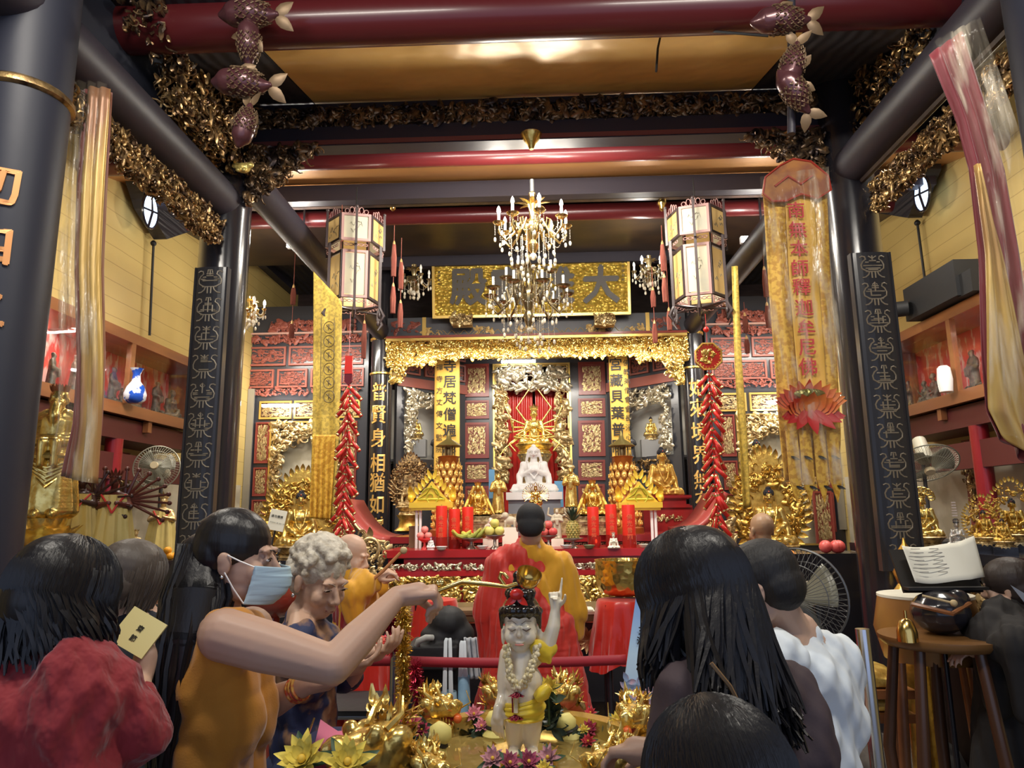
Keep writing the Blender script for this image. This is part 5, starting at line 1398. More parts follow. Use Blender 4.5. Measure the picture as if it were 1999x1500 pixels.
for px in (1164, 1233):
 e = EM('votive_glass', 'small red votive glass in front of the %s red candle' % ('right inner' if px < 1200 else 'rightmost broad'), 'candle glass', tuple(on(px, 6.0)))
 b = B(); b.lathe([(.028, 0), (.038, .03), (.042, .09), (.039, .09), (.034, .03), (.001, .01)], 18, close=False); ob('glass', b, redg, e)
 b = B(); b.ell((0, 0, .055), (.008, .008, .016)); ob('flame', b, flame, e)
gyel = mat('bright yellow gold paint', (.86, .58, .06), .35, .35, bump=.15, bs=30, bd=.004)
ggrn = mat('olive gold paint', (.50, .48, .05), .4, .3)
def gable(px, Y, lab):
 a, c = P(px - 44, 987, Y), P(px + 48, 985, Y); w = (c.x - a.x) * .80; zt = P(px, 935, Y).z - a.z
 e = EM('gold_gable_shrine', lab, 'shrine', ((a.x + c.x) / 2, Y, ZA)); z0 = a.z - ZA
 b = B(); b.box((0, 0, z0), (w * 1.15, .12, .05)); b.box((0, 0, z0 - .035), (w * 1.05, .10, .02)); ob('lintel', b, gyel, e, smooth=False)
 b = B(); b.poly([(-w / 2, z0 + .02), (w / 2, z0 + .02), (w * .22, z0 + zt * .5), (0, z0 + zt * .9), (-w * .22, z0 + zt * .5)], .05); ob('gable_panel', b, gyel, e, smooth=False)
 b = B(); b.tube([(-w * .36, -.03, z0 + .05), (-w * .14, -.03, z0 + zt * .42), (0, -.03, z0 + zt * .74), (w * .14, -.03, z0 + zt * .42), (w * .36, -.03, z0 + .05)], .008, 6, closed=True)
 b.tube([(math.cos(t) * (.012 + t * .009), -.035, z0 + zt * .3 + math.sin(t) * (.012 + t * .009)) for t in [i * .6 for i in range(16)]], .006, 5)
 ob('olive_scroll', b, ggrn, e)
 b = B()
 for q in (-1, 1):
  for i in range(7):
   t = i / 6; x = q * w * (.55 - .52 * t); z = z0 + .03 + zt * .85 * t ** 1.0
   b.cone_leaf((x, 0, z), (q * .35, 0, 1), .075 + .02 * (i == 6), .036, (0, -1, 0), .05); b.cone_leaf((x, .02, z), (q * .35, 0, 1), .07, .036, (0, 1, 0), .05)
  b.ell((q * w * .56, 0, z0 + .06), (.03, .03, .035)); b.cone_leaf((q * w * .57, 0, z0 + .08), (0, 0, 1), .09, .05, (0, -1, 0))
 ob('flame_finials', b, gyel, e)
 for x in (-w * .40, -w * .30, w * .30, w * .40):
  b = B(); b.cyl((x, 0, 0), (x, 0, z0 - .04), .011 if 0 else .013, n=10); ob('white_post', b, white_p, e)
gable(841, 6.35, 'yellow gold flaming gable shrine on white posts, left end of the altar table')
gable(1247, 6.35, 'yellow gold flaming gable shrine on white posts, right end of the altar table')
def pagoda(px, py0, Y, lab, s):
 t, c = P(px, py0, Y), P(px, 1000, Y); h = t.z - ZB
 e = EM('pagoda_lamp', lab, 'lamp', (t.x, Y, ZB)); body_h = P(px, 892, Y).z - ZB
 r0, r1 = .155, .10
 b = B(); b.lathe([(r0 + .03, 0), (r0 + .03, .05), (r0, .07), (r1, body_h - .02), (r1 + .015, body_h), (r1 * .6, body_h + .01)], 8); ob('red_core', b, mat('red gold core', (.40, .12, .02), .4, .5), e)
 cell = B(); cell.ell((0, 0, 0), (.024, .010, .030), None, (8, 6)); cell.cone_leaf((0, -.004, -.0), (0, 0, 1), .05, .04, (0, -1, 0), .0); cell.ell((0, -.012, -.008), (.012, .008, .014), None, (6, 5)); cell.ell((0, -.014, .010), .007, None, (6, 4))
 cm = cell.mesh('cell', mat('glowing niche gold', (.95, .62, .18), .3, .6))
 rows = int(body_h / .085)
 for j in range(rows):
  z = .10 + j * (body_h - .14) / rows; rr = r0 + (r1 - r0) * (z / body_h) + .008
  for i in range(12):
   a = 2 * PI * (i + .5 * (j % 2)) / 12
   if math.cos(a) < -.2: continue
   o = bpy.data.objects.new('lit_niche', cm); COL.objects.link(o); o.parent = e
   o.location = (math.sin(a) * rr, -math.cos(a) * rr, z); o.rotation_euler = (0, 0, a); o.scale = (1.15, 1.15, 1.2)
 b = B()
 for i in range(6): a = 2 * PI * i / 6; b.cyl((math.cos(a) * .06, math.sin(a) * .06, body_h), (math.cos(a) * .06, math.sin(a) * .06, body_h + .10), .008, n=6)
 b.lathe([(.035, body_h), (.045, body_h + .04), (.03, body_h + .09)], 12)
 ob('lantern_cell', b, mat('dark gilt post', (.25, .18, .08), .4, .6), e)
 b = B(); z = body_h + .10; b.lathe([(.13, z), (.135, z + .008), (.07, z + .05), (.03, z + .075), (.015, z + .13), (.004, z + .16)], 8); ob('roof', b, mat('olive roof gilding', (.30, .24, .08), .4, .6), e)
pagoda(876, 868, 7.1, 'cone shaped golden pagoda lamp of many little lit niches, left of the statues', -1)
pagoda(1213, 860, 7.1, 'cone shaped golden pagoda lamp of many little lit niches, right of the statues', 1)
bany = mat('yellow silk banner', (.86, .56, .10), .6, sheen=.2, bump=.15, bs=6, bd=.01, col2=(.80, .45, .07), cs=1.2)
def couplet(px0, px1, py0, py1, Y, big_, small_, big_px, small_px, lab):
 a, c = P(px0, py0, Y), P(px1, py1, Y)
 e = EM('couplet_banner', lab, 'banner', ((a.x + c.x) / 2, Y, a.z)); w = c.x - a.x; h = a.z - c.z
 b = B(); b.grid(lambda u, v: ((u - .5) * w, .01 * math.sin(v * 9 + u * 3), -v * h), 8, 24); o = ob('cloth', b, bany, e); m = o.modifiers.new('t', 'SOLIDIFY'); m.thickness = .004
 sz = S(27, Y); n = len(big_)
 me = text_mesh(big_, sz, .004, ink, True, h / n / sz * .98, .0025); o = ob('large_characters', me, par=e); o.location = (P(big_px, 800, Y).x - e.location.x, -.02, -sz * .35)
 sz2 = S(14, Y); m_ = len(small_); me = text_mesh(small_, sz2, .003, ink, True, h * .78 / m_ / sz2, 0); o = ob('small_characters', me, par=e); o.location = (P(small_px, 800, Y).x - e.location.x, -.02, -sz2 * 1.5)
 b = B(); b.cyl((-w / 2 - .02, 0, 0), (w / 2 + .02, 0, 0), .012, n=8); ob('rod', b, redlac, e)
couplet(849, 897, 676, 1000, 10.0 - .35, '山寺居梵僧遍施法雨同', '山禪寺方丈傳文監院道和', 878, 858, 'yellow calligraphy banner left of the central niche, small characters on its left')
couplet(1187, 1237, 672, 1000, 10.0 - .35, '龍宮藏貝葉普隆慈雲廣', '界佛教弟僧會會長淨心上人敬題', 1205, 1226, 'yellow calligraphy banner right of the central niche, small characters on its right')
tray = mat('pewter stand', (.35, .30, .26), .3, .8)
def stand(px, Y, r, h, lab, mt=None, n='fruit_stand'):
 p = on(px, Y); e = EM(n, lab, 'dish', tuple(p))
 b = B(); b.lathe([(r * .5, 0), (r * .45, .01), (r * .18, .03), (r * .16, h * .7), (r * .5, h * .8), (r, h), (r, h + .008), (r * .5, h - .005)], 26, close=False); ob('bowl', b, mt or tray, e)
 return p + V((0, 0, h))
def fruits(c, r, k, mt, labs, grp, n, cat, stem=True, extra=None):
 pos = {3: [(-1, -.3, .95), (1, -.3, .95), (0, .9, .95)], 4: [(-1, -.5, .95), (1, -.5, .95), (0, .9, .95), (0, 0, 2.5)]}[k]
 first = None
 for i, (x, y, z) in enumerate(pos):
  if first is None:
   f = EM(n, labs[i], cat); b = B(); b.lathe([(.001, -r * .92), (r * .5, -r * .88), (r * .9, -r * .4), (r, 0), (r * .88, r * .5), (r * .5, r * .85), (r * .12, r * .86), (.001, r * .78)], 20, close=False); ob('flesh', b, mt, f)
   b = B(); b.cyl((0, 0, r * .75), (r * .08, 0, r * 1.15), r * .06, n=5); ob('stalk', b, mat('fruit stalk', (.12, .07, .03), .7), f); first = f
  else: f = dup(first, label=labs[i])
  f.location = (c.x + x * r * 1.03, c.y + y * r, c.z + z * r); f.rotation_euler = (random.uniform(-.2, .2), 0, random.uniform(0, 6));
  if grp: f['group'] = grp
pear = mat('yellow pear skin', (.72, .62, .16), .45, col2=(.62, .55, .15), cs=30, bump=.1, bs=120, bd=.001)
peach = mat('pink red apple skin', (.72, .14, .12), .35, col2=(.58, .06, .06), cs=9)
c = stand(966, 5.95, .085, .11, 'dark footed dish carrying four yellow pears')
fruits(c, .041, 4, pear, ['yellow pear at the left front of the dish', 'yellow pear at the right front of the dish', 'yellow pear at the back of the dish', 'yellow pear on top of the pile'], 'yellow pears on the footed dish', 'pear', 'fruit')
c = stand(1071, 5.98, .075, .10, 'dark footed dish carrying red apples, half behind the monk')
fruits(c, .038, 4, peach, ['red apple at the left front of the dish beside the monk', 'red apple at the right front of the dish beside the monk', 'red apple at the back of the dish beside the monk', 'red apple on top of the pile beside the monk'], 'red apples beside the monk', 'apple', 'fruit')
c = stand(829, 6.0, .062, .085, 'red plastic footed dish with pink longevity peaches', mat('red plastic', (.75, .05, .05), .3))
fruits(c, .032, 4, mat('pink peach bun', (.80, .25, .22), .5), ['pink peach bun left front in the red dish', 'pink peach bun right front in the red dish', 'pink peach bun at the back of the red dish', 'pink peach bun on top in the red dish'], 'pink peach buns in the red dish', 'peach_bun', 'food')
c = stand(920, 6.02, .095, .085, 'dark footed dish carrying bunches of bananas')
ban = mat('greenish yellow banana skin', (.62, .52, .07), .5, col2=(.32, .34, .06), cs=6)
for k, (px, ry) in enumerate(((899, .3), (920, -.1), (938, -.5))):
 f = EM('banana_bunch', 'bunch of greenish bananas %s on the footed dish' % ('at the left', 'in the middle', 'at the right')[k], 'fruit'); p = on(px, 6.02); f.location = (p.x, p.y + .02 * k, c.z + .025)
 f.rotation_euler = (0, ry * .5, ry)
 for i in range(5):
  y0 = -.05 + i * .022
  b = B(); b.tube([(-.075, y0, .03 + .01 * (i % 2)), (-.04, y0 * 1.1, .0), (.0, y0 * 1.2, -.008), (.04, y0 * 1.1, .006), (.07, y0 * .6, .04), (.08, y0 * .3, .055)], [.006, .016, .019, .017, .010, .006], 7); ob('banana', b, ban, f)
c = stand(1119, 5.98, .085, .075, 'dark low dish holding a pineapple')
f = EM('pineapple', 'pineapple with a dark leafy crown standing on the right of the altar table', 'fruit', tuple(c))
b = B(); b.lathe([(.02, 0), (.05, .02), (.056, .06), (.054, .11), (.04, .145), (.015, .155)], 22);
for j in range(8):
 for i in range(12):
  a = 2 * PI * (i + .5 * (j % 2)) / 12; z = .015 + j * .018; r = .055 * math.sin((z + .02) / .18 * PI) ** .35
  b.ell((math.cos(a) * r, math.sin(a) * r, z), (.010, .010, .008), None, (5, 4))
ob('fruit_body', b, mat('pineapple skin', (.50, .36, .10), .5, col2=(.25, .24, .07), cs=60), f)
b = B()
for i in range(26):
 a = i * 2.4; t = i / 26; b.cone_leaf((math.cos(a) * .02 * (1 - t), math.sin(a) * .02 * (1 - t), .145 + t * .02), (math.cos(a) * (1.1 - t), math.sin(a) * (1.1 - t), .8 + t), .12, .022, (0, 0, 1), -.2)
ob('leafy_crown', b, mat('dark pineapple leaf', (.035, .06, .035), .5), f)
lb = EM('laughing_buddha_figurine'); bb_ = B()
bb_.ell((0, 0, .22), (.26, .2, .2)); bb_.ell((0, -.08, .3), (.2, .16, .18)); bb_.ell((0, 0, .5), (.2, .14, .14)); face_unit(bb_, V((0, -.03, .70)), 1.25)
for q in (-1, 1): bb_.caps((q * .17, 0, .5), (q * .27, -.06, .30), .075, .06); bb_.caps((q * .27, -.06, .3), (q * .14, -.22, .25), .06, .045); bb_.chain([V((q * .1, 0, .08)), V((q * .3, -.1, .08)), V((q * .05, -.26, .07))], [.1, .09, .06]); bb_.ell((q * .10, 0, .64), (.02, .03, .07))
ob('body', fuse(bb_, .014, 2, mat('cream porcelain', (.78, .66, .56), .3, coat=.3)), par=lb)
at(lb, 958, 1003, 1052, 6.45, 'cream laughing Buddha figurine behind the pears'); b = B(); Hh = (lb.location.z - ZA) / lb.scale.z; b.box((0, 0, -Hh / 2), (.6, .5, Hh)); ob('pedestal', b, paper, lb, smooth=False)
wbud = mk_buddha(white_p, 'lap', base='lotus', hcol=mat('blue hair glaze', (.1, .2, .5), .3));
at(wbud, 1427, 1046, 1108, 5.0, 'small white porcelain Buddha with blue hair beside the long haired person', -.2, unit=1.15)
b = B(); Hh = wbud.location.z / wbud.scale.z; b.box((0, 0, -Hh / 2), (1.4, 1.2, Hh)); ob('side_table', b, lacq, wbud, smooth=False)
w2_ = dup(wbud); [kill(c_) for c_ in list(w2_.children) if c_.name.startswith('side_table')]
at(w2_, 841, 1030, 1056, 6.12, 'tiny white porcelain Buddha beside the red peach dish', unit=1.15); w2_.location.z = ZA
for px, pyt, mt_, lab, un in ((1237 - 150, 0, 0, 0, 0),):
 pass
cr_m = mat('pale crystal', (.80, .74, .62), .15, coat=.4)
gs = EM('stone_goddess_figurine'); ob('body', standing(mat('pale carved stone', (.52, .46, .34), .5), seed=6, hs=.75), par=gs)
at(gs, 1088, 992, 1052, 6.5, 'pale stone standing goddess with raised flame arms beside the pineapple'); b = B(); Hh = (gs.location.z - ZA) / gs.scale.z; b.box((0, 0, -Hh / 2), (.4, .35, Hh)); ob('pedestal', b, paper, gs, smooth=False)
b = B()
for q in (-1, 1): b.chain([V((q * .12, 0, .7)), V((q * .3, 0, .78)), V((q * .26, 0, 1.0))], [.04, .035, .03], (8, 6))
ob('raised_arms', fuse(b, .015, 1, mat('pale carved stone', None)), par=gs)
cg = mk_many(cr_m, .02); at(cg, 1198, 1028, 1062, 5.98, 'small crystal crowned figurine in front of the right candles'); cg.location.z = ZA
lion = EM('stone_lion_figurine'); b = B(); b.ell((0, 0, .3), (.3, .18, .2)); b.ell((-.22, -.05, .52), (.17, .16, .16)); b.ell((-.34, -.08, .48), (.09, .09, .07))
for x in (-.22, .2):
 for y in (-.1, .1): b.caps((x, y, .25), (x, y, .05), .06, .05)
b.caps((.28, 0, .35), (.36, 0, .62), .05, .06); ob('body', fuse(b, .02, 2, mat('pale carved stone', None)), par=lion)
at(lion, 996, 1000, 1030, 6.5, 'pale stone lion figurine just left of the monk', unit=.68); b = B(); Hh = (lion.location.z - ZA) / lion.scale.z; b.box((0, 0, -Hh / 2), (.7, .4, Hh)); ob('pedestal', b, paper, lion, smooth=False)
blk = EM('black_carving'); b = B(); carve(b, .2, .26, 40, .16, 5, 0, .08); b.ell((0, 0, -.02), (.08, .07, .10)); ob('body', b, lacq, blk)
for i, (px, mt_) in enumerate(((862, white_p), (942, white_p), (1010, tray), (1105, white_p), (1150, mat('greenish dish', (.25, .28, .15), .4)), (1258, paper))):
 p = on(px, 5.86 + .03 * (i % 2)); b = B(); b.lathe([(.02, 0), (.035, .005), (.05, .03), (.046, .03), (.03, .01), (.001, .006)], 18, close=False)
 o = ob('small_dish', b, mt_, loc=tuple(p)); T(o, ('white saucer near the red peach dish', 'white saucer between bananas and pears', 'metal saucer just left of the monk', 'white saucer right of the monk', 'greenish saucer below the right inner candle', 'cream saucer by the right gable posts')[i], 'dish')
e = EM('wooden_block', 'brown wooden box at the left end of the red offering table', 'box'); p = on(816, 6.5); e.location = (p.x, 6.5, ZA); b = B(); b.box((0, 0, .09), (.1, .1, .18)); ob('box_body', b, mat('brown box wood', (.20, .12, .06), .5), e, smooth=False); b = B(); b.box((0, 0, .185), (.108, .108, .014)); ob('lid', b, mat('brown box wood', None), e, smooth=False)
b = B(); b.box((0, 0, 0), (.06, .03, .30)); o = ob('blue_ribbon', b, mat('sky blue plastic', (.16, .42, .72), .5), smooth=False, loc=tuple(P(960, 945, 7.5))); T(o, 'sky blue strip hanging beside the left gold disciple', 'ribbon')
b = B(); b.box((0, 0, 0), (.10, .03, .30)); o = ob('blue_ribbon', b, mat('sky blue plastic', None), smooth=False, loc=tuple(P(1091, 965, 8.3))); T(o, 'sky blue strip between the white statue and the right gold disciple', 'ribbon')
e = EM('black_gilt_table', 'black lacquer table with gold flower panels, seen on both sides of the central monk', 'table', (0, 5.12, 0))
zt = P(900, 1205, 4.7).z
b = B(); b.box((-.02, 0, zt - .02), (2.2, .7, .04)); ob('table_top', b, mat('olive brown table top', (.16, .12, .06), .35), e, smooth=False)
for s in (-1, 1):
 for i in range(2):
  cx = s * (.32 + i * .42) - .02
  b = B(); b.box((cx, -.30, zt - .16), (.38, .03, .24)); k = ob('panel', b, lacq, e, smooth=False)
  b = B();
  for j in range(11): a = 2 * PI * j / 11; b.cone_leaf((cx, -.32, zt - .16), (math.cos(a), 0, math.sin(a)), .085, .035, (0, -1, 0), .2)
  for sx in (-1, 1):
   for sz_ in (-1, 1): b.cone_leaf((cx + sx * .17, -.32, zt - .16 + sz_ * .10), (-sx, 0, -sz_), .07, .03, (0, -1, 0), .1)
  rim(b, cx - .185, cx + .185, zt - .275, zt - .045, .008, -.33, -.31); ob('gold_flower', b, gold_dk2, k)
for x in (-1.08, 1.04):
 for y in (-.3, .3): b = B(); b.box((x, y, (zt - .04) / 2), (.07, .07, zt - .04)); ob('leg', b, lacq, e, smooth=False)
b = B(); b.box((-.02, 0, .25), (2.1, .5, .03)); ob('shelf', b, lacq, e, smooth=False)
for px, col in ((915, 'dark'), (1125, 'pale')):
 p = P(px, 1205, 4.75); b = B(); b.box((0, 0, .012), (.24, .18, .02)); b.box((0, -.005, .026), (.22, .16, .008)); o = ob('prayer_book', b, paper if col == 'pale' else mat('brown book board', (.22, .15, .08), .5), smooth=False, loc=(p.x, 4.85, zt)); T(o, '%s prayer book lying on the black gilt table %s of the monk' % (col, 'left' if px < 1000 else 'right'), 'book')
pz = P(1218, 1162, 4.6); e = EM('brass_singing_bowl', 'large brass singing bowl with engraved sides right of the monk', 'bowl', tuple(pz))
b = B(); b.lathe([(.10, 0), (.155, .03), (.175, .10), (.172, .20), (.178, .215), (.168, .215), (.162, .20), (.165, .1), (.14, .04), (.01, .02)], 36, close=False); ob('bowl_wall', b, mat('engraved brass', (.75, .55, .16), .22, .95, bump=.7, bs=26, bt='voronoi', bd=.008), e)
def drape(name, lab, px0, px1, py0, py1, Y, mt, seed, cat='cloth', r=None, legs=True):
 a, c = P(px0, py0, Y), P(px1, py1, Y); cx = (a.x + c.x) / 2; w = (c.x - a.x) / 2; zt, zb_ = a.z, max(c.z, .1)
 e = EM(name, lab, cat, (cx, Y, 0))
 rs = random.Random(seed); ph = [rs.uniform(0, 6) for _ in range(4)]
 def fn(u, v):
  t = 2 * PI * u
  if v < .3: k = v / .3; r_ = w * .78 * k; z = zt + .01 - .02 * k
  else: k = (v - .3) / .7; r_ = w * (.78 + .22 * k) * (1 + .10 * k * math.sin(9 * t + ph[0]) + .06 * k * math.sin(17 * t + ph[1] + 2 * k) + .04 * math.sin(31 * t + k * 5) * k); z = zt - .01 + (zb_ - zt) * k + .03 * k * math.sin(4 * t + ph[2])
  return (math.cos(t) * r_, math.sin(t) * r_, z)
 b = B(); b.grid(fn, 90, 22, cu=True); o = ob('drape', b, mt, e)
 if legs:
  for x in (-1, 1):
   for y in (-1, 1): b = B(); b.cyl((x * w * .5, y * w * .5, 0), (x * w * .5, y * w * .5, zt - .03), .018, n=8); ob('leg', b, lacq, e)
 return e
drape('draped_stand', 'round stand draped in shiny red satin under the brass singing bowl', 1150, 1285, 1168, 1295, 4.55, red_sat, 3, 'stand')
drape('draped_stand', 'round stand draped in shiny red satin with gold edge left of the monk', 792, 905, 1168, 1330, 4.3, red_sat, 6, 'stand')
drape('satin_draped_stool', 'low stool swathed in folded red satin behind the tinsel post', 635, 775, 1245, 1395, 3.6, red_sat, 9, 'seat')
# ================================================================ SIDE AISLES
cabw = mat('varnished brown cabinet wood', (.30, .115, .04), .35, coat=.2, col2=(.22, .08, .03), cs=6, st=(1, .15, 1))
pinkp = mat('red calligraphy backdrop', (.72, .07, .06), .6, col2=(.80, .45, .40), cs=16, st=(1, 1, .35), ramp=(.52, .60), det=4)
clear = mat('cabinet glass', (1, 1, 1), .02, trans=1, alpha=.12, spec=.6)
dkfig = mat('weathered bronze figure', (.20, .17, .13), .45, .4, col2=(.10, .09, .08), cs=12)
shelfw = mat('mirror shelf', (.75, .77, .74), .12, .2)
protoA = EM('arhat_figurine'); ob('body', seated(mt=dkfig, arms='raise', vox=.03, seed=3), par=protoA)
protoB = EM('arhat_figurine'); ob('body', standing(dkfig, arms='hold', vox=.035, seed=4, hs=.75), par=protoB)
for pr in (protoA, protoB):
 b = B(); rs = random.Random(3); b.box((0, 0, .0), (.7, .5, .12)); carve(b, .6, .3, 10, .3, 3, 0, .1); ob('rock_base', b, dkfig, pr)
used = []
for s in (-1, 1):
 nm = 'left' if s < 0 else 'right'
 Xf = s * 3.5
 if s < 0: zt, zbm = PX(201, 632, Xf).z, PX(201, 795, Xf).z
 else: zt, zbm = PX(1714, 678, Xf).z, PX(1730, 820, Xf).z
 y0, y1 = 3.4, 7.3
 e = EM('wall_cabinet', '%s wall hung brown glass cabinet of dark figurines with red calligraphy inside' % nm, 'cabinet', (Xf, 0, 0))
 d = .42; m = s
 b = B(); L_ = y1 - y0; yc = (y0 + y1) / 2
 b.box((m * d / 2, yc, zt - .02), (d + .04, L_, .07)); b.box((m * d / 2, yc, zbm + .02), (d + .04, L_, .07)); b.box((m * d / 2, y0, (zt + zbm) / 2), (d, .04, zt - zbm)); b.box((m * d / 2, y1, (zt + zbm) / 2), (d, .04, zt - zbm))
 b.box((0, yc, zt - .02), (.05, L_, .09)); b.box((0, yc, zbm + .02), (.05, L_, .10))
 ob('case', b, cabw, e, smooth=False)
 yy = y0; posts = []
 ypost = [PX(251, 750, Xf).y if s < 0 else PX(1862, 690, Xf).y]
 step = 1.45
 ys = sorted([ypost[0] + step * k for k in range(-2, 4) if y0 < ypost[0] + step * k < y1])
 for y in ys: b = B(); b.box((0, y, (zt + zbm) / 2), (.045, .06, zt - zbm)); ob('mullion', b, cabw, e, smooth=False)
 b = B(); b.box((m * (d - .01), yc, (zt + zbm) / 2), (.01, L_, zt - zbm - .1)); ob('calligraphy_backdrop', b, pinkp, e, smooth=False)
 b = B(); b.box((m * d / 2, yc, zbm + .065), (d - .03, L_ - .05, .012)); ob('mirror_shelf', b, shelfw, e, smooth=False)
 edges = [y0 + .03] + ys + [y1 - .03]
 for i in range(len(edges) - 1):
  b = B(); b.box((-m * .012, (edges[i] + edges[i + 1]) / 2, (zt + zbm) / 2), (.004, edges[i + 1] - edges[i] - .05, zt - zbm - .14)); ob('glass_pane', b, clear, e, smooth=False)
 lt = area('cabinet_light_%s' % nm, (Xf + m * d * .45, yc, zt - .07), (Xf + m * d * .5, yc, zbm), 16, .06, L_ - .3)
 rs = random.Random(7 + s); k = 0; y = y0 + .25
 colors = ['on a rock', 'with one raised hand', 'leaning left', 'with bowed head', 'with a wide robe', 'with a staff']
 n = 0
 while y < y1 - .2:
  pr = protoA if rs.random() < .6 else protoB
  o = pr if pr not in used else dup(pr); used.append(pr)
  h = rs.uniform(.24, .34) * (1 if pr is protoA else 1.15)
  o.location = (Xf + m * rs.uniform(.16, .26), y, zbm + .09); o.scale = (h, h, h); o.rotation_euler = (0, 0, -m * PI / 2 + rs.uniform(-.6, .6))
  T(o, 'dark bronze arhat figurine standing in the %s glass wall cabinet' % nm, 'figurine', 'arhat figurines in the %s glass cabinet' % nm)
  y += rs.uniform(.2, .3)
  n += 1
 b = B(); b.box((m * .3, yc, zbm - .13), (.5, L_, .18)); o = ob('soffit', b, mat('dark maroon soffit', (.10, .02, .02), .5), e, smooth=False)
 for y in [y0 + .3 + i * .85 for i in range(5)]: b = B(); b.box((m * .02, y, zbm - .08), (.05, .06, .10)); ob('support_block', b, cabw, e, smooth=False)
 for i, (yy, xx) in enumerate(((5.9, 3.6), (7.2, 3.6), (4.4, 3.7))):
  b = B(); b.cyl((s * xx, yy, 0), (s * xx, yy, zbm - .22), .07, n=20); o = ob('red_post', b, mat('maroon post paint', (.26, .012, .018), .35, coat=.2)); T(o, 'maroon round post under the %s cabinet, %s' % (nm, ('middle one', 'farthest one', 'nearest one')[i]), 'post')
 b = B(); b.box((s * 3.6, 5.3, zbm - .45), (.08, 4, .22)); o = ob('gallery_beam', b, mat('dark maroon soffit', None), smooth=False); T(o, 'dark maroon beam under the %s glass cabinet' % nm, 'beam')
 b = B(); b.box((s * 3.98, 6.2, 1.0), (.04, 6.4, 2.0)); o = ST(ob('wall_%s' % nm, b, mat('pale veined marble', None), smooth=False))
 for k, yy in enumerate((6.6, 5.2)):
  e2 = EM('carved_post', 'gilt carved upright on the marble wall below the %s cabinet, %s one' % (nm, ('farther', 'nearer')[k]), 'carving', (s * 3.93, yy, 1.65), -s * PI / 2)
  b = B(); b.box((0, 0, 0), (.2, .03, 1.1)); ob('board', b, redpan, e2, smooth=False)
  b = B(); carve(b, .16, 1.05, 70, .1, 500 + k, -.02, .03); ob('gilt_relief', b, gold_dk2, e2)
p = PX(262, 790, -3.42); Xf = -3.5
e = EM('porcelain_vase', 'blue and white vase in the left glass wall cabinet beside the mullion', 'vase', (-3.4, PX(262, 790, -3.4).y, PX(201, 795, -3.5).z + .07))
b = B(); b.lathe([(.05, 0), (.085, .03), (.09, .08), (.07, .14), (.035, .19), (.03, .25), (.045, .29), (.055, .30), (.04, .29)], 24); ob('vase_body', b, mat('blue and white glaze', (.75, .78, .85), .15, coat=.4, col2=(.02, .09, .50), cs=9, ramp=(.5, .53)), e)
e = EM('white_jar', 'white jar standing in the right glass wall cabinet', 'jar', (3.4, PX(1845, 745, 3.4).y, PX(1730, 820, 3.5).z + .07)); b = B(); b.lathe([(.05, 0), (.06, .1), (.05, .2), (.03, .22)], 18); ob('jar_body', b, white_p, e)
zc = PX(1714, 678, 3.5).z + .02
p = PX(1860, 600, 3.5)
e = EM('loudspeaker', 'bulky black loudspeaker lying on top of the right glass wall cabinet', 'speaker', (3.55, p.y + .1, zc))
b = B(); b.box((0, 0, .17), (.36, .8, .30)); b.box((0, -.45, .10), (.3, .2, .18)); ob('case', b, mat('matt black plastic', (.012, .012, .013), .6), e, smooth=False)
b = B(); b.cyl((-.2, .3, .12), (-.3, .35, .12), .07, n=16); b.cyl((-.3, .35, .12), (-.34, .36, .12), .035, n=14); ob('horn_knob', b, mat('matt black plastic', None), e)
for s, (cx, cy), (wx, wy) in ((-1, (305, 385), (293, 412)), (1, (1790, 365), (1800, 378))):
 nm = 'left' if s < 0 else 'right'
 Xw = s * 3.93
 corners = [(238, 335), (262, 325), (352, 385), (355, 450), (300, 468), (262, 408)] if s < 0 else [(1738, 350), (1832, 262), (1838, 330), (1800, 425), (1735, 415)]
 pts = [PX(px, py, Xw) for px, py in corners]; n = len(pts); c = sum(pts, V()) / n
 e = EM('slatted_hopper', 'dark boarded wall hopper with an oval daylight window, %s wall' % nm, 'window box', tuple(c))
 b = B(); vs = [p_ - c for p_ in pts] + [p_ - c - V((s * .14, 0, 0)) for p_ in pts]
 fs = [tuple(range(n)), tuple(range(2 * n - 1, n - 1, -1))] + [(i, i + n, (i + 1) % n + n, (i + 1) % n) for i in range(n)]
 b.add([tuple(v_) for v_ in vs], fs); ob('boarding', b, mat('blackened slats', (.028, .026, .03), .5, bump=.8, bs=6, bt='wave', bst=(.1, .1, 3), bd=.03), e, smooth=False)
 w = PX(wx, wy, Xw - s * .15) - c
 b = B(); b.poly([(math.cos(a) * .13, math.sin(a) * .17) for a in [i * PI / 12 for i in range(24)]], .01); o = ob('oval_window', b, mat('daylit window pane', (.6, .75, 1), .3, emi=(.55, .72, 1), es=1.6), e, smooth=False); o.location = tuple(w); o.rotation_euler = (0, 0, PI / 2)
 b = B(); b.tube([(0, -.01 * s, .17), (0.03, 0, 0), (-.02, 0, -.17)], .018, 6); b.tube([(-.13, 0, -.02), (.13, 0, .03)], .012, 6); k = ob('window_bars', b, lacq, o);
 b = B(); b.tube([(math.cos(a) * .135, 0, math.sin(a) * .175) for a in [i * PI / 12 for i in range(24)]], .014, 6, closed=True); k = ob('window_rim', b, lacq, o)
 b = B(); p0, p1 = (PX(300, 470, Xw), PX(292, 655, Xw)) if s < 0 else (PX(1790, 430, Xw), PX(1808, 565, Xw)); b.tube([p0, p1], .014, 6); b.ell(p0 + V((0, 0, -.03)), .03); T(ob('hanging_wire', b, cable_m), 'black wire running down the yellow wall below the %s slatted hopper' % nm, 'wire')
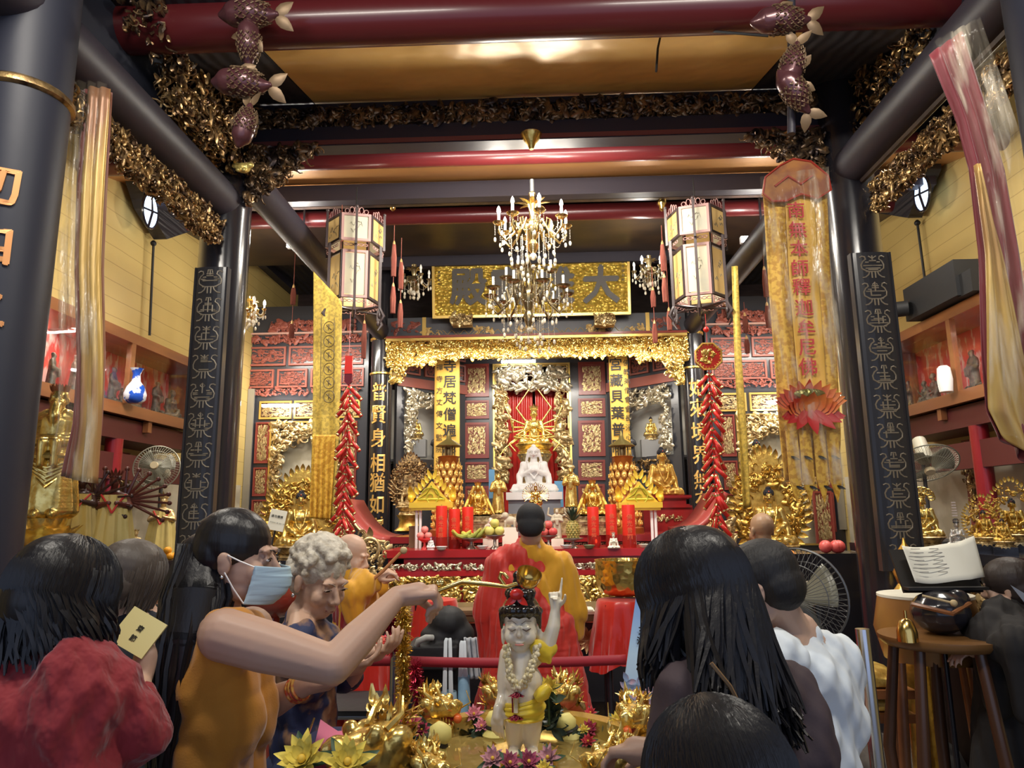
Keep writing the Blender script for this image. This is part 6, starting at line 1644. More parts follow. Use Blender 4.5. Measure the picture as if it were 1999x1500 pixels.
def ledge(s, xin, y0, y1, z, lab, mt):
 e = EM('side_altar', lab, 'altar', (s * (xin + 3.95) / 2, (y0 + y1) / 2, 0)); w = 3.95 - xin
 b = B(); b.box((0, 0, z - .03), (w, y1 - y0, .06)); b.box((0, 0, z - .12), (w - .06, y1 - y0 - .04, .05)); ob('altar_top', b, mt, e, smooth=False)
 b = B(); b.box((0, 0, z / 2 - .08), (w - .12, y1 - y0 - .1, z - .16)); ob('altar_body', b, lacq2, e, smooth=False)
 b = B(); carve(b, y1 - y0 - .1, .25, 160, .14, 600, 0, .03); o = ob('front_relief', b, gold_dk2, e); o.rotation_euler = (0, 0, -s * PI / 2); o.location = (-s * (w / 2 - .05), 0, z - .3)
 return e
ZL = P(100, 1112, 4.05).z
ledge(-1, 2.45, 3.5, 6.2, ZL, 'dark left aisle altar ledge carrying the draped and gilded statues', lacq)
ZR = P(1900, 1078, 4.2).z
ledge(1, 2.35, 3.6, 5.6, ZR, 'black lacquered right aisle altar table with moulded edge', lacq)
gd = EM('guardian_statue'); ob('body', standing(gold_br, seed=21, arms='fold', robew=1.25, hs=.85, beard=True, vox=.009), par=gd)
b = B(); c = V((0, -.01, .88))
for i in range(26): a = i * 2.4; b.cone_leaf(c + V((math.cos(a) * .04, math.sin(a) * .04, .05)), (math.cos(a) * .6, math.sin(a) * .6, .7), .07, .03)
ob('wild_hair', b, mat('reddish gilt hair', (.35, .12, .05), .4, .4), gd)
b = B(); b.tube([(-.14, 0, .76), (-.24, .02, .80), (-.27, .0, .74), (-.20, -.02, .70)], .022, 6); b.tube([(.14, 0, .76), (.24, .02, .80), (.27, .0, .74), (.20, -.02, .70)], .022, 6)
for k in range(5): b.tube([(-.16 + .02 * k, -.10, .42 - .03 * k), (0, -.15, .36 - .035 * k), (.16 - .02 * k, -.10, .42 - .03 * k)], .009, 5)
b.lathe([(.165, .43), (.175, .45), (.165, .47)], 24, close=False)
ob('sash', b, gold_br, gd)
at(gd, 92, 752, 1012, 4.05, 'tall golden bearded guardian statue with folded arms beside the near left column', .35)
sc_ = gd.scale.z
b = B(); bz = (gd.location.z - ZL) / sc_
for i in range(9): a = i * .7; b.cone_leaf((0, 0, -bz * .45), (math.cos(a), math.sin(a), .25), .26, .2, (0, 0, 1), .2)
b.lathe([(.26, -bz), (.30, -bz * .8), (.2, -bz * .65), (.22, -bz * .5), (.12, -bz * .2), (.14, 0)], 22)
for k in range(3): b.tube([(math.cos(t) * (.08 + t * .018), -.24, -bz * .75 + math.sin(t) * (.03 + t * .01)) for t in [i * .6 for i in range(12)]], .014, 5)
ob('lotus_rock_base', b, gold_br, gd)
ycl = mat('pale yellow satin cloth', (.72, .58, .20), .45, sheen=.3, bump=.25, bs=6, bd=.012, col2=(.64, .50, .16), cs=3)
dskin = mat('dark maroon lacquer figure', (.12, .03, .02), .3, coat=.3)
def draped(px, pyt, pyb, Y, lab, many, seed, skin=dskin, rz=0, gap=None):
 e = EM('draped_statue'); b = B(); c = V((0, -.01, .88)); face_unit(b, c, .75); b.caps((0, 0, .70), (0, 0, .82), .06, .04); b.ell((0, 0, .68), (.16, .11, .1))
 for q in (-1, 1): b.caps((q * .12, 0, .7), (q * .18, -.06, .58), .05, .045); b.caps((q * .18, -.06, .58), (q * .04, -.16, .62), .045, .03)
 ob('body', fuse(b, .012, 2, skin), par=e)
 crown(e, c, .75, skin if many else gold_dk2, 9, .13)
 b = B()
 def fn(u, v):
  t = 2 * PI * u; r = .15 + .10 * v + .02 * (.3 + v) * math.sin(8 * t + seed) + .01 * math.sin(17 * t)
  return (math.cos(t) * r * 1.05, math.sin(t) * r * .8, .70 * (1 - v) + .02)
 b.grid(fn, 72, 16, cu=True); ob('yellow_cloak', b, ycl, e)
 b = B(); b.tube([(-.13, -.08, .72), (-.05, -.17, .60), (0, -.19, .5)], .012, 6); b.tube([(.13, -.08, .72), (.05, -.17, .60), (0, -.19, .5)], .012, 6); ob('cloak_edge', b, mat('red trim cloth', (.55, .03, .03), .5), e)
 if many:
  for i in range(many):
   a = math.radians(-30 + i * 120 / max(many - 1, 1));
   for q in ((1,) if gap else (-1, 1)):
    b = B(); p2 = V((q * (.12 + math.cos(a) * .5), .02, .62 + math.sin(a) * .42)); b.tube([(q * .12, .03, .66), V((q * .12, .03, .66)).lerp(p2, .5) + V((0, -.02, 0)), p2], [.024, .02, .014], 6); b.ell(p2, (.03, .02, .03), None, (6, 5)); ob('arm', b, skin, e)
 at(e, px, pyt, pyb, Y, lab, rz);
 b = B(); Hh = (e.location.z - ZL) / e.scale.z
 if Hh > 0: b.lathe([(.26, -Hh), (.28, -Hh * .5), (.24, 0)], 18); ob('plinth', b, gold_dk2, e)
 return e
draped(212, 922, 1085, 4.45, 'crowned maroon statue with fan of arms wrapped in pale yellow cloth, left aisle', 9, 1, rz=.5)
draped(150, 925, 1070, 4.35, 'darker maroon statue half hidden behind the yellow plastic banner, left aisle', 7, 2, skin=mat('near black lacquer figure', (.05, .02, .015), .3, coat=.3), rz=.3)
draped(312, 965, 1085, 5.0, 'smaller crowned statue in a pale yellow cloak beside the left seal script column', 0, 3, rz=.3, skin=gold_dk2)
draped(262, 1035, 1095, 4.6, 'little figure in pale yellow cloak with red ribbon between the two draped statues', 0, 4, rz=.2, skin=gold_dk2)
for i, (px, py) in enumerate(((322, 1078), (333, 1073), (328, 1066), (338, 1081))):
 b = B(); b.ell((0, 0, 0), (.027, .027, .025)); p = P(px, py, 4.85); p.z = ZL + .025 + (.038 if i == 2 else 0); p.y = 4.85 + (.03 if i == 3 else 0); o = ob('orange', b, mat('orange peel', (.85, .36, .02), .45, bump=.2, bs=200, bd=.001), loc=tuple(p)); T(o, 'orange in the little pile on the left aisle altar', 'fruit', 'oranges on the left aisle altar')
def fan(px, py, Y, r, rz, rx, lab, disc, hubm, sc_y=1, floor=True, blades=3, cage=26, zb_=0):
 c = P(px, py, Y); e = EM('pedestal_fan', lab, 'fan', tuple(c));
 R = Matrix.Rotation(rz, 3, 'Z') @ Matrix.Rotation(rx, 3, 'X')
 b = B()
 for k in range(cage * 2):
  a = PI * k / cage
  for sgn in (1, -1):
   b.tube([R @ V((math.cos(a) * r * t, -sgn * (.07 * math.cos(t * PI / 2) ** .8), math.sin(a) * r * t)) for t in (.15, .5, .8, 1)], .0012, 4)
 for t, y_ in ((1, 0), (.7, .05), (.7, -.05)):
  b.tube([R @ V((math.cos(a) * r * t, y_, math.sin(a) * r * t)) for a in [i * PI / 24 for i in range(48)]], .005 if t == 1 else .002, 5, closed=True)
 ob('cage', b, disc, e)
 for k in range(blades):
  a = 2 * PI * k / blades + .4; b = B()
  def bl(u, v):
   rr = r * (.12 + .72 * v); aa = a + (u - .5) * 1.5 * (1 - .25 * v); return R @ V((math.cos(aa) * rr, (u - .5) * .06, math.sin(aa) * rr))
  b.grid(bl, 7, 5); o = ob('blade', b, mat('smoky fan blade', (.24, .23, .17), .3, alpha=.75), e); m = o.modifiers.new('t', 'SOLIDIFY'); m.thickness = .002
 b = B(); b.tube([R @ V((0, -.085, 0)), R @ V((0, -.06, 0))], [r * .16, r * .18], 20); ob('badge', b, hubm, e)
 b = B(); b.tube([R @ V((0, .03, 0)), R @ V((0, .22, 0))], [.055, .045], 16); ob('motor', b, mat('fan motor housing', (.45, .42, .32), .4), e)
 b = B(); q0 = R @ V((0, .16, 0)); b.tube([q0, (q0.x, q0.y, -c.z + zb_ + .03)], .014, 8); b.lathe([(.2, -c.z + zb_), (.2, -c.z + zb_ + .02), (.05, -c.z + zb_ + .04)], 24, Matrix.Translation((q0.x, q0.y, 0))); ob('stand', b, mat('fan stand', (.06, .06, .06), .4), e)
fan_grey = mat('grey green fan cage', (.30, .29, .22), .4, .3)
fan(306, 913, 5.0, .155, .25, -.15, 'wall side fan with pale hub beside the left seal script board', fan_grey, mat('cream badge', (.75, .62, .38), .5), zb_=ZL)
fan(1810, 905, 5.2, .205, -.2, .95, 'tilted fan with cream motor above the right aisle statues', fan_grey, mat('cream badge', None), zb_=ZR)
fan(1562, 1165, 3.1, .195, -.75, .05, 'grey wire pedestal fan with round cream badge behind the person in white', mat('steel fan cage', (.13, .13, .13), .4, .6), mat('cream badge', None))
sr = mk_buddha(gold_br, 'lap', base='lotus', hair=False, seed=31); crown(sr, V((0, -.02, .955)), .98, gold_br, 7, .1); at(sr, 1808, 955, 1068, 4.75, 'broad gold seated statue with looped headdress on the right aisle altar', -.5, unit=1.2)
b = B()
for i in range(9): a = PI * i / 8; b.tube([(math.cos(a) * .2 + math.cos(t) * .06, .0, 1.02 + math.sin(a) * .16 + math.sin(t) * .06) for t in [k * PI / 5 for k in range(10)]], .018, 5, closed=True)
ob('looped_headdress', b, gold_br, sr)
silv = mat('silvery crystal figure', (.62, .60, .55), .15, .7, bump=.4, bs=40, bd=.004)
s1 = mk_many(silv, .018); at(s1, 1872, 1010, 1068, 4.15, 'small silvery figurine with black hat on the right aisle altar', -.4); b = B(); b.lathe([(.10, .80), (.09, .92), (.04, .96)], 16); ob('black_hat', b, lacq, s1)
for k in range(1):
 b = B()
 for i in range(6): b.box((0, .1, 1.05 + i * .09), (.16 - i * .008, .12, .045))
 ob('tiered_parasol', b, mat('red white stripes', (.6, .5, .45), .4), s1, smooth=False)
s2 = mk_buddha(gold, 'raise', base='lotus', seed=33); at(s2, 1926, 990, 1062, 4.1, 'golden statue with orange beads and spiky halo on the right aisle altar', -.5, unit=1.2); halo(s2, 1.1, 1.3, .1, .25, gold, 55, 120, disc=False)
s3 = dup(s2); at(s3, 1985, 965, 1060, 4.2, 'larger golden statue with dark head at the right frame edge', -.6, unit=1.2)
s4 = dup(bud); at(s4, 1962, 1010, 1068, 3.9, 'low golden Buddha in front of the spiky gold statues, right aisle', -.5, unit=1.15)
for r_ in (sr, s1, s2, s3, s4):
 H = (r_.location.z - ZR) / r_.scale.z
 if H > .005: b = B(); b.box((0, 0, -H / 2), (.8, .6, H)); ob('block_base', b, lacq, r_, smooth=False)
 else: r_.location.z = ZR
sp = EM('stupa_lamp', 'small tiered gold stupa between the maroon post and the seal script board', 'stupa', tuple(P(1772, 1130, 4.0))); sp.location.z = .0
b = B(); h = P(1772, 1050, 4.0).z; b.lathe([(.07, 0), (.07, h - .45)], 14); b.lathe([(.10, h - .45), (.11, h - .4), (.06, h - .36), (.09, h - .3), (.05, h - .24), (.07, h - .18), (.035, h - .12), (.045, h - .08), (.01, h - .03), (.004, h)], 18); ob('tiers', b, gold, sp)
a_ = [P(1783, 1101, 3.35), P(1850, 1100, 3.35), P(1883, 1086, 3.4), P(1905, 1137, 3.2), P(1800, 1145, 3.2)]
e = EM('music_stand', 'black music stand by the black robed person', 'stand', (P(1845, 1140, 3.25).x, 3.27, 0)); zc = P(1845, 1140, 3.25).z
b = B(); b.box((0, .05, zc + .05), (.34, .012, .2), Matrix.Rotation(-.5, 3, 'X')); b.box((0, -.02, zc - .02), (.34, .05, .012)); ob('desk', b, ink, e, smooth=False)
b = B(); b.cyl((0, .05, .3), (0, .05, zc), .012, n=8); ob('stem', b, lacq, e)
for k in range(3): b = B(); a = k * 2.1; b.cyl((0, .05, .4), (math.cos(a) * .25, .05 + math.sin(a) * .25, .01), .008, n=6); ob('leg', b, lacq, e)
e = EM('sheet_music', 'open printed score sheet on the black music stand', 'paper', (P(1845, 1140, 3.25).x, 3.26, zc + .09)); e.rotation_euler = (-.5, 0, 0)
def sh(u, v): return ((u - .5) * .30, -.012 + .02 * math.sin(u * PI * 2) - (.06 * max(0, u - .8) * 4 * (1 - v)), .075 - v * .17 + .02 * max(0, u - .75) * 4)
b = B(); b.grid(sh, 24, 8); o = ob('sheet', b, paper, e); m = o.modifiers.new('t', 'SOLIDIFY'); m.thickness = .001
b = B()
for i in range(7):
 for j in range(2):
  w = .04 + .02 * ((i * 7 + j * 3) % 3); b.box((-.10 + j * .08, -.018 - .0 , .055 - i * .018), (w, .001, .003))
b.box((.04, -.012, 0), (.035, .001, .07)); ob('printed_lines', b, mat('grey print', (.25, .24, .22), .7), e, smooth=False)
wood_y = mat('yellow brown drum wood', (.36, .18, .045), .35, coat=.3, col2=(.30, .14, .04), cs=5)
def drum(px, pyt, Y, r, h, lab, mt, n='drum', top=None):
 p = P(px, pyt, Y); e = EM(n, lab, 'drum', (p.x, Y, 0));
 b = B(); b.lathe([(r * .9, p.z - h), (r * 1.05, p.z - h * .5), (r * .92, p.z)], 32); ob('drum_body', b, mt, e)
 b = B(); b.lathe([(r * .93, p.z), (r * .93, p.z + .012), (r * .2, p.z + .014)], 32); ob('skin_top', b, top or paper, e)
 for k in range(4):
  a = k * PI / 2 + .4; b = B(); b.tube([(math.cos(a) * r * .9, math.sin(a) * r * .9, p.z - h), (math.cos(a) * r * 1.05, math.sin(a) * r * 1.05, (p.z - h) * .5), (math.cos(a) * r * .9, math.sin(a) * r * .9, 0)], .025, 8); ob('leg', b, cabw, e)
 return e
drum(1805, 1165, 3.55, .22, .28, 'large yellow brown drum behind the music stand', wood_y)
e = EM('stool_table', 'round red brown wooden stool table in front of the black robed person', 'table', (P(1835, 1235, 3.2).x, 3.2, 0)); zt = P(1835, 1240, 3.2).z
b = B(); b.lathe([(.22, zt - .04), (.24, zt - .02), (.24, zt), (.02, zt)], 32); ob('table_top', b, mat('dark brown round table', (.20, .095, .03), .3, coat=.3), e)
for k in range(5): a = k * 2 * PI / 5; b = B(); b.tube([(math.cos(a) * .18, math.sin(a) * .18, zt - .04), (math.cos(a) * .24, math.sin(a) * .24, zt * .55), (math.cos(a) * .20, math.sin(a) * .20, .0)], [.022, .026, .02], 8); ob('leg', b, mat('dark table leg', (.07, .03, .015), .35, coat=.2), e)
b = B(); b.lathe([(.20, .06), (.22, .08), (.20, .10), (.17, .08)], 28, close=False); ob('foot_ring', b, mat('dark table leg', None), e)
e = EM('wooden_fish', 'black round wooden fish bell resting on the stool table', 'bell', (P(1830, 1190, 3.2).x, 3.22, zt + .0)); b = B(); b.ell((0.02, 0, .09), (.12, .11, .09)); b.ell((.1, 0, .14), (.05, .045, .045)); ob('bell_body', fuse(b, .008, 1, lacq), par=e)
b = B(); b.tube([(-.12, -.05, .13), (0, -.13, .10), (.12, -.05, .13)], .01, 6); ob('slit', b, cabw, e)
e = EM('wooden_mallet', 'thin wooden striker lying across the black wooden fish', 'striker'); p0, p1 = P(1800, 1163, 3.1), P(1862, 1178, 3.05); b = B(); b.tube([p0, p1], .005, 6); ob('stick', b, mat('pale wood', None), e); b = B(); b.ell(p1, .014); ob('striker_head', b, mat('pale wood', None), e)
e = EM('brass_bell', 'small brass bell beside the wooden fish on the stool table', 'bell', (P(1852, 1225, 3.0).x - .14, 3.05, zt)); b = B(); b.lathe([(.04, 0), (.038, .04), (.025, .08), (.006, .09), (.006, .12)], 16); ob('bell_cup', b, brass, e)
for i, (py, c_) in enumerate(((1308, 'upper'), (1352, 'lower'))):
 p = P(1650, py, 3.9); b = B(); b.ell((0, 0, 0), (.22, .18, .055)); b.box((0, 0, -.03), (.40, .34, .04)); o = ob('gold_cushion', fuse(b, .012, 2, mat('gold brocade', (.72, .50, .12), .4, .3, bump=.6, bs=30, bd=.01, col2=(.5, .3, .06), cs=25)), loc=(p.x, 3.9, max(p.z, .12))); T(o, '%s gold brocade kneeling cushion on the bench beside the right seal script column' % c_, 'cushion')
 b = B(); b.box((0, 0, 0), (.5, .4, .04)); o = ob('bench_board', b, cabw, smooth=False, loc=(p.x, 3.9, max(p.z - .075, .045))); T(o, 'wooden shelf under the %s gold cushion' % c_, 'shelf')
b = B(); zt_ = P(1610, 1085, 4.9).z; b.box((0, 0, zt_ / 2), (.5, .4, zt_)); o = ob('black_cabinet', b, lacq, smooth=False, loc=(P(1640, 1100, 5.2).x - .1, 5.3, 0)); T(o, 'black lacquered cabinet with fruit on top behind the fan', 'cabinet')
for i, (px, py) in enumerate(((1612, 1070), (1632, 1062), (1638, 1076))):
 b = B(); b.ell((0, 0, .045), .045); o = ob('red_apple', b, peach, loc=(P(px, py, 5.15).x, 5.15, zt_)); T(o, 'red apple on the black cabinet beside the right seal script column', 'fruit', 'apples on the black cabinet')
e = EM('vertical_panel', 'tall red framed gilt panel on the marble behind the right seal script column', 'panel', (P(1607, 1010, 9.4).x, 9.4, P(1607, 1010, 9.4).z)); pane(e, -.12, .12, -.33, .33, 'gold', 'b', 'carved_panel')
# ================================================================ HANGING THINGS
bulbm = mat('lit bulb', (1, 1, 1), .3, emi=(1, .95, .86), es=60)
bulboff = mat('unlit bulb', (.75, .75, .7), .1)
crystal = mat('crystal drop', (.95, .88, .72), .04, trans=.6, spec=1, coat=.6)
def chandelier(px, py, Y, r, n, ztop, lab, metal, lit, seed, drops=True, tiers=1, up=.0):
 c = P(px, py, Y); e = EM('chandelier', lab, 'chandelier', tuple(c)); rs = random.Random(seed); k = r / .26
 b = B(); b.lathe([(.012, .34 * k), (.03, .32 * k), (.02, .28 * k), (.05, .24 * k), (.03, .2 * k), (.022, .12 * k), (.06, .08 * k), (.075, .03 * k), (.05, -.02 * k), (.025, -.06 * k), (.05, -.10 * k), (.035, -.14 * k), (.012, -.17 * k), (.022, -.19 * k), (.004, -.22 * k)], 20)
 for i in range(8): a = i * PI / 4; b.cone_leaf((math.cos(a) * .03, math.sin(a) * .03, .22 * k), (math.cos(a), math.sin(a), .8), .10 * k, .04, (0, 0, 1), -.5)
 ob('centre_stem', b, metal, e)
 if ztop: b = B(); b.tube([(0, 0, .33 * k), (0, 0, ztop - c.z)], .018, 8); ob('cable_sleeve', b, cable_m, e)
 for t in range(tiers):
  rr = r * (1, .62)[t]; zz_ = (0, .13 * k)[t]; nn = n if t == 0 else n // 2
  for i in range(nn):
   a = 2 * PI * (i + .25 + .5 * t) / nn; d = V((math.cos(a), math.sin(a), 0)); Z = V((0, 0, 1))
   b = B(); b.tube([d * .04 + Z * (zz_ + .03), d * rr * .35 + Z * (zz_ + .09 * k), d * rr * .55 + Z * (zz_ - .01), d * rr * .8 + Z * (zz_ - .07 * k), d * rr + Z * (zz_ - .01), d * rr + Z * (zz_ + .05 * k)], [.010, .010, .011, .011, .009, .008], 7)
   b.tube([d * rr * .55 + Z * zz_, d * rr * .62 + Z * (zz_ + .07 * k), d * rr * .5 + Z * (zz_ + .09 * k), d * rr * .48 + Z * (zz_ + .05 * k)], [.008, .007, .006, .003], 6)
   p = d * rr + Z * (zz_ + .05 * k); b.lathe([(.010, -.01), (.042 * k, .012), (.048 * k, .022), (.012, .012), (.012, .03)], 14, Matrix.Translation(p)); o = ob('arm', b, metal, e)
   b = B(); b.cyl(p + Z * .02, p + Z * (.02 + .07 * k), .011, n=8); k2 = ob('candle_tube', b, bulboff, o)
   on_ = bool(lit) and t == 0 and i in lit
   if lit is not None: b = B(); b.lathe([(.006, 0), (.016, .02), (.012, .045), (.002, .065)], 10, Matrix.Translation(p + Z * (.02 + .07 * k))); ob('bulb', b, bulbm if on_ else bulboff, o)
   if on_: plight('chandelier_bulb_light', c + p + Z * (.06 + .07 * k) + d * .0, 36 if r > .2 else 10, NEUT, .03)
   b = B()
   for j in range(3):
    q0 = p + d * .03 * math.cos(j * 2.1) * k + V((-d.y, d.x, 0)) * .04 * math.sin(j * 2.1) * k; ln = (.10, .06, .13)[j] * k
    for m_ in range(int(ln / .014)): b.ell(q0 - Z * (.014 * m_), .0045, None, (5, 4))
    b.ell(q0 - Z * (ln + .02), (.011, .008, .022), None, (7, 6))
   ob('crystal_drops', b, crystal, o)
 b = B()
 for i in range(n * 3):
  a = 2 * PI * i / (n * 3); rr = r * (.35 + .3 * (i % 2)); ln = rs.uniform(.10, .26) * k
  q0 = V((math.cos(a) * rr, math.sin(a) * rr, -.03 * k))
  for m_ in range(int(ln / .013)): b.ell(q0 - V((0, 0, .013 * m_)), .0042, None, (5, 4))
  b.ell(q0 - V((0, 0, ln + .02)), (.013, .010, .024), None, (7, 6))
 for i in range(n):
  a0 = 2 * PI * (i + .25) / n; a1 = 2 * PI * (i + 1.25) / n
  for m_ in range(14):
   t = m_ / 13; a = a0 + (a1 - a0) * t; b.ell((math.cos(a) * r * .9, math.sin(a) * r * .9, .02 * k - .09 * k * math.sin(t * PI)), .0045, None, (5, 4))
 b.ell((0, -.03, -.2 * k), .03, None, (10, 8)); b.ell((0, 0, -.27 * k), .02, None, (8, 6)); ob('bead_strings', b, crystal, e)
 return e
gch = mat('pale gold chandelier metal', (.86, .66, .30), .18, 1)
och = mat('antique chandelier metal', (.30, .24, .13), .25, .9)
YCH = 5.3
ch = chandelier(1040, 455, YCH, .27, 8, P(1037, 292, 4.6).z + .12, 'lit gold chandelier with crystal drops hanging before the top edge of the plaque', gch, [0, 4, 6], 3)
b = B(); q0 = P(1037, 268, 4.48); b.lathe([(.075, .02), (.07, 0), (.03, -.05), (.015, -.09)], 18, Matrix.Translation(q0)); o = ob('ceiling_rose', b, gold_br); T(o, 'small gold ceiling rose on the tie beam from which the lit chandelier hangs', 'ceiling rose')
chandelier(1032, 590, 5.9, .34, 9, None, 'unlit dark gold chandelier hanging below the lit one, in front of the plaque characters', och, None, 5, tiers=2)
for px, py in ((767, 392), (1292, 392)):
 b = B(); b.lathe([(.05, .03), (.05, 0), (.03, -.03), (.03, -.06), (.008, -.08)], 16, Matrix.Translation(P(px, py + 6, 6.9))); o = ob('ceiling_rose', b, brass); T(o, 'small brass ceiling rose on the beam %s of the lit chandelier' % ('left' if px < 1000 else 'right'), 'ceiling rose')
chandelier(808, 552, 7.6, .17, 5, None, 'small unlit chandelier with candle bulbs beside the left palace lantern', och, [], 7)
chandelier(1268, 535, 7.6, .17, 5, None, 'small lit chandelier just left of the right palace lantern', och, [1, 3], 8)
chandelier(489, 610, 7.4, .14, 5, None, 'small lit chandelier peeping out right of the left seal script column', gch, [0, 3], 9)
lp = mat('painted lantern glass', (.44, .40, .29), .4, emi=(1, .78, .42), es=.12, col2=(.34, .33, .27), cs=5)
lp2 = mat('amber lantern glass', (.50, .34, .12), .4, emi=(1, .62, .22), es=.15)
roseedge = mat('dusty rose lantern frame', (.38, .22, .20), .4)
darkfr = mat('dark rosewood frame', (.05, .035, .035), .35)
inkw = mat('grey brush painting', (.30, .29, .24), .6)
def lantern(cx, pt, pm0, pm1, pb, Y, rot, lab):
 c = P(cx, pb, Y); e = EM('palace_lantern', lab, 'lantern', (c.x, Y, c.z), rot)
 zt, z1, z0 = P(cx, pt, Y).z - c.z, P(cx, pm0, Y).z - c.z, P(cx, pm1, Y).z - c.z
 def tier(za, zb_, r, nm, painted):
  for i in range(6):
   a = PI / 3 * i; w = r * 2 * math.tan(PI / 6); M = Matrix.Rotation(a, 4, 'Z')
   b = B(); b.box((0, -r, (za + zb_) / 2), (w * .86, .006, (zb_ - za) * .86)); b.v = [tuple(M @ V(v_)) for v_ in b.v]
   o = ob(nm + '_glass', b, lp if i % 2 == 0 else lp2, e, smooth=False)
   b = B(); rim(b, -w / 2, w / 2, za, zb_, .022, -r - .012, -r + .012); b.v = [tuple(M @ V(v_)) for v_ in b.v]; ob(nm + '_frame', b, roseedge if i % 2 == 0 else darkfr, e, smooth=False)
   b = B(); rs = random.Random(i + 5)
   for k in range(5):
    x0, z_ = rs.uniform(-w * .3, w * .2), rs.uniform(za + (zb_ - za) * .2, zb_ - (zb_ - za) * .25)
    b.tube([(x0 + t * w * .05, -r - .005, z_ + rs.uniform(-.02, .03)) for t in range(5)], [.001, .004, .002, .004, .001], 4, flat=.4)
   b.v = [tuple(M @ V(v_)) for v_ in b.v]; ob('ink_painting', b, inkw, o)
 r1, r0 = .185, .22
 tier(z1 + .02, zt, r1 + .03, 'upper', True); tier(.04, z0, r1, 'lower', True)
 b = B()
 for i in range(6):
  a = PI / 3 * i + PI / 6; d = V((math.cos(a), math.sin(a), 0))
  b.box(d * (r0 + .03) + V((0, 0, (z0 + .0) / 2)), (.022, .022, z0 + .14)); b.box(d * (r0 + .06) + V((0, 0, (zt + z1) / 2)), (.02, .02, zt - z1 + .06))
  b.ell(d * (r0 + .06) + V((0, 0, zt + .04)), .016, None, (8, 6)); b.ell(d * (r0 + .03) + V((0, 0, -.09)), (.016, .016, .03), None, (8, 6))
  b.tube([d * .02 + V((0, 0, -.02)), d * (r0 + .03) + V((0, 0, -.01))], .010, 5)
  b.tube([d * (r0 + .03) + V((0, 0, -.02)), d * (r0 + .07) + V((0, 0, -.10)), d * (r0 + .03) + V((0, 0, -.16))], [.012, .016, .005], 6)
 ob('posts', b, darkfr, e)
 b = B()
 for i in range(6):
  a = PI / 3 * i; M = Matrix.Rotation(a, 4, 'Z'); w = .2
  for z_, rr in ((zt, r1 + .035), (z1 - .03, r1 + .04), (-.0, r1 + .005)):
   for j in range(5):
    x = -w / 2 + w * (j + .5) / 5; hh = (.05 if z_ == zt else .022) * (1.6 - abs(j - 2) * .4 if z_ == zt else 1)
    b.tube([tuple(M @ V((x + math.cos(t) * .018, -rr, z_ + hh * .5 + math.sin(t) * hh * .5))) for t in [q_ * PI / 5 for q_ in range(10)]], .0035, 4, closed=True)
 ob('pierced_crest', b, roseedge, e)
 b = B(); b.cyl((0, 0, zt), (0, 0, zt + .35), .006, n=6); ob('hook_cord', b, cable_m, e)
 b = B(); b.ell((0, 0, z0 * .45), .035); ob('bulb', b, bulbm, e)
 return e
YL = 5.9
lantern(690, 437, 492, 503, 602, YL, .28, 'left hexagonal palace lantern glowing warm behind painted glass')
lantern(1368, 420, 478, 490, 597, YL, -.28, 'right hexagonal palace lantern with pale painted glass')
tas = mat('faded red tassel', (.22, .05, .035), .7, col2=(.27, .08, .05), cs=60, st=(1, 1, .1))
tasg = mat('gold tassel collar', (.70, .45, .18), .4, .4)
def tassel(px, segs, Y, lab, ptop):
 t = P(px, ptop, Y); e = EM('tassel', lab, 'tassel', tuple(t))
 b = B(); b.cyl((0, 0, 0), (0, 0, P(px, segs[-1][1], Y).z - t.z + .02), .0035, n=5); ob('cord', b, tas, e)
 for a, c in segs:
  za, zb_ = P(px, a, Y).z - t.z, P(px, c, Y).z - t.z; b = B(); r = .022
  b.lathe([(.004, zb_ + (za - zb_)), (.012, za - .02), (.014, za - .05)], 10); ob('collar', b, tasg, e)
  b = B()
  for i in range(14): an = 2 * PI * i / 14; b.tube([(math.cos(an) * .012, math.sin(an) * .012, za - .04), (math.cos(an) * r, math.sin(an) * r, (za + zb_) / 2), (math.cos(an) * r * .9, math.sin(an) * r * .9, zb_)], [.005, .005, .003], 4)
  b.cyl((0, 0, za - .04), (0, 0, zb_), .014, n=8); ob('fringe', b, tas, e)
for i, (px, ptop, segs, Y) in enumerate(((577, 480, [(555, 595), (625, 660)], 6.4), (770, 440, [(470, 540), (552, 612)], 6.2), (784, 465, [(505, 565), (585, 640)], 6.4), (668, 400, [(440, 470)], 6.0), (712, 610, [(625, 700)], 6.8),
  (1272, 520, [(560, 600), (625, 670)], 6.6), (1291, 440, [(470, 530), (535, 590)], 6.2), (1300, 500, [(600, 645)], 6.4), (1403, 440, [(470, 570), (590, 620)], 6.0), (1452, 590, [(610, 650), (655, 690)], 6.6), (1484, 430, [(520, 580), (590, 640)], 6.4), (1566, 330, [(400, 470)], 4.1))):
 tassel(px, segs, Y, ['faded red tassel hanging in the left bay beside the yellow patterned banner', 'thick red tassel close right of the left palace lantern', 'red tassel just right of the thick one, before the plaque edge', 'thin tassel in front of the left palace lantern', 'dark tassel below the left palace lantern near the altar column', 'faded tassel right of the plaque', 'thick red tassel close left of the right palace lantern', 'lower red tassel beneath the thick one left of the right lantern', 'orange tassel over the lit face of the right palace lantern', 'dark tassel in front of the right red relief panels', 'pair of red tassels between the right lantern and the yellow banner', 'black tassel hanging over the head of the long yellow banner'][i], ptop)
crk = mat('red firecracker paper', (.60, .025, .02), .35, coat=.2); crg = mat('gold foil band', (.80, .58, .26), .25, .9)
pinks = mat('pink ribbon', (.7, .3, .3), .5)
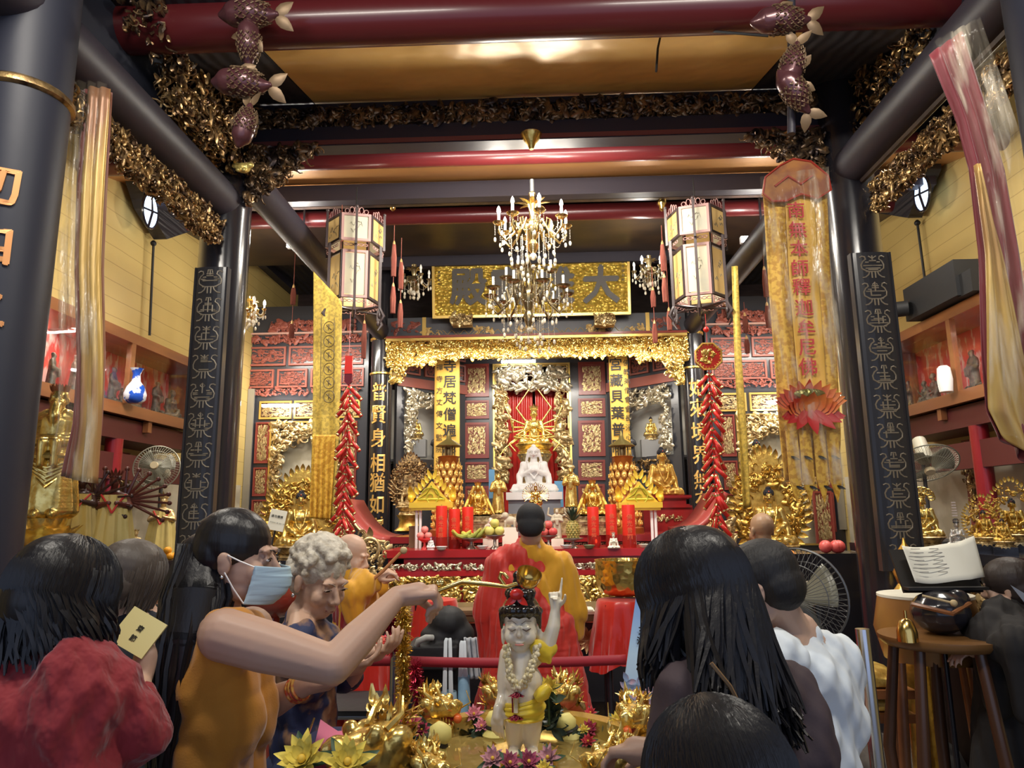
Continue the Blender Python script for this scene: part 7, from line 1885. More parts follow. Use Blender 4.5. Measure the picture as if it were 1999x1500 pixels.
def crackers(top, bot, Y, n, lab, seed):
 rs = random.Random(seed); A, C = P(top[0], top[1], Y), P(bot[0], bot[1], Y); e = EM('firecracker_string', lab, 'decoration', tuple(A))
 b = B(); b.tube([(0, 0, .2), tuple(C - A)], .004, 5); ob('string', b, crk, e)
 red = B(); cyl_ = B(); L_ = .14; cyl_.lathe([(.001, -.002), (.0145, 0), (.0145, L_), (.001, L_ + .002)], 10)
 g1 = B(); g1.lathe([(.0152, .008), (.0152, .022)], 10, close=False); g1.lathe([(.0152, L_ - .014), (.0152, L_ - .003)], 10, close=False); g1.tube([(.0142, -.003, .02), (.0142, -.003, L_ - .01)], .004, 4)
 m1, m2 = cyl_.mesh('cracker', crk), g1.mesh('foil', crg)
 for i in range(n):
  t = i / (n - 1); p = (C - A) * t;
  for k in range(3 if i % 2 else 2):
   o = bpy.data.objects.new('firecracker', m1); COL.objects.link(o); o.parent = e; a = rs.uniform(0, 2 * PI) if k > 1 else (0 if k else PI) + rs.uniform(-.5, .5)
   tl = math.radians(rs.uniform(136, 160)); d = V((math.sin(tl) * math.cos(a), math.sin(tl) * math.sin(a), math.cos(tl)))
   o.location = p + V((rs.uniform(-.008, .008), rs.uniform(-.01, .01), .02)); o.rotation_euler = d.to_track_quat('Z', 'X').to_euler();
   f = bpy.data.objects.new('foil_band', m2); COL.objects.link(f); f.parent = o
 return e
crackers((683, 760), (668, 1050), 5.2, 18, 'string of red and gold firecrackers hanging left of the altar', 3)
crackers((1385, 735), (1402, 1045), 5.2, 18, 'string of red and gold firecrackers hanging right of the altar below the octagon', 4)
e = EM('red_packet_charm', 'stacked red packet charm with dark tassel above the left firecrackers', 'charm', tuple(P(681, 715, 5.2)))
b = B(); b.box((0, 0, .035), (.055, .02, .085)); b.box((0, 0, -.03), (.058, .022, .06)); ob('packet', b, mat('scarlet foil', (.8, .04, .03), .3), e, smooth=False)
b = B(); b.poly([(-.028, -.06), (.028, -.06), (.028, -.12), (0, -.15), (-.028, -.12)], .02); ob('dark_end', b, mat('dark red end', (.16, .005, .02), .5), e, smooth=False)
b = B(); b.cyl((0, 0, .07), (0, 0, .42), .002, n=5); b.ell((0, 0, .22), .008); ob('thread', b, pinks, e)
e = EM('octagon_charm', 'red and gold octagonal knot charm above the right firecrackers', 'charm', tuple(P(1382, 697, 5.2)))
pts = [(math.cos(PI / 8 + i * PI / 4) * .105, math.sin(PI / 8 + i * PI / 4) * .105) for i in range(8)]
b = B(); b.poly(pts, .03); ob('octagon_plate', b, crk, e, smooth=False)
b = B(); b.tube([(x * .97, -.02, z) for x, z in pts], .008, 6, closed=True);
for i in range(24): a = i * PI / 12; b.ell((math.cos(a) * .085, -.018, math.sin(a) * .085), .006, None, (6, 4))
carve(b, .11, .11, 30, .05, 8, -.016, .01, shape=lambda x, z: math.hypot(x, z) < .055); ob('gold_character_relief', b, gold_br, e)
b = B(); b.cyl((0, 0, .1), (0, 0, .33), .002, n=5); b.ell((0, 0, .21), .022, None, (10, 8)); ob('red_bead', b, crk, e)
def plastic(name='clear plastic sleeve'):
 if name in MATS: return MATS[name]
 m = bpy.data.materials.new(name); m.use_nodes = True; MATS[name] = m; nt = m.node_tree; N = nt.nodes; L = nt.links
 p = N['Principled BSDF']; p.inputs['Base Color'].default_value = (.75, .66, .5, 1); p.inputs['Roughness'].default_value = .12; p.inputs['Specular IOR Level'].default_value = 1
 tr = N.new('ShaderNodeBsdfTransparent'); mx = N.new('ShaderNodeMixShader'); tc = N.new('ShaderNodeTexCoord'); mp = N.new('ShaderNodeMapping'); mp.inputs['Scale'].default_value = (3, 3, .5)
 t = N.new('ShaderNodeTexNoise'); t.inputs['Scale'].default_value = 5; t.inputs['Detail'].default_value = 4; r = N.new('ShaderNodeMapRange')
 r.inputs[1].default_value = .52; r.inputs[2].default_value = .75; r.inputs[3].default_value = .03; r.inputs[4].default_value = .5  # noise-driven opacity paints pale crinkle highlights into the sleeve
 b = N.new('ShaderNodeBump'); b.inputs['Strength'].default_value = .8; b.inputs['Distance'].default_value = .04
 L.new(tc.outputs['Object'], mp.inputs[0]); L.new(mp.outputs[0], t.inputs['Vector']); L.new(t.outputs['Fac'], r.inputs[0]); L.new(r.outputs[0], mx.inputs[0]); L.new(t.outputs['Fac'], b.inputs['Height']); L.new(b.outputs[0], p.inputs['Normal'])
 L.new(tr.outputs[0], mx.inputs[1]); L.new(p.outputs[0], mx.inputs[2]); L.new(mx.outputs[0], N['Material Output'].inputs['Surface'])
 return m
gbro = mat('gold brocade banner', (.75, .45, .06), .5, .25, col2=(.55, .28, .03), cs=38, ramp=(.46, .54), bump=.3, bs=30, bd=.005, det=4)
gbro2 = mat('olive gold patterned banner', (.42, .30, .06), .5, .3, col2=(.62, .44, .08), cs=45, ramp=(.45, .55), bump=.3, bs=40, bd=.004, det=5)
def strip(e, name, pts_l, pts_r, mt, wave=.012, nw=3, seed=0, back=None, th=.003):
 """cloth between two edge polylines"""
 def pl(pts, v):
  k = v * (len(pts) - 1); i = min(int(k), len(pts) - 2); return pts[i].lerp(pts[i + 1], k - i)
 def fn(u, v):
  p = pl(pts_l, v).lerp(pl(pts_r, v), u); w = math.sin(u * nw * 2 * PI + seed + math.sin(v * 5)) * wave * (.4 + .6 * v); return (p.x, p.y + w, p.z)
 b = B(); b.grid(fn, 12 * nw + 1, 40); o = ob(name, b, mt, e); m = o.modifiers.new('t', 'SOLIDIFY'); m.thickness = th; return o
Yb = 3.95
L_ = [P(x, y, Yb) for x, y in ((1490, 385), (1500, 550), (1512, 700), (1521, 850), (1530, 940))]
R_ = [P(x, y, Yb) for x, y in ((1614, 370), (1622, 550), (1634, 700), (1640, 850), (1636, 925))]
e = EM('prayer_banner', 'long yellow prayer banner with red characters and a red lotus, wrapped in clear plastic', 'banner')
cl_ = strip(e, 'cloth', L_, R_, gbro, .012, 3)
q1 = [p + V((0, -.012, 0)) for p in (P(1530, 375, Yb), P(1540, 560, Yb), P(1552, 700, Yb), P(1558, 775, Yb))]; q2 = [p + V((0, -.012, 0)) for p in (P(1588, 372, Yb), P(1598, 560, Yb), P(1608, 700, Yb), P(1612, 772, Yb))]
strip(e, 'centre_panel', q1, q2, mat('bright yellow centre cloth', (.85, .52, .08), .55, bump=.15, bs=8, bd=.01, col2=(.74, .42, .06), cs=5), .004, 2)
hb_ = [(-.19, -.02), (-.17, .08), (-.08, .15), (0, .19), (.1, .17), (.19, .08), (.2, -.01), (.12, -.06), (.03, -.03), (-.06, -.07), (-.14, -.07)]
p = P(1552, 372, Yb - .03); b = B(); b.poly([(x, z) for x, z in hb_], .03); o = ob('cloud_header', b, mat('orange appliqued header', (.50, .20, .05), .5, col2=(.30, .10, .05), cs=9), e, smooth=False); o.location = tuple(p)
b = B(); b.tube([(x, -.017, z) for x, z in hb_], .006, 5, closed=True); b.tube([(-.12, -.02, .02), (-.04, -.02, .08), (.03, -.02, .03), (.1, -.02, .08)], .008, 5); ob('header_piping', b, mat('red piping', (.45, .05, .03), .5), o)
rchar = mat('red embroidered character', (.62, .04, .05), .5)
for ch_, (px, py) in zip('南無本師釋迦牟尼佛', ((1554, 410), (1557, 448), (1560, 485), (1562, 523), (1565, 560), (1570, 600), (1574, 640), (1576, 678), (1577, 716))):
 me = text_mesh(ch_, .105, .005, rchar, True, 1, .0008); o = ob('red_character', me, par=e); o.location = tuple(P(px, py, Yb - .035))
b = B(); c0 = P(1578, 790, Yb - .05)
for i in range(13):
 a = math.radians(-75 + i * 12.5); b.cone_leaf((math.sin(a) * .05, 0, -.01), (math.sin(a) * 1.25, -.15, math.cos(a) * .75), .15, .065, (0, -1, 0), .15)
for i in range(9):
 a = math.radians(-60 + i * 15); b.cone_leaf((math.sin(a) * .03, -.015, -.05), (math.sin(a) * 1.1, -.3, math.cos(a) * .5), .13, .08, (0, -1, 0), .1)
o = ob('lotus_petals', b, mat('red lotus applique', (.62, .07, .04), .5, col2=(.75, .22, .05), cs=8), e); o.location = tuple(c0)
b = B();
for i in range(9): a = math.radians(-80 + i * 20); b.cone_leaf((math.sin(a) * .02, -.02, -.03), (math.sin(a) * 1.3, -.2, -.35 - .2 * math.cos(a)), .16, .06, (0, -1, 0), .1)
ob('lower_petals', b, mat('deep red lotus applique', (.45, .03, .03), .5), o)
b = B(); b.ell((0, -.03, .055), (.085, .012, .028)); k = ob('seed_pod', b, mat('olive sequins', (.22, .20, .06), .3, .5, bump=1, bs=60, bt='voronoi', bd=.004), o)
b = B()
for x0 in (-.10, -.03, .045, .115):
 b.poly([(x0 - .03, -.03), (x0 + .03, -.03), (x0 + .032, -.30), (x0, -.42), (x0 - .032, -.30)], .008)
o2 = ob('lower_streamers', b, gbro, e, smooth=False); o2.location = tuple(P(1580, 830, Yb - .045))
b = B()
for x0 in (-.10, -.03, .045, .115): b.cone_leaf((x0 - .015, -.01, -.17), (.8, 0, -.4), .045, .016, (0, -1, 0)); b.cone_leaf((x0, -.01, -.33), (.8, 0, -.4), .045, .016, (0, -1, 0))
ob('dark_beads', b, ink, o2)
Lp = [P(x, y, Yb - .09) for x, y in ((1484, 345), (1492, 550), (1506, 700), (1516, 850), (1528, 948))]; Rp = [P(x, y, Yb - .09) for x, y in ((1618, 325), (1630, 550), (1646, 700), (1655, 850), (1668, 945))]
strip(e, 'plastic_sleeve', Lp, Rp, plastic(), .012, 4, 2)
wine = mat('wine red banner cloth', (.22, .045, .04), .45, sheen=.3, bump=.4, bs=6, bst=(3, 3, .3), bd=.02, col2=(.34, .17, .07), cs=2.2, ramp=(.42, .62), st=(4, 4, .8))
olv = mat('gold cloth under plastic', (.55, .36, .10), .35, .2, bump=.4, bs=5, bst=(3, 3, .3), bd=.02, col2=(.30, .14, .07), cs=1.8, st=(4, 4, .6), ramp=(.45, .6))
Yl = 2.9
e = EM('prayer_banner', 'left long brown gold banner bundled in glossy plastic beside the near column', 'banner')
Ls = [P(x, y, Yl) for x, y in ((158, 175), (148, 350), (143, 520), (146, 700), (140, 830), (118, 930))]; Rs = [P(x, y, Yl) for x, y in ((218, 180), (208, 350), (200, 520), (202, 700), (198, 830), (190, 945))]
strip(e, 'wine_cloth', Ls, Rs, wine, .02, 3, 1)
strip(e, 'gold_cloth', [p_.lerp(q_, .35) + V((0, -.03, 0)) for p_, q_ in zip(Ls, Rs)], [q_ + V((.01, -.03, 0)) for q_ in Rs], olv, .02, 2, 2)
strip(e, 'plastic_sleeve', [p_ + V((-.015, -.07, 0)) for p_ in Ls], [q_ + V((.02, -.07, 0)) for q_ in Rs], plastic(), .02, 4, 3)
Yr = 2.35
e = EM('prayer_banner', 'right large wine red and gold banner in crinkled plastic, cut by the frame edge', 'banner')
Ls = [P(x, y, Yr) for x, y in ((1815, 105), (1868, 230), (1895, 330), (1915, 500), (1920, 700), (1925, 800), (1950, 850))]; Rs = [P(x, y, Yr) for x, y in ((1880, 60), (1935, 230), (1965, 330), (1995, 500), (2020, 700), (2040, 850), (2060, 960))]
strip(e, 'wine_cloth', Ls, Rs, mat('crimson banner cloth', (.17, .014, .022), .45, sheen=.3, bump=.4, bs=6, bst=(3, 3, .3), bd=.02), .02, 3, 1)
k_ = 2
strip(e, 'gold_cloth', [p_ + V((-.002, -.03, 0)) for p_ in Ls[k_:]], [p_.lerp(q_, .1 + .3 * i) + V((0, -.03, 0)) for i, (p_, q_) in enumerate(zip(Ls[k_:], Rs[k_:]))], olv, .02, 2, 2)
strip(e, 'plastic_sleeve', [p_ + V((-.02, -.07, 0)) for p_ in Ls], [q_ + V((.02, -.07, 0)) for q_ in Rs], plastic(), .02, 4, 3)
Yn = 5.7
e = EM('patterned_banner', 'narrow olive gold patterned banner with medallions between the left lantern and firecrackers', 'banner')
Ls = [P(x, y, Yn) for x, y in ((612, 530), (611, 700), (610, 850), (604, 1012))]; Rs = [P(x, y, Yn) for x, y in ((668, 590), (666, 700), (662, 850), (652, 1015))]
strip(e, 'cloth', Ls, Rs, gbro2, .012, 2)
b = B()
for i in range(6):
 c = P(643, 640 + i * 27, Yn - .03); b.tube([c + V((math.cos(a) * .045, -.01, math.sin(a) * .05)) for a in [k * PI / 8 for k in range(16)]], .004, 4, closed=True)
 b.tube([c + V((-.02, -.012, .02)), c + V((.02, -.012, -.02))], .006, 4); b.tube([c + V((.0, -.012, .025)), c + V((-.005, -.012, -.025))], .005, 4)
for x in (-.055, .055): b.tube([P(640, 620, Yn - .03) + V((x, 0, 0)), P(638, 780, Yn - .03) + V((x, 0, 0))], .003, 4)
ob('medallions', b, mat('dark olive embroidery', (.13, .09, .03), .6), e)
strip(e, 'lower_cloth', [p_.lerp(q_, .05) + V((0, -.03, 0)) for p_, q_ in zip(Ls[1:], Rs[1:])][1:], [p_.lerp(q_, .9) + V((0, -.03, 0)) for p_, q_ in zip(Ls[1:], Rs[1:])][1:], gbro, .01, 4)
e = EM('patterned_banner', 'very narrow gold banner seen edge on between the right lantern and long banner', 'banner')
Ls = [P(x, y, Yn) for x, y in ((1428, 520), (1434, 700), (1442, 850), (1450, 995))]; Rs = [P(x, y, Yn) for x, y in ((1440, 520), (1448, 700), (1458, 850), (1464, 990))]
strip(e, 'cloth', Ls, Rs, gbro2, .012, 1)
carpm = mat('purple gilt carp lacquer', (.10, .035, .04), .28, .3, coat=.3); carpg = mat('worn gilt scale', (.20, .13, .07), .45, .35)
def carp(c, d, L_, lab):
 d = V(d).normalized(); M = basis(d, (0, -.3, 1) if abs(d.z) < .8 else (1, -.3, 0))
 e = EM('carp_ornament', lab, 'ornament', tuple(c)); b = B()
 F = lambda x, y, z: M @ (V((x, y, z)) * L_)
 b.chain([F(0, .42, 0), F(0, .28, .02), F(0, .0, .03), F(0, -.25, 0), F(0, -.42, .02)], [L_ * .13, L_ * .22, L_ * .24, L_ * .13, L_ * .06], (12, 8)); b.ell(F(0, .52, .0), L_ * .07)
 for q in (-1, 1): b.ell(F(q * .12, .36, .06), L_ * .035)
 ob('fish_body', fuse(b, .009, 2, carpm), par=e)
 b = B()
 for q in (-1, 1): b.cone_leaf(F(0, -.40, 0), M @ V((0, -1, q * .8)), L_ * .38, L_ * .2, M @ V((1, 0, 0)), .1); b.cone_leaf(F(q * .14, .16, -.08), M @ V((q, -.6, -.6)), L_ * .2, L_ * .12, M @ V((0, 0, 1)), .1)
 b.cone_leaf(F(0, .1, .18), M @ V((0, -.9, .5)), L_ * .3, L_ * .2, M @ V((1, 0, 0)), .1); ob('fins', b, carpg, e)
 b = B()
 for i in range(8):
  for j in range(12):
   a = 2 * PI * (j + .5 * (i % 2)) / 12; y = .20 - i * .065; r = .24 * (1 - max(0, -y) * 1.4) + .004
   c_ = F(math.cos(a) * r, y, .03 + math.sin(a) * r); tx = M @ V((-math.sin(a), 0, math.cos(a))); ty = M @ V((0, -1, 0)); b.tube([c_ + tx * (-.028 * L_) , c_ + ty * .045 * L_, c_ + tx * (.028 * L_)], .0035, 4)
 ob('scales', b, carpg, e); return e
Yc = 3.1
for q_, px in (('left', 482), ('right', 1545)):
 b = B(); b.cyl(P(px, -60, Yc + .08), P(px, 262, Yc + .08), .02, n=8); o = ob('hanging_rod', b, dk_beam); T(o, 'dark rod behind the %s carp ornaments' % q_, 'rod'); o['kind'] = 'thing'
for px, py, d, L2, lab in ((492, 30, (-1, 0, .05), .36, 'top left carp ornament with gilt scales, horizontal at the frame edge'), (484, 90, (0, -.2, 1), .30, 'second carp ornament from the top on the left column, upright'), (478, 165, (-1, 0, .12), .36, 'third carp ornament on the left column, head to the left'), (478, 240, (-.2, 0, -1), .28, 'lowest carp ornament on the left column, head down'),
       (1530, 42, (-1, 0, .0), .34, 'top right carp ornament at the frame edge, head to the left'), (1545, 122, (-.3, 0, -1), .30, 'middle carp ornament on the right column, tail up'), (1552, 185, (-.4, -.1, .6), .30, 'lowest carp ornament on the right column, round head towards the golden ceiling')):
 carp(P(px, py, Yc), d, L2 * .82, lab)
e = EM('gilt_lion_mask', 'bright yellow gilt mask ornament on the left seal script column below the carps', 'ornament', tuple(P(475, 328, 4.28)))
b = B(); b.ell((0, 0, 0), (.05, .035, .035));
for q in (-1, 1): b.ell((q * .045, -.01, .012), (.03, .02, .02)); b.ell((q * .02, -.03, -.03), (.018, .015, .012)); b.cone_leaf((q * .03, -.01, .03), (q, 0, .7), .06, .03, (0, -1, 0))
ob('mask_body', fuse(b, .005, 1, mat('lemon gilding', (.95, .78, .25), .3, .5)), par=e)
for px, py, w, lab in ((590, 476, .34, 'glaring spot lamp in a bracket frame behind the left palace lantern'), (1490, 466, .45, 'bright tube lamp behind the head of the long yellow banner')):
 p = P(px, py, 7.0); e = EM('wall_lamp', lab, 'lamp', tuple(p)); b = B(); b.box((0, .03, .0), (w, .05, .07)); ob('fitting', b, mat('white lamp fitting', (.7, .7, .7), .4), e, smooth=False)
 b = B(); b.cyl((-w * .45, -.01, -.01), (w * .45, -.01, -.01), .022, n=12); ob('tube', b, mat('tube glow', (1, 1, 1), .4, emi=(1, .97, .92), es=30), e); b = B(); b.box((0, .03, .45), (.02, .02, .85)); ob('hanger', b, lacq, e, smooth=False)
for i, (px, py) in enumerate(((1012, 706), (548, 792), (1535, 785))):
 p = P(px, py, 9.35 if i else 10.2); b = B(); b.box((0, 0, 0), (.5, .05, .035)); o = ob('tube_lamp', b, mat('tube glow', None), smooth=False, loc=tuple(p)); T(o, ('short tube lamp over the central gilt niche', 'short tube lamp over the left outer shrine', 'short tube lamp over the right outer shrine')[i], 'lamp')
# ================================================================ FOREGROUND
YBs = 2.05; cb = P(1010, 1500, YBs); ZBs = P(1025, 1466, YBs).z
e = EM('bathing_basin', 'round brass bathing basin at the bottom of the picture around the child statue', 'basin', (P(1015, 1450, YBs).x, YBs, 0)); bx = e.location.x
b = B(); b.lathe([(.14, ZBs - .06), (.30, ZBs - .055), (.335, ZBs - .01), (.34, ZBs + .008), (.385, ZBs + .010), (.39, ZBs - .002), (.37, ZBs - .02), (.33, ZBs - .14), (.2, ZBs - .2), (.14, ZBs - .21)], 64, close=False); ob('basin_wall', b, mat('amber brass rim', (.62, .42, .12), .25, .85, bump=.1, bs=6, bd=.01), e)
b = B(); b.lathe([(.0, ZBs - .035), (.32, ZBs - .035)], 48, close=False); ob('water', b, mat('amber water', (.28, .20, .06), .06, spec=.8, bump=.15, bs=9, bd=.01), e)
b = B(); b.lathe([(.09, ZBs - .10), (.11, ZBs - .05), (.085, ZBs - .0)], 24);
for i in range(16): a = i * PI / 8; b.cone_leaf((math.cos(a) * .07, math.sin(a) * .07, ZBs - .03), (math.cos(a), math.sin(a), .35), .05, .035, (0, 0, 1), .3)
ob('lotus_foot', b, gold_br, e)
jade = mat('glossy ivory glaze', (.80, .72, .56), .22, coat=.5, sss=.1)
e = EM('child_buddha_statue', 'ivory white child Buddha statue pointing one finger up, yellow loincloth and flower garland', 'statue')
Yk = YBs; U = lambda px, py, dy=0: P(px, py, Yk + dy)
hcB = U(1017, 1218); hs = .58 * 1.12
Rk = basis((-.06, -1, -.12)); b = B()
def HL(x, y, z, r): b.ell(hcB + Rk @ (V((x, y, z)) * hs), tuple(k_ * hs for k_ in r), Rk, (16, 12))
HL(0, -.01, .03, (.078, .09, .08)); HL(0, .018, -.025, (.070, .072, .080)); HL(0, .045, -.080, (.036, .036, .026)); HL(0, .094, -.022, (.010, .012, .013)); HL(0, .090, 0, (.006, .008, .02))
HL(0, .090, -.052, (.018, .009, .005)); HL(0, .088, -.062, (.014, .009, .006))
for q in (-1, 1): HL(q * .033, .055, -.038, (.034, .032, .034)); HL(q * .030, .080, .004, (.018, .009, .011))
for q in (-1, 1): b.ell(hcB + Rk @ V((q * .078, -.005, -.05)) * hs, (.010 * hs, .016 * hs, .042 * hs))
b.caps(U(1018, 1245), U(1020, 1268), .018, .022)
b.chain([U(1022, 1285), U(1018, 1320), U(1020, 1350), U(1022, 1378)], [.040, .043, .045, .046], (16, 10))
for q in (-1, 1): b.ell(U(1022 + q * 20, 1282), (.028, .03, .028)); b.ell(U(1022 + q * 13, 1330, -.01), (.034, .036, .04))
b.ell(U(1020, 1355, -.025), (.036, .03, .035))
b.chain([U(992, 1278), U(984, 1320), U(982, 1358), U(973, 1385, -.03)], [.024, .020, .016, .014], (12, 8))      # hanging arm
b.chain([U(1046, 1280), U(1068, 1264), U(1081, 1222), U(1084, 1192)], [.025, .022, .019, .014], (12, 8))   # raised arm
hand(b, U(1084, 1190), V((.02, 0, 1)), V((0, -1, .1)), 1, .3, .50, point=True, thumb=.9)
hand(b, U(972, 1383, -.03), V((-.05, -.1, -1)), V((.2, .9, 0)), 1, .25, .48)
for q, x in ((-1, 1005), (1, 1037)): b.chain([U(x, 1385), U(x, 1415), U(x - q * -1, 1440), U(x, 1460)], [.034, .030, .024, .018], (12, 8)); b.ell(U(x + q * 2, 1467, -.02), (.018, .036, .010))
ob('body', fuse(b, .0035, 2, jade), par=e)
ink2 = mat('painted brow', (.10, .06, .05), .4)
for q in (-1, 1):
 b = B(); b.tube([hcB + Rk @ (V((q * x, y, z)) * hs) for x, y, z in ((.014, .094, .002), (.030, .094, -.005), (.048, .082, .002))], .0022 * hs, 5); ob('eyelid_line', b, ink2, e)
 b = B(); b.tube([hcB + Rk @ (V((q * x, y, z)) * hs) for x, y, z in ((.010, .098, .024), (.028, .094, .036), (.050, .074, .030))], .0012 * hs, 5); ob('brow_line', b, ink2, e)
b = B(); b.tube([hcB + Rk @ (V((x, .104 - abs(x) * .4, -.059)) * hs) for x in (-.017, -.008, 0, .008, .017)], .0035 * hs, 5); ob('lips', b, mat('rosy lip', (.62, .2, .16), .4), e)
hk = mat('glossy black glazed hair', (.012, .01, .01), .2, coat=.5); b = B()
b.ell(hcB + Rk @ V((0, -.02, .045)) * hs, (.084 * hs, .1 * hs, .085 * hs), Rk)
for i in range(11): a = math.radians(-100 + i * 20); b.ell(hcB + Rk @ (V((math.sin(a) * .076, math.cos(a) * .082 - .005, .052 + .02 * math.cos(a))) * hs), .020 * hs)
for i in range(9): a = i * .7; b.ell(hcB + Rk @ (V((math.cos(a) * .045, -.01 + math.sin(a) * .045, .125)) * hs), .024 * hs)
b.ell(hcB + Rk @ V((0, -.012, .165)) * hs, (.036 * hs, .036 * hs, .034 * hs)); b.ell(hcB + Rk @ V((.012, -.012, .200)) * hs, .02 * hs)
for q in (-1, 1): b.caps(hcB + Rk @ (V((q * .078, .03, .05)) * hs), hcB + Rk @ (V((q * .082, .01, -.015)) * hs), .014 * hs, .006 * hs)
ob('hair', fuse(b, .003, 1, hk), par=e)
b = B(); b.ell(hcB + Rk @ V((.01, .055, .135)) * hs, (.03 * hs, .016 * hs, .024 * hs))
for q in (-1, 1): b.cone_leaf(hcB + Rk @ V((.01, .06, .125)) * hs, Rk @ V((q * .9, .2, -.5)), .05 * hs * 1.2, .03 * hs, Rk @ V((0, 1, 0)))
ob('red_hair_bow', b, mat('red glaze', (.62, .03, .025), .2, coat=.4), e)
ylg = mat('lemon yellow glaze', (.82, .62, .05), .3, coat=.3, bump=.3, bs=14, bst=(1, 1, 3), bd=.006, col2=(.74, .52, .04), cs=9)
b = B()
def loin(u, v):
 t = 2 * PI * u; y0 = 1350 + 6 * math.cos(t); c = U(1022, 1366 + v * 34); r = .052 + .008 * math.sin(v * PI) + .0022 * math.sin(v * 16 + t); return (c.x + math.cos(t) * r, c.y + math.sin(t) * r * .95, c.z + .010 * math.cos(t) * (1 - v))
b.grid(loin, 40, 14, cu=True); b.tube([loin(u / 20, .02) for u in range(20)], .006, 6, closed=True); b.tube([loin(u / 20, .98) for u in range(20)], .005, 6, closed=True)
b.tube([U(1050, 1362, -.04), U(1062, 1352, -.05), U(1072, 1340, -.05)], [.016, .02, .012], 8)
ob('yellow_loincloth', b, ylg, e)
b = B(); b.chain([U(1050, 1266, -.02), U(1062, 1276, -.01), U(1075, 1266, .0)], [.024, .025, .020], (12, 8)); b.caps(U(1068, 1278, -.02), U(1072, 1292, -.02), .014, .008); ob('yellow_arm_cloth', fuse(b, .004, 1, ylg), par=e)
jas = mat('jasmine bud', (.80, .72, .50), .55, col2=(.66, .56, .30), cs=60)
g = EM('flower_garland', 'jasmine flower garland hanging round the neck of the child Buddha statue', 'garland')
b = B(); rs = random.Random(3); path = []
for i in range(22): t = i / 21; path.append(U(1050 - t * 38, 1262 + 82 * math.sin(t * PI / 2), -.04 - .02 * math.sin(t * PI)))
for i in range(22): t = i / 21; path.append(U(988 + t * 26 - 4 * math.sin(t * PI), 1262 + 82 * math.sin(t * PI / 2), -.04 - .02 * math.sin(t * PI)))
for p in path:
 for k in range(5): b.ell(p + V((rs.uniform(-.008, .008), rs.uniform(-.008, .006), rs.uniform(-.006, .006))), (.0055, .0055, .0065), None, (6, 5))
ob('jasmine_buds', b, jas, g)
b = B(); rb = mat('deep red rose petal', (.25, .02, .04), .5)
for c in (U(1008, 1352, -.06), U(1006, 1396, -.06)):
 for i in range(9): a = i * 2.4; b.cone_leaf(c, (math.cos(a) * .7, math.sin(a) * .7, -.6), .024, .018, (0, 0, 1), .3)
b.tube([U(1000, 1362, -.055), U(1001, 1392, -.055)], .002, 4); ob('rose_tassels', b, rb, g)
b = B(); b.cyl(U(1008, 1358, -.06), U(1007, 1392, -.06), .006, n=8); ob('white_pendant', b, jas, g)
leafm = mat('dark leaf green', (.03, .07, .03), .5); leafp = mat('foil dark wrap', (.03, .045, .035), .3, col2=(.07, .10, .07), cs=30)
FL = {}
def flower(kind, p, r, lab, col, n=22, tilt=(0, -.5, 1), group=None, cat='flower', name='artificial_flower'):
 e = EM(name, lab, cat, tuple(p), group=group); b = B(); rs = random.Random(int(p[0] * 1000) % 97)
 ax = V(tilt).normalized(); M = frame_z(ax); m = mat('petal ' + kind, col, .6, sss=.05, col2=tuple(c * .6 for c in col), cs=25)
 for i in range(n):
  a = i * 2.4; t = i / n; b.cone_leaf(M @ V((math.cos(a) * r * .08, math.sin(a) * r * .08, 0)), M @ V((math.cos(a), math.sin(a), .15 + 1.5 * (1 - t))), r * (.5 + .5 * t), r * .36, M @ V((0, 0, 1)), -.1)
 ob('petals', b, m, e); b = B(); b.ell(M @ V((0, 0, r * .12)), r * .14, None, (8, 6)); ob('flower_centre', b, mat('flower heart ' + kind, (.7, .45, .05), .6), e)
 b = B();
 for i in range(4): a = i * 1.6 + .4; b.cone_leaf((0, 0, -r * .1), M @ V((math.cos(a), math.sin(a), -.2)), r * 1.3, r * .5, M @ V((0, 0, 1)), .1)
 b.tube([(0, 0, 0), (0, 0, -.1)], .003, 5); ob('leaves', b, leafm, e); return e
YEL, PNK, CRM, WHT, ORG, RED = (.85, .66, .10), (.80, .28, .36), (.42, .04, .09), (.62, .62, .66), (.85, .25, .06), (.68, .06, .08)
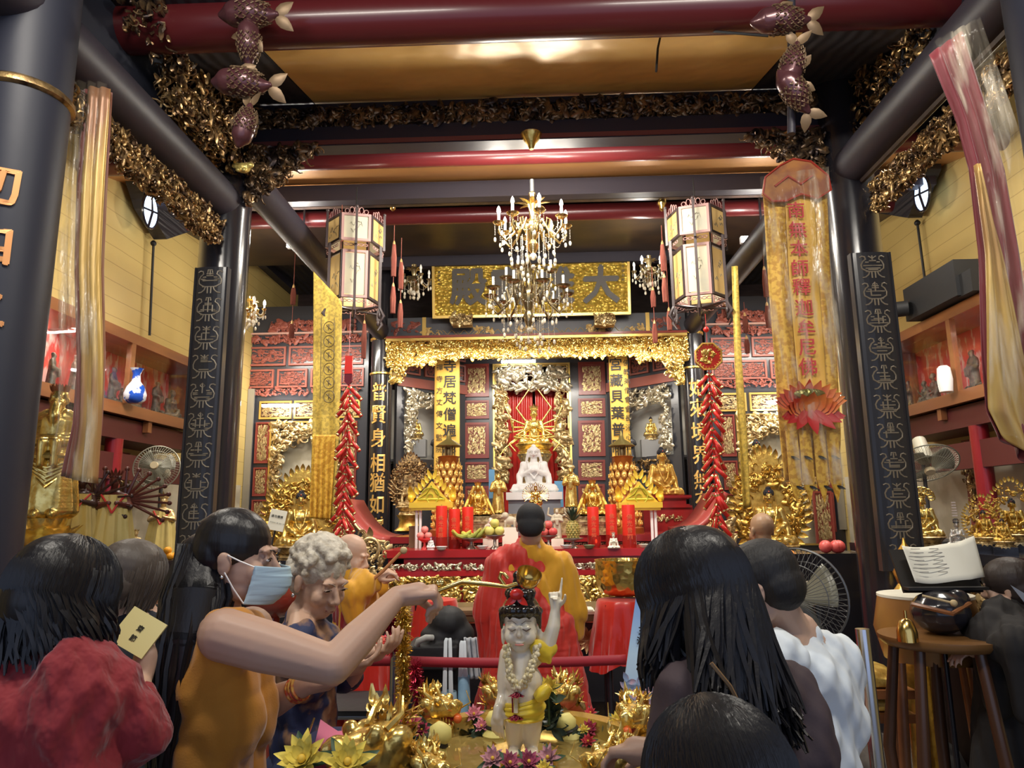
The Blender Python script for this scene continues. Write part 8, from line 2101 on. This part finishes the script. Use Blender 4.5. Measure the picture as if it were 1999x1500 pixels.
Fl = [('y', 590, 1485, 1.5, .060, YEL, 'big yellow star flower at the bottom beside the orange top'), ('y', 678, 1490, 1.5, .055, YEL, 'big yellow flower left of the gold dragon head'), ('y', 1071, 1342, 2.15, .036, YEL, 'yellow chrysanthemum beside the hip of the child statue'), ('y', 1205, 1412, 2.3, .035, YEL, 'yellow flower in the right flower cluster'),
  ('y', 1140, 1425, 2.25, .018, YEL, 'tiny yellow daisy at the left edge of the right flower cluster'), ('p', 925, 1395, 2.35, .032, PNK, 'pink rose right of the white flowers behind the basin'), ('p', 940, 1418, 2.3, .026, PNK, 'lower pink bloom under the pink rose'), ('w', 885, 1412, 2.4, .035, WHT, 'greyish white flower behind the basin'), ('w', 905, 1425, 2.38, .028, WHT, 'smaller greyish white flower beside the pink bloom'),
  ('c', 800, 1410, 2.1, .034, CRM, 'dark red flower above the gold dragon head'), ('c', 823, 1425, 2.1, .026, CRM, 'smaller dark red flower beside the yellow cloth pear'), ('o', 790, 1440, 2.0, .022, ORG, 'orange flower between dragon head and dark red flower'),
  ('c', 1150, 1425, 2.3, .032, CRM, 'maroon flower in the right flower cluster, left one'), ('c', 1185, 1432, 2.3, .030, CRM, 'maroon flower in the middle of the right flower cluster'), ('c', 1148, 1448, 2.2, .024, RED, 'low maroon red bloom under the right cluster'), ('r', 1153, 1392, 2.4, .022, RED, 'small pink red flower at the top of the right cluster'), ('r', 1262, 1412, 2.2, .034, RED, 'coral red flower near the gold dragon on the right'), ('r', 1282, 1385, 2.3, .028, RED, 'coral red flower under the blue poster'), ('r', 1250, 1395, 2.3, .022, RED, 'small coral red flower beside the right gold dragon'),
  ('m', 962, 1482, 1.86, .034, (.62, .30, .34), 'pink and white flower at the left foot of the child statue'), ('m', 995, 1490, 1.84, .032, (.45, .10, .16), 'dark pink flower before the child statue'), ('m', 1032, 1488, 1.84, .032, (.40, .07, .14), 'maroon flower in front of the feet of the child statue'), ('m', 1070, 1480, 1.86, .034, (.64, .32, .36), 'pink and white flower at the right foot of the child statue'), ('y', 1062, 1500, 1.8, .022, YEL, 'yellow bloom low in front of the child statue')]
for kd, px, py, Y, r, col, lab in Fl: flower(kd + str(int(col[0] * 100)), P(px, py, Y), r, lab, col, tilt=(random.uniform(-.4, .4), -.8, .8))
for i, (px0, px1, py0, py1, Y, lab) in enumerate(((865, 950, 1425, 1455, 2.35, 'dark crinkled foliage wrap under the pink and white flowers'), (1135, 1215, 1440, 1470, 2.3, 'dark crinkled foliage wrap under the right flower cluster'), (1040, 1085, 1365, 1430, 2.25, 'dark leafy wrap below the yellow chrysanthemum'), (765, 830, 1430, 1475, 2.1, 'dark leaves around the red flowers left of the basin'))):
 b = B(); rs = random.Random(i); a, c = P(px0, py0, Y), P(px1, py1, Y)
 for k in range(90):
  p = V((rs.uniform(a.x, c.x), Y + rs.uniform(-.05, .08), rs.uniform(c.z, a.z))); b.cone_leaf(p, (rs.uniform(-1, 1), rs.uniform(-1, .2), rs.uniform(-.3, 1)), rs.uniform(.03, .06), rs.uniform(.02, .035), (rs.uniform(-1, 1), -1, .5), rs.uniform(-.3, .5))
 o = ob('foliage', b, leafp); T(o, lab, 'foliage'); o['kind'] = 'stuff'
def wrapped(px, py, Y, r, lab, tilt=0):
 p = P(px, py, Y); e = EM('yellow_wrapped_jar', lab, 'jar', tuple(p)); e.rotation_euler = (0, tilt, 0); b = B(); b.lathe([(.001, -r), (r * .8, -r * .9), (r, -r * .3), (r * .62, r * .25), (r * .78, r * .7), (r * .5, r * 1.2), (.001, r * 1.3)], 22); ob('jar_body', b, mat('soft yellow cloth', (.70, .62, .20), .6, bump=.2, bs=12, bd=.01), e)
 b = B(); b.tube([(math.cos(a) * r * .66, math.sin(a) * r * .66, r * .22) for a in [i * PI / 8 for i in range(16)]], .006, 6, closed=True); b.tube([(0, -r * .66, r * .22), (.0, -r * .8, -r * .6), (0, -r * .7, -r)], .004, 5); ob('black_tie', b, ink, e)
wrapped(850, 1452, 2.0, .042, 'yellow cloth wrapped jar with black tie, lower left of the basin', .5); wrapped(968, 1425, 2.3, .042, 'yellow cloth wrapped jar with black tie beside the hanging hand of the statue'); wrapped(1110, 1432, 2.3, .044, 'yellow cloth wrapped jar with black tie right of the statue legs', -.3); wrapped(1222, 1470, 1.95, .036, 'yellow cloth wrapped jar half hidden by the brown hand', .1)
def dragon(px, py, Y, s, rz, lab, seed, mt=gold_br):
 p = P(px, py, Y); e = EM('dragon_head', lab, 'dragon', tuple(p), rz); rs = random.Random(seed); b = B()
 b.ell((0, .02, 0), (.07, .08, .06)); b.caps((.0, -.03, .01), (0, -.12, .02), .05, .04); b.caps((0, -.02, -.05), (0, -.10, -.065), .032, .024); b.ell((0, -.13, .045), (.038, .025, .022))
 for q in (-1, 1): b.ell((q * .04, -.05, .055), .022); b.ell((q * .022, -.15, .04), .013); b.ell((q * .055, .02, .03), (.03, .04, .03))
 b.chain([V((0, .05, -.02)), V((.02, .12, -.08)), V((.0, .12, -.16)), V((-.05, .05, -.2))], [.06, .055, .05, .05], (10, 8)); o = ob('dragon_body', fuse(b, .007, 1, mt), par=e)
 b = B()
 for i in range(110):
  a = rs.uniform(-1.2, 1.2); z = rs.uniform(-.06, .09); b.cone_leaf((math.sin(a) * .06, .03 + .03 * math.cos(a), z), (math.sin(a) * 1.2, .7, .5 + rs.uniform(-.3, .6)), rs.uniform(.028, .055), .02, (0, 0, 1), rs.uniform(-.3, .8))
 for q in (-1, 1):
  b.tube([(q * .03, .0, .05), (q * .045, .04, .08), (q * .03, .06, .115)], [.010, .008, .003], 6); b.tube([(q * .03, -.14, .02), (q * .08, -.16, .04), (q * .09, -.12, .09)], [.005, .004, .002], 5)
 for i in range(8): q = -1 if i % 2 else 1; b.cone_leaf((q * .028, -.06 - .02 * (i // 2), -.02), (0, 0, -1), .022, .012, (q, 0, 0), 0)
 ob('mane', b, mt, e); b = B(); b.ell((0, -.08, -.028), (.026, .055, .012)); ob('tongue', b, mat('crimson mouth', (.35, .02, .03), .4), e); b = B(); b.ell((0, -.15, -.02), .022); ob('red_pearl', b, mat('orange pearl', (.75, .15, .04), .2), e)
 e.scale = (s, s, s); return e
dragon(735, 1465, 1.75, .95, -.5, 'large gold dragon head at the bottom, left of the basin', 1); dragon(852, 1385, 2.35, .62, .9, 'gold dragon head with open dark red mouth behind the left flowers', 2)
dragon(972, 1360, 2.5, .62, .4, 'gold dragon crest behind the left arm of the child statue', 3); dragon(1100, 1362, 2.5, .66, -.4, 'gold dragon head just right of the child statue', 4); dragon(1235, 1402, 2.15, .6, -.3, 'gold dragon head on the right under the blue poster', 5); dragon(1195, 1490, 1.75, .55, -.9, 'small gold dragon at the bottom right of the basin', 6); dragon(838, 1500, 1.75, .5, .6, 'small gold dragon coil at the bottom left of the basin', 7)
e = EM('flower_table', 'low dark table carrying the flowers and dragons around the basin', 'table', (bx, 2.2, 0)); b = B(); zt = ZBs - .21; b.box((0, .05, zt - .02), (1.15, 1.0, .04)); ob('table_top', b, mat('dark red table cloth', (.16, .02, .03), .8, bump=.3, bs=8, bd=.02), e, smooth=False)
for x in (-.53, .53):
 for y in (-.38, .45): b = B(); b.box((x, y, (zt - .04) / 2), (.05, .05, zt - .04)); ob('leg', b, lacq, e, smooth=False)
ribm = mat('crimson barrier ribbon', (.40, .03, .045), .55)
pL, pR = P(772, 1290, 2.95), P(1222, 1288, 2.95)
e = EM('barrier_post', 'steel barrier post wound with tinsel left of the black stroller', 'post', (pL.x, 2.95, 0)); b = B(); b.cyl((0, 0, .02), (0, 0, P(772, 1210, 2.95).z), .022, n=16); b.lathe([(.15, 0), (.15, .015), (.03, .03)], 24); ob('steel_tube', b, chrome, e)
e = EM('barrier_post', 'steel barrier post hidden behind the blue poster', 'post', (pR.x + .05, 2.95, 0)); b = B(); b.cyl((0, 0, .02), (0, 0, pR.z + .06), .022, n=16); b.lathe([(.15, 0), (.15, .015), (.03, .03)], 24); ob('steel_tube', b, chrome, e)
b = B(); b.grid(lambda u, v: (pL.x + (pR.x - pL.x) * u, 2.95, pL.z + .018 - .038 * v - .01 * math.sin(u * PI)), 30, 3); b.grid(lambda u, v: (P(640, 1285, 3.0).x + (pL.x - P(640, 1285, 3.0).x) * u, 2.97, P(640, 1288, 3.0).z + .018 - .038 * v), 8, 3); o = ob('barrier_ribbon', b, ribm); m = o.modifiers.new('t', 'SOLIDIFY'); m.thickness = .003; T(o, 'crimson ribbon stretched level across the hall behind the child statue', 'ribbon')
a = P(1683, 1228, 2.35); e = EM('barrier_post', 'polished steel post standing in front of the right seal script column', 'post', (a.x, 2.35, 0)); b = B(); b.cyl((.02, 0, .02), (0, 0, a.z), .021, n=20); b.lathe([(.16, 0), (.16, .015), (.03, .03)], 28); ob('steel_tube', b, chrome, e)
tin_g = mat('gold tinsel', (.82, .58, .14), .22, .9); tin_r = mat('crimson tinsel', (.40, .02, .05), .25, .7)
def tinsel(pts, Y, r, mt, lab, seed, n=1500):
 pts = [P(x, y, Y) for x, y in pts]; rs = random.Random(seed); b = B(); m = len(pts) - 1
 for i in range(n):
  t = rs.uniform(0, m - 1e-6); k = int(t); p = pts[k].lerp(pts[k + 1], t - k); d = V((rs.gauss(0, 1), rs.gauss(0, 1), rs.gauss(0, 1))).normalized(); s_ = d.cross(V((rs.gauss(0, 1), rs.gauss(0, 1), rs.gauss(0, 1)))).normalized() * .0016
  q0 = p + d * r * rs.uniform(.75, 1.1); b.add([p - s_, p + s_, q0 + s_, q0 - s_], [(0, 1, 2, 3)])
 o = ob('tinsel_garland', b, mt, smooth=False); T(o, lab, 'garland'); o['kind'] = 'thing'
tinsel([(787, 1180), (789, 1230), (786, 1290), (790, 1330), (785, 1375)], 2.85, .036, tin_g, 'gold tinsel garland hanging down the left barrier post', 1)
tinsel([(768, 1190), (765, 1230), (766, 1270)], 2.87, .034, tin_r, 'crimson tinsel garland left of the gold tinsel', 2, 800)
tinsel([(810, 1300), (815, 1340), (822, 1380), (812, 1400)], 2.83, .032, tin_r, 'crimson tinsel garland right of the gold tinsel, near the dragon', 3, 900)
b = B(); b.tube([P(792, 1190, 2.8), P(800, 1176, 2.8), P(815, 1166, 2.8), P(826, 1158, 2.8)], .003, 5); T(ob('bead_chain', b, gold_br), 'thin bead chain at the top of the tinsel by the ladle hand', 'chain')
e = EM('stroller', 'black folded stroller seat with grey handle bar behind the tinsel', 'stroller', (P(880, 1230, 3.2).x, 3.2, 0)); Z = lambda py: P(880, py, 3.2).z; X_ = lambda px: P(px, 1200, 3.2).x - e.location.x
blkc = mat('black nylon cloth', (.012, .012, .014), .65, bump=.3, bs=9, bd=.02); b = B(); b.ell((X_(875), 0, Z(1215)), (.085, .10, .07)); b.ell((X_(860), .0, Z(1240)), (.09, .1, .05)); b.box((X_(850), 0, Z(1275)), (.22, .24, .10)); b.ell((X_(900), 0, Z(1240)), (.06, .08, .06)); ob('black_canopy', fuse(b, .01, 3, blkc), par=e)
b = B(); b.tube([(X_(822), -.1, Z(1255)), (X_(826), -.12, Z(1243)), (X_(840), -.12, Z(1236)), (X_(852), -.1, Z(1238))], .013, 8); ob('grey_handle', b, mat('grey rubber grip', (.35, .35, .33), .5), e)
b = B()
for x0, x1 in ((830, 905), (905, 830)): b.tube([(X_(x0), -.08, .08), (X_(x1), -.06, Z(1280))], .012, 8); b.tube([(X_(x0), .12, .08), (X_(x1), .1, Z(1280))], .012, 8)
b.tube([(X_(826), -.08, Z(1275)), (X_(912), -.08, Z(1280))], .012, 8); b.box((X_(865), .02, Z(1345)), (.20, .2, .34)); ob('frame', b, blkc, e)
for x in (-.12, .12):
 for y in (-.1, .14): b = B(); b.tube([(x - .01, y, .07), (x + .01, y, .07)], .065, 20); ob('wheel', b, ink, e)
def bag(px0, px1, py0, py1, ph, Y, mt, lab, txt=None):
 a, c = P(px0, py0, Y), P(px1, py1, Y); cx = (a.x + c.x) / 2; w = c.x - a.x; e = EM('shopping_bag', lab, 'bag', (cx, Y, c.z)); h = a.z - c.z
 b = B(); b.grid(lambda u, v: (math.cos(2 * PI * u) * w / 2 * (1 - .12 * v + .04 * math.sin(6 * PI * u + v * 3)), math.sin(2 * PI * u) * .04 * (1 - .3 * v), h * v), 40, 10, cu=True); ob('bag_body', b, mt, e)
 b = B(); zt = P(px0, ph, Y).z - c.z
 for x in (-w * .22, w * .15): b.tube([(x, -.02, h), (x * .7, -.03, zt), (x * .5, -.02, zt + .01)], [.009, .007, .006], 6, flat=.3)
 ob('handles', b, mat('white bag strap', (.62, .68, .72), .6), e)
 if txt: me = text_mesh(txt, w * .13, .001, mat('white print', (.8, .85, .9), .6), False, .9); o = ob('print', me, par=e); o.location = (-w * .28, -.046, h * .5)
bag(893, 918, 1320, 1390, 1255, 3.0, mat('pale blue bag plastic', (.30, .50, .66), .5, col2=(.22, .40, .58), cs=20), 'blue printed carrier bag hanging below the crimson ribbon', None)
bag(860, 893, 1350, 1405, 1250, 2.98, mat('translucent bag plastic', (.42, .58, .66), .35), 'thin translucent pale blue bag beside the printed carrier bag')
b = B(); b.grid(lambda u, v: (P(905 + 26 * u + 8 * v, 1260, 3.02).x, 3.02 + .012 * math.sin(u * 16), P(910, 1245 + 80 * v, 3.02).z), 24, 12); o = ob('crumpled_bag', b, mat('crumpled white plastic', (.55, .58, .62), .3, bump=.6, bs=14, bd=.02, alpha=.9)); m = o.modifiers.new('t', 'SOLIDIFY'); m.thickness = .003; T(o, 'crumpled whitish plastic bag hanging right of the blue bags', 'bag')
a = [P(1243, 1157, 2.75), P(1320, 1157, 2.75), P(1310, 1382, 2.72), P(1214, 1365, 2.72)]
e = EM('blue_poster', 'slim blue poster board with a cartoon child, leaning behind the long haired person', 'poster', tuple(sum(a, V()) / 4)); c0 = e.location
posm = bpy.data.materials.new('sky blue poster print'); posm.use_nodes = True; nt = posm.node_tree; tc = nt.nodes.new('ShaderNodeTexCoord'); sx = nt.nodes.new('ShaderNodeSeparateXYZ'); rp = nt.nodes.new('ShaderNodeValToRGB'); mp = nt.nodes.new('ShaderNodeMapRange')
mp.inputs[1].default_value = -.24; mp.inputs[2].default_value = .24
for i_, (po, co_) in enumerate(((0, (.45, .58, .75)), (.45, (.50, .72, .92)), (1, (.06, .22, .72)))):
 el = rp.color_ramp.elements[i_] if i_ < 2 else rp.color_ramp.elements.new(1); el.position = po; el.color = (*co_, 1)
nt.links.new(tc.outputs['Object'], sx.inputs[0]); nt.links.new(sx.outputs['Z'], mp.inputs[0]); nt.links.new(mp.outputs[0], rp.inputs[0]); nt.links.new(rp.outputs[0], nt.nodes['Principled BSDF'].inputs['Base Color'])
b = B(); vs = [p - c0 for p in a] + [p - c0 + V((0, .008, 0)) for p in a]; b.add([tuple(v_) for v_ in vs], [(0, 1, 2, 3), (7, 6, 5, 4), (0, 4, 5, 1), (1, 5, 6, 2), (2, 6, 7, 3), (3, 7, 4, 0)]); ob('board', b, posm, e, smooth=False)
me = text_mesh('諸惡莫作', .020, .001, ink, True, 1.2, .0006); o = ob('upper_text', me, par=e); o.location = tuple(P(1268, 1190, 2.73) - c0)
for i, tx in enumerate(('玉滿堂如', '海潤如意')): me = text_mesh(tx, .030, .001, ink, False, 1.05, .001); o = ob('poster_text', me, par=e); o.location = tuple(P(1254 - i * 3, 1232 + i * 19, 2.73) - c0)
b = B(); c = P(1288, 1295, 2.725) - c0; b.ell(c, (.042, .004, .034)); b.ell(c + V((.004, -.001, -.07)), (.030, .004, .045)); b.caps(c + V((-.03, 0, -.05)), c + V((-.055, 0, -.02)), .011); b.caps(c + V((-.01, 0, -.11)), c + V((-.01, 0, -.15)), .010); b.caps(c + V((.015, 0, -.11)), c + V((.015, 0, -.15)), .010);
b.v = [(x, c.y + (y - c.y) * .12, z) for x, y, z in b.v]; ob('printed_child', b, mat('printed peach skin', (.85, .72, .62), .6), e)
b = B(); b.ell(c + V((0, -.002, .022)), (.043, .002, .022)); b.ell(c + V((0, -.002, .046)), (.016, .002, .010)); ob('printed_hair', b, ink, e)
b = B(); b.box(c + V((.004, -.006, -.095)), (.055, .001, .022)); ob('printed_sash', b, mat('printed ochre', (.6, .38, .1), .6), e, smooth=False)
b = B(); rs = random.Random(2)
for k in range(26): p = P(1222 + rs.uniform(0, 85), 1330 + rs.uniform(0, 42), 2.715) - c0; b.cone_leaf(p, (rs.uniform(-1, 1), 0, rs.uniform(-.2, 1)), .035, .02, (0, -1, 0), 0)
ob('printed_lotuses', b, mat('printed pink lotus', (.80, .45, .48), .6, col2=(.25, .35, .55), cs=30), e)
b = B(); b.cyl((0, .04, -c0.z + .01), (0, .012, .1), .012, n=8); b.lathe([(.14, -c0.z), (.14, -c0.z + .015), (.02, -c0.z + .03)], 20, Matrix.Translation((0, .04, 0))); ob('stand', b, chrome, e)
p = P(655, 1462, 1.85); e = EM('navy_bag', 'slouchy navy and red cloth bag at the bottom between the orange top and the dragon', 'bag', tuple(p)); b = B(); b.ell((0, 0, 0), (.10, .09, .045)); b.ell((.05, .02, -.02), (.09, .09, .04)); ob('bag_body', fuse(b, .008, 2, mat('navy quilted cloth', (.02, .025, .08), .8, col2=(.22, .02, .03), cs=5, ramp=(.55, .6))), par=e); b = B(); b.box((0, .02, -p.z / 2 - .02), (.25, .22, p.z - .04)); ob('side_stool', b, mat('black nylon cloth', None), e, smooth=False)
b = B(); b.poly([(-.05, -.02), (.035, -.025), (.055, .01), (.03, .018), (.0, .016), (-.03, .035), (-.045, .045)], .004); o = ob('pink_paper', b, mat('bright pink paper', (.80, .20, .30), .6), smooth=False, loc=tuple(P(658, 1442, 1.77)), rot=(-.7, 0, .1)); T(o, 'folded bright pink paper on the navy cloth bag', 'paper')
e = EM('chair_frame', 'grey tube chair frame under the folded red satin seat', 'chair', (P(690, 1400, 3.3).x, 3.25, 0)); zt = P(690, 1380, 3.25).z; b = B()
for x in (-.2, .2):
 for y in (-.15, .15): b.tube([(x, y, 0), (x, y, zt)], .013, 8)
b.tube([(-.2, -.15, zt), (.2, -.15, zt)], .014, 8); b.tube([(-.2, .15, zt), (.2, .15, zt)], .014, 8); b.tube([(-.2, -.15, zt * .5), (.2, -.15, zt * .5)], .012, 8); ob('tubes', b, mat('grey steel tube', (.35, .37, .38), .35, .7), e)
b = B(); b.box((0, 0, zt + .015), (.42, .34, .02)); ob('seat', b, blkc, e, smooth=False)
e = EM('notice_card', 'white notice card on a stick by the left gold Buddha', 'sign', tuple(P(541, 1016, 5.6))); e.rotation_euler = (0, .2, 0); b = B(); b.box((0, 0, 0), (.13, .008, .16)); ob('card', b, paper, e, smooth=False)
me = text_mesh('請勿觸摸', .022, .001, ink, False, 1.1); o = ob('lettering', me, par=e); o.location = (-.04, -.006, .03); me = text_mesh('Please do not touch', .012, .001, ink, False, .6); o = ob('lettering', me, par=e); o.location = (-.045, -.006, -.02)
b = B(); b.cyl((0, .01, -.07), (0, .01, -e.location.z), .008, n=6); ob('stick', b, lacq, e)
zt = P(560, 1130, 5.2).z; e = EM('side_offering_table', 'dark side table with sweets and small flowers behind the white haired person', 'table', (P(560, 1100, 5.2).x, 5.3, 0)); b = B(); b.box((0, 0, zt - .02), (.6, .4, .04)); ob('table_top', b, lacq, e, smooth=False)
for x in (-.26, .26):
 for y in (-.16, .16): b = B(); b.box((x, y, (zt - .04) / 2), (.05, .05, zt - .04)); ob('leg', b, lacq, e, smooth=False)
flower('s1', P(541, 1105, 5.05), .04, 'white flower with red heart on the dark side table', (.8, .78, .7), n=14)
rs = random.Random(8)
for i in range(5):
 b = B(); r = rs.uniform(.03, .04); b.lathe([(.01, 0), (r, .01), (r * .8, .05), (r * .3, .09)], 14); o = ob('offering_cup', b, (gold, mat('amber jelly', (.6, .35, .08), .2), silver_g)[i % 3], loc=(e.location.x - .2 + i * .1, 5.25, zt)); T(o, 'small gilt or amber offering cup on the dark side table', 'cup', 'offering cups on the dark side table')
p = P(538, 1160, 4.0); b = B(); b.ell((0, 0, 0), (.17, .17, .13)); b.lathe([(.03, -p.z), (.03, -.1)], 10); o = ob('red_drum', b, mat('glossy maroon drum', (.25, .04, .025), .15, coat=.6), loc=tuple(p)); T(o, 'glossy round maroon drum behind the masked profile of the person in mustard', 'drum')
e = EM('ringed_ornament', 'small gilt ringed shrine ornament left of the red altar table', 'ornament', tuple(P(722, 1085, 5.6))); b = B(); b.tube([(math.cos(a) * .07, 0, math.sin(a) * .08 + .05) for a in [i * PI / 12 for i in range(24)]], .015, 8, closed=True); b.cone_leaf((0, 0, .13), (0, 0, 1), .09, .05, (0, -1, 0)); bb = B(); carve(bb, .25, .3, 60, .1, 9, 0, .03); b.merge(bb, Matrix.Translation((0, .02, -.12))); ob('gilt_ring', b, gold_dk2, e); b = B(); b.box((0, .03, -e.location.z / 2 - .1), (.26, .2, e.location.z - .2)); ob('pedestal', b, lacq, e, smooth=False)
kill(bud2); kill(bud); kill(blk)
# ================================================================ LIGHT
W = bpy.data.worlds.new('world'); SC.world = W; W.use_nodes = True
bg = W.node_tree.nodes['Background']; bg.inputs[0].default_value = (.50, .60, .85, 1); bg.inputs[1].default_value = .75
plight('palace_lantern_light', P(690, 555, 5.9), 4, WARM)
plight('aisle_lamp_light', P(590, 475, 7.0) + V((0, -.15, 0)), 13, NEUT)
plight('aisle_lamp_light', P(1478, 466, 7.0) + V((0, -.15, 0)), 13, NEUT)
area('altar_tube_light', (0, 9.0, 3.62), (0, 10.2, 2.2), 32, 3.4, .1)
area('altar_tube_light', (-3.0, 8.6, 3.9), (-3.0, 9.6, 2.2), 26, 1.5, .1)
area('altar_tube_light', (3.0, 8.6, 3.9), (3.0, 9.6, 2.2), 26, 1.5, .1)
area('altar_table_light', (0, 4.9, 4.3), (0, 7.0, 1.3), 90, 1.8, .3)
area('hall_fill_light', (-1.2, 1.2, 4.2), (-.9, 3, 1.2), 40, 1.2, .2)  # unseen area light added from the camera side, no ceiling tube there
area('hall_fill_light', (1.2, 1.2, 4.2), (.9, 3, 1.2), 40, 1.2, .2)  # its added twin on the right, also without a fitting
area('left_aisle_light', (-3.0, 4.6, 4.4), (-3.1, 5.2, 1.3), 36, .3, 1.2, NEUT)
area('right_aisle_light', (3.0, 4.6, 4.4), (3.1, 5.2, 1.3), 36, .3, 1.2, NEUT)
vs = SC.view_settings; SC.display_settings.display_device = 'sRGB'
vs.view_transform = 'Standard'; vs.look = 'None'; vs.gamma = 1; vs.use_curve_mapping = False; vs.exposure = 0.55
try:
 SC.cycles.use_denoising = True; SC.cycles.max_bounces = 6; SC.cycles.diffuse_bounces = 3; SC.cycles.glossy_bounces = 3
 SC.cycles.transparent_max_bounces = 12; SC.cycles.transmission_bounces = 6; SC.cycles.sample_clamp_indirect = 4
except Exception: pass
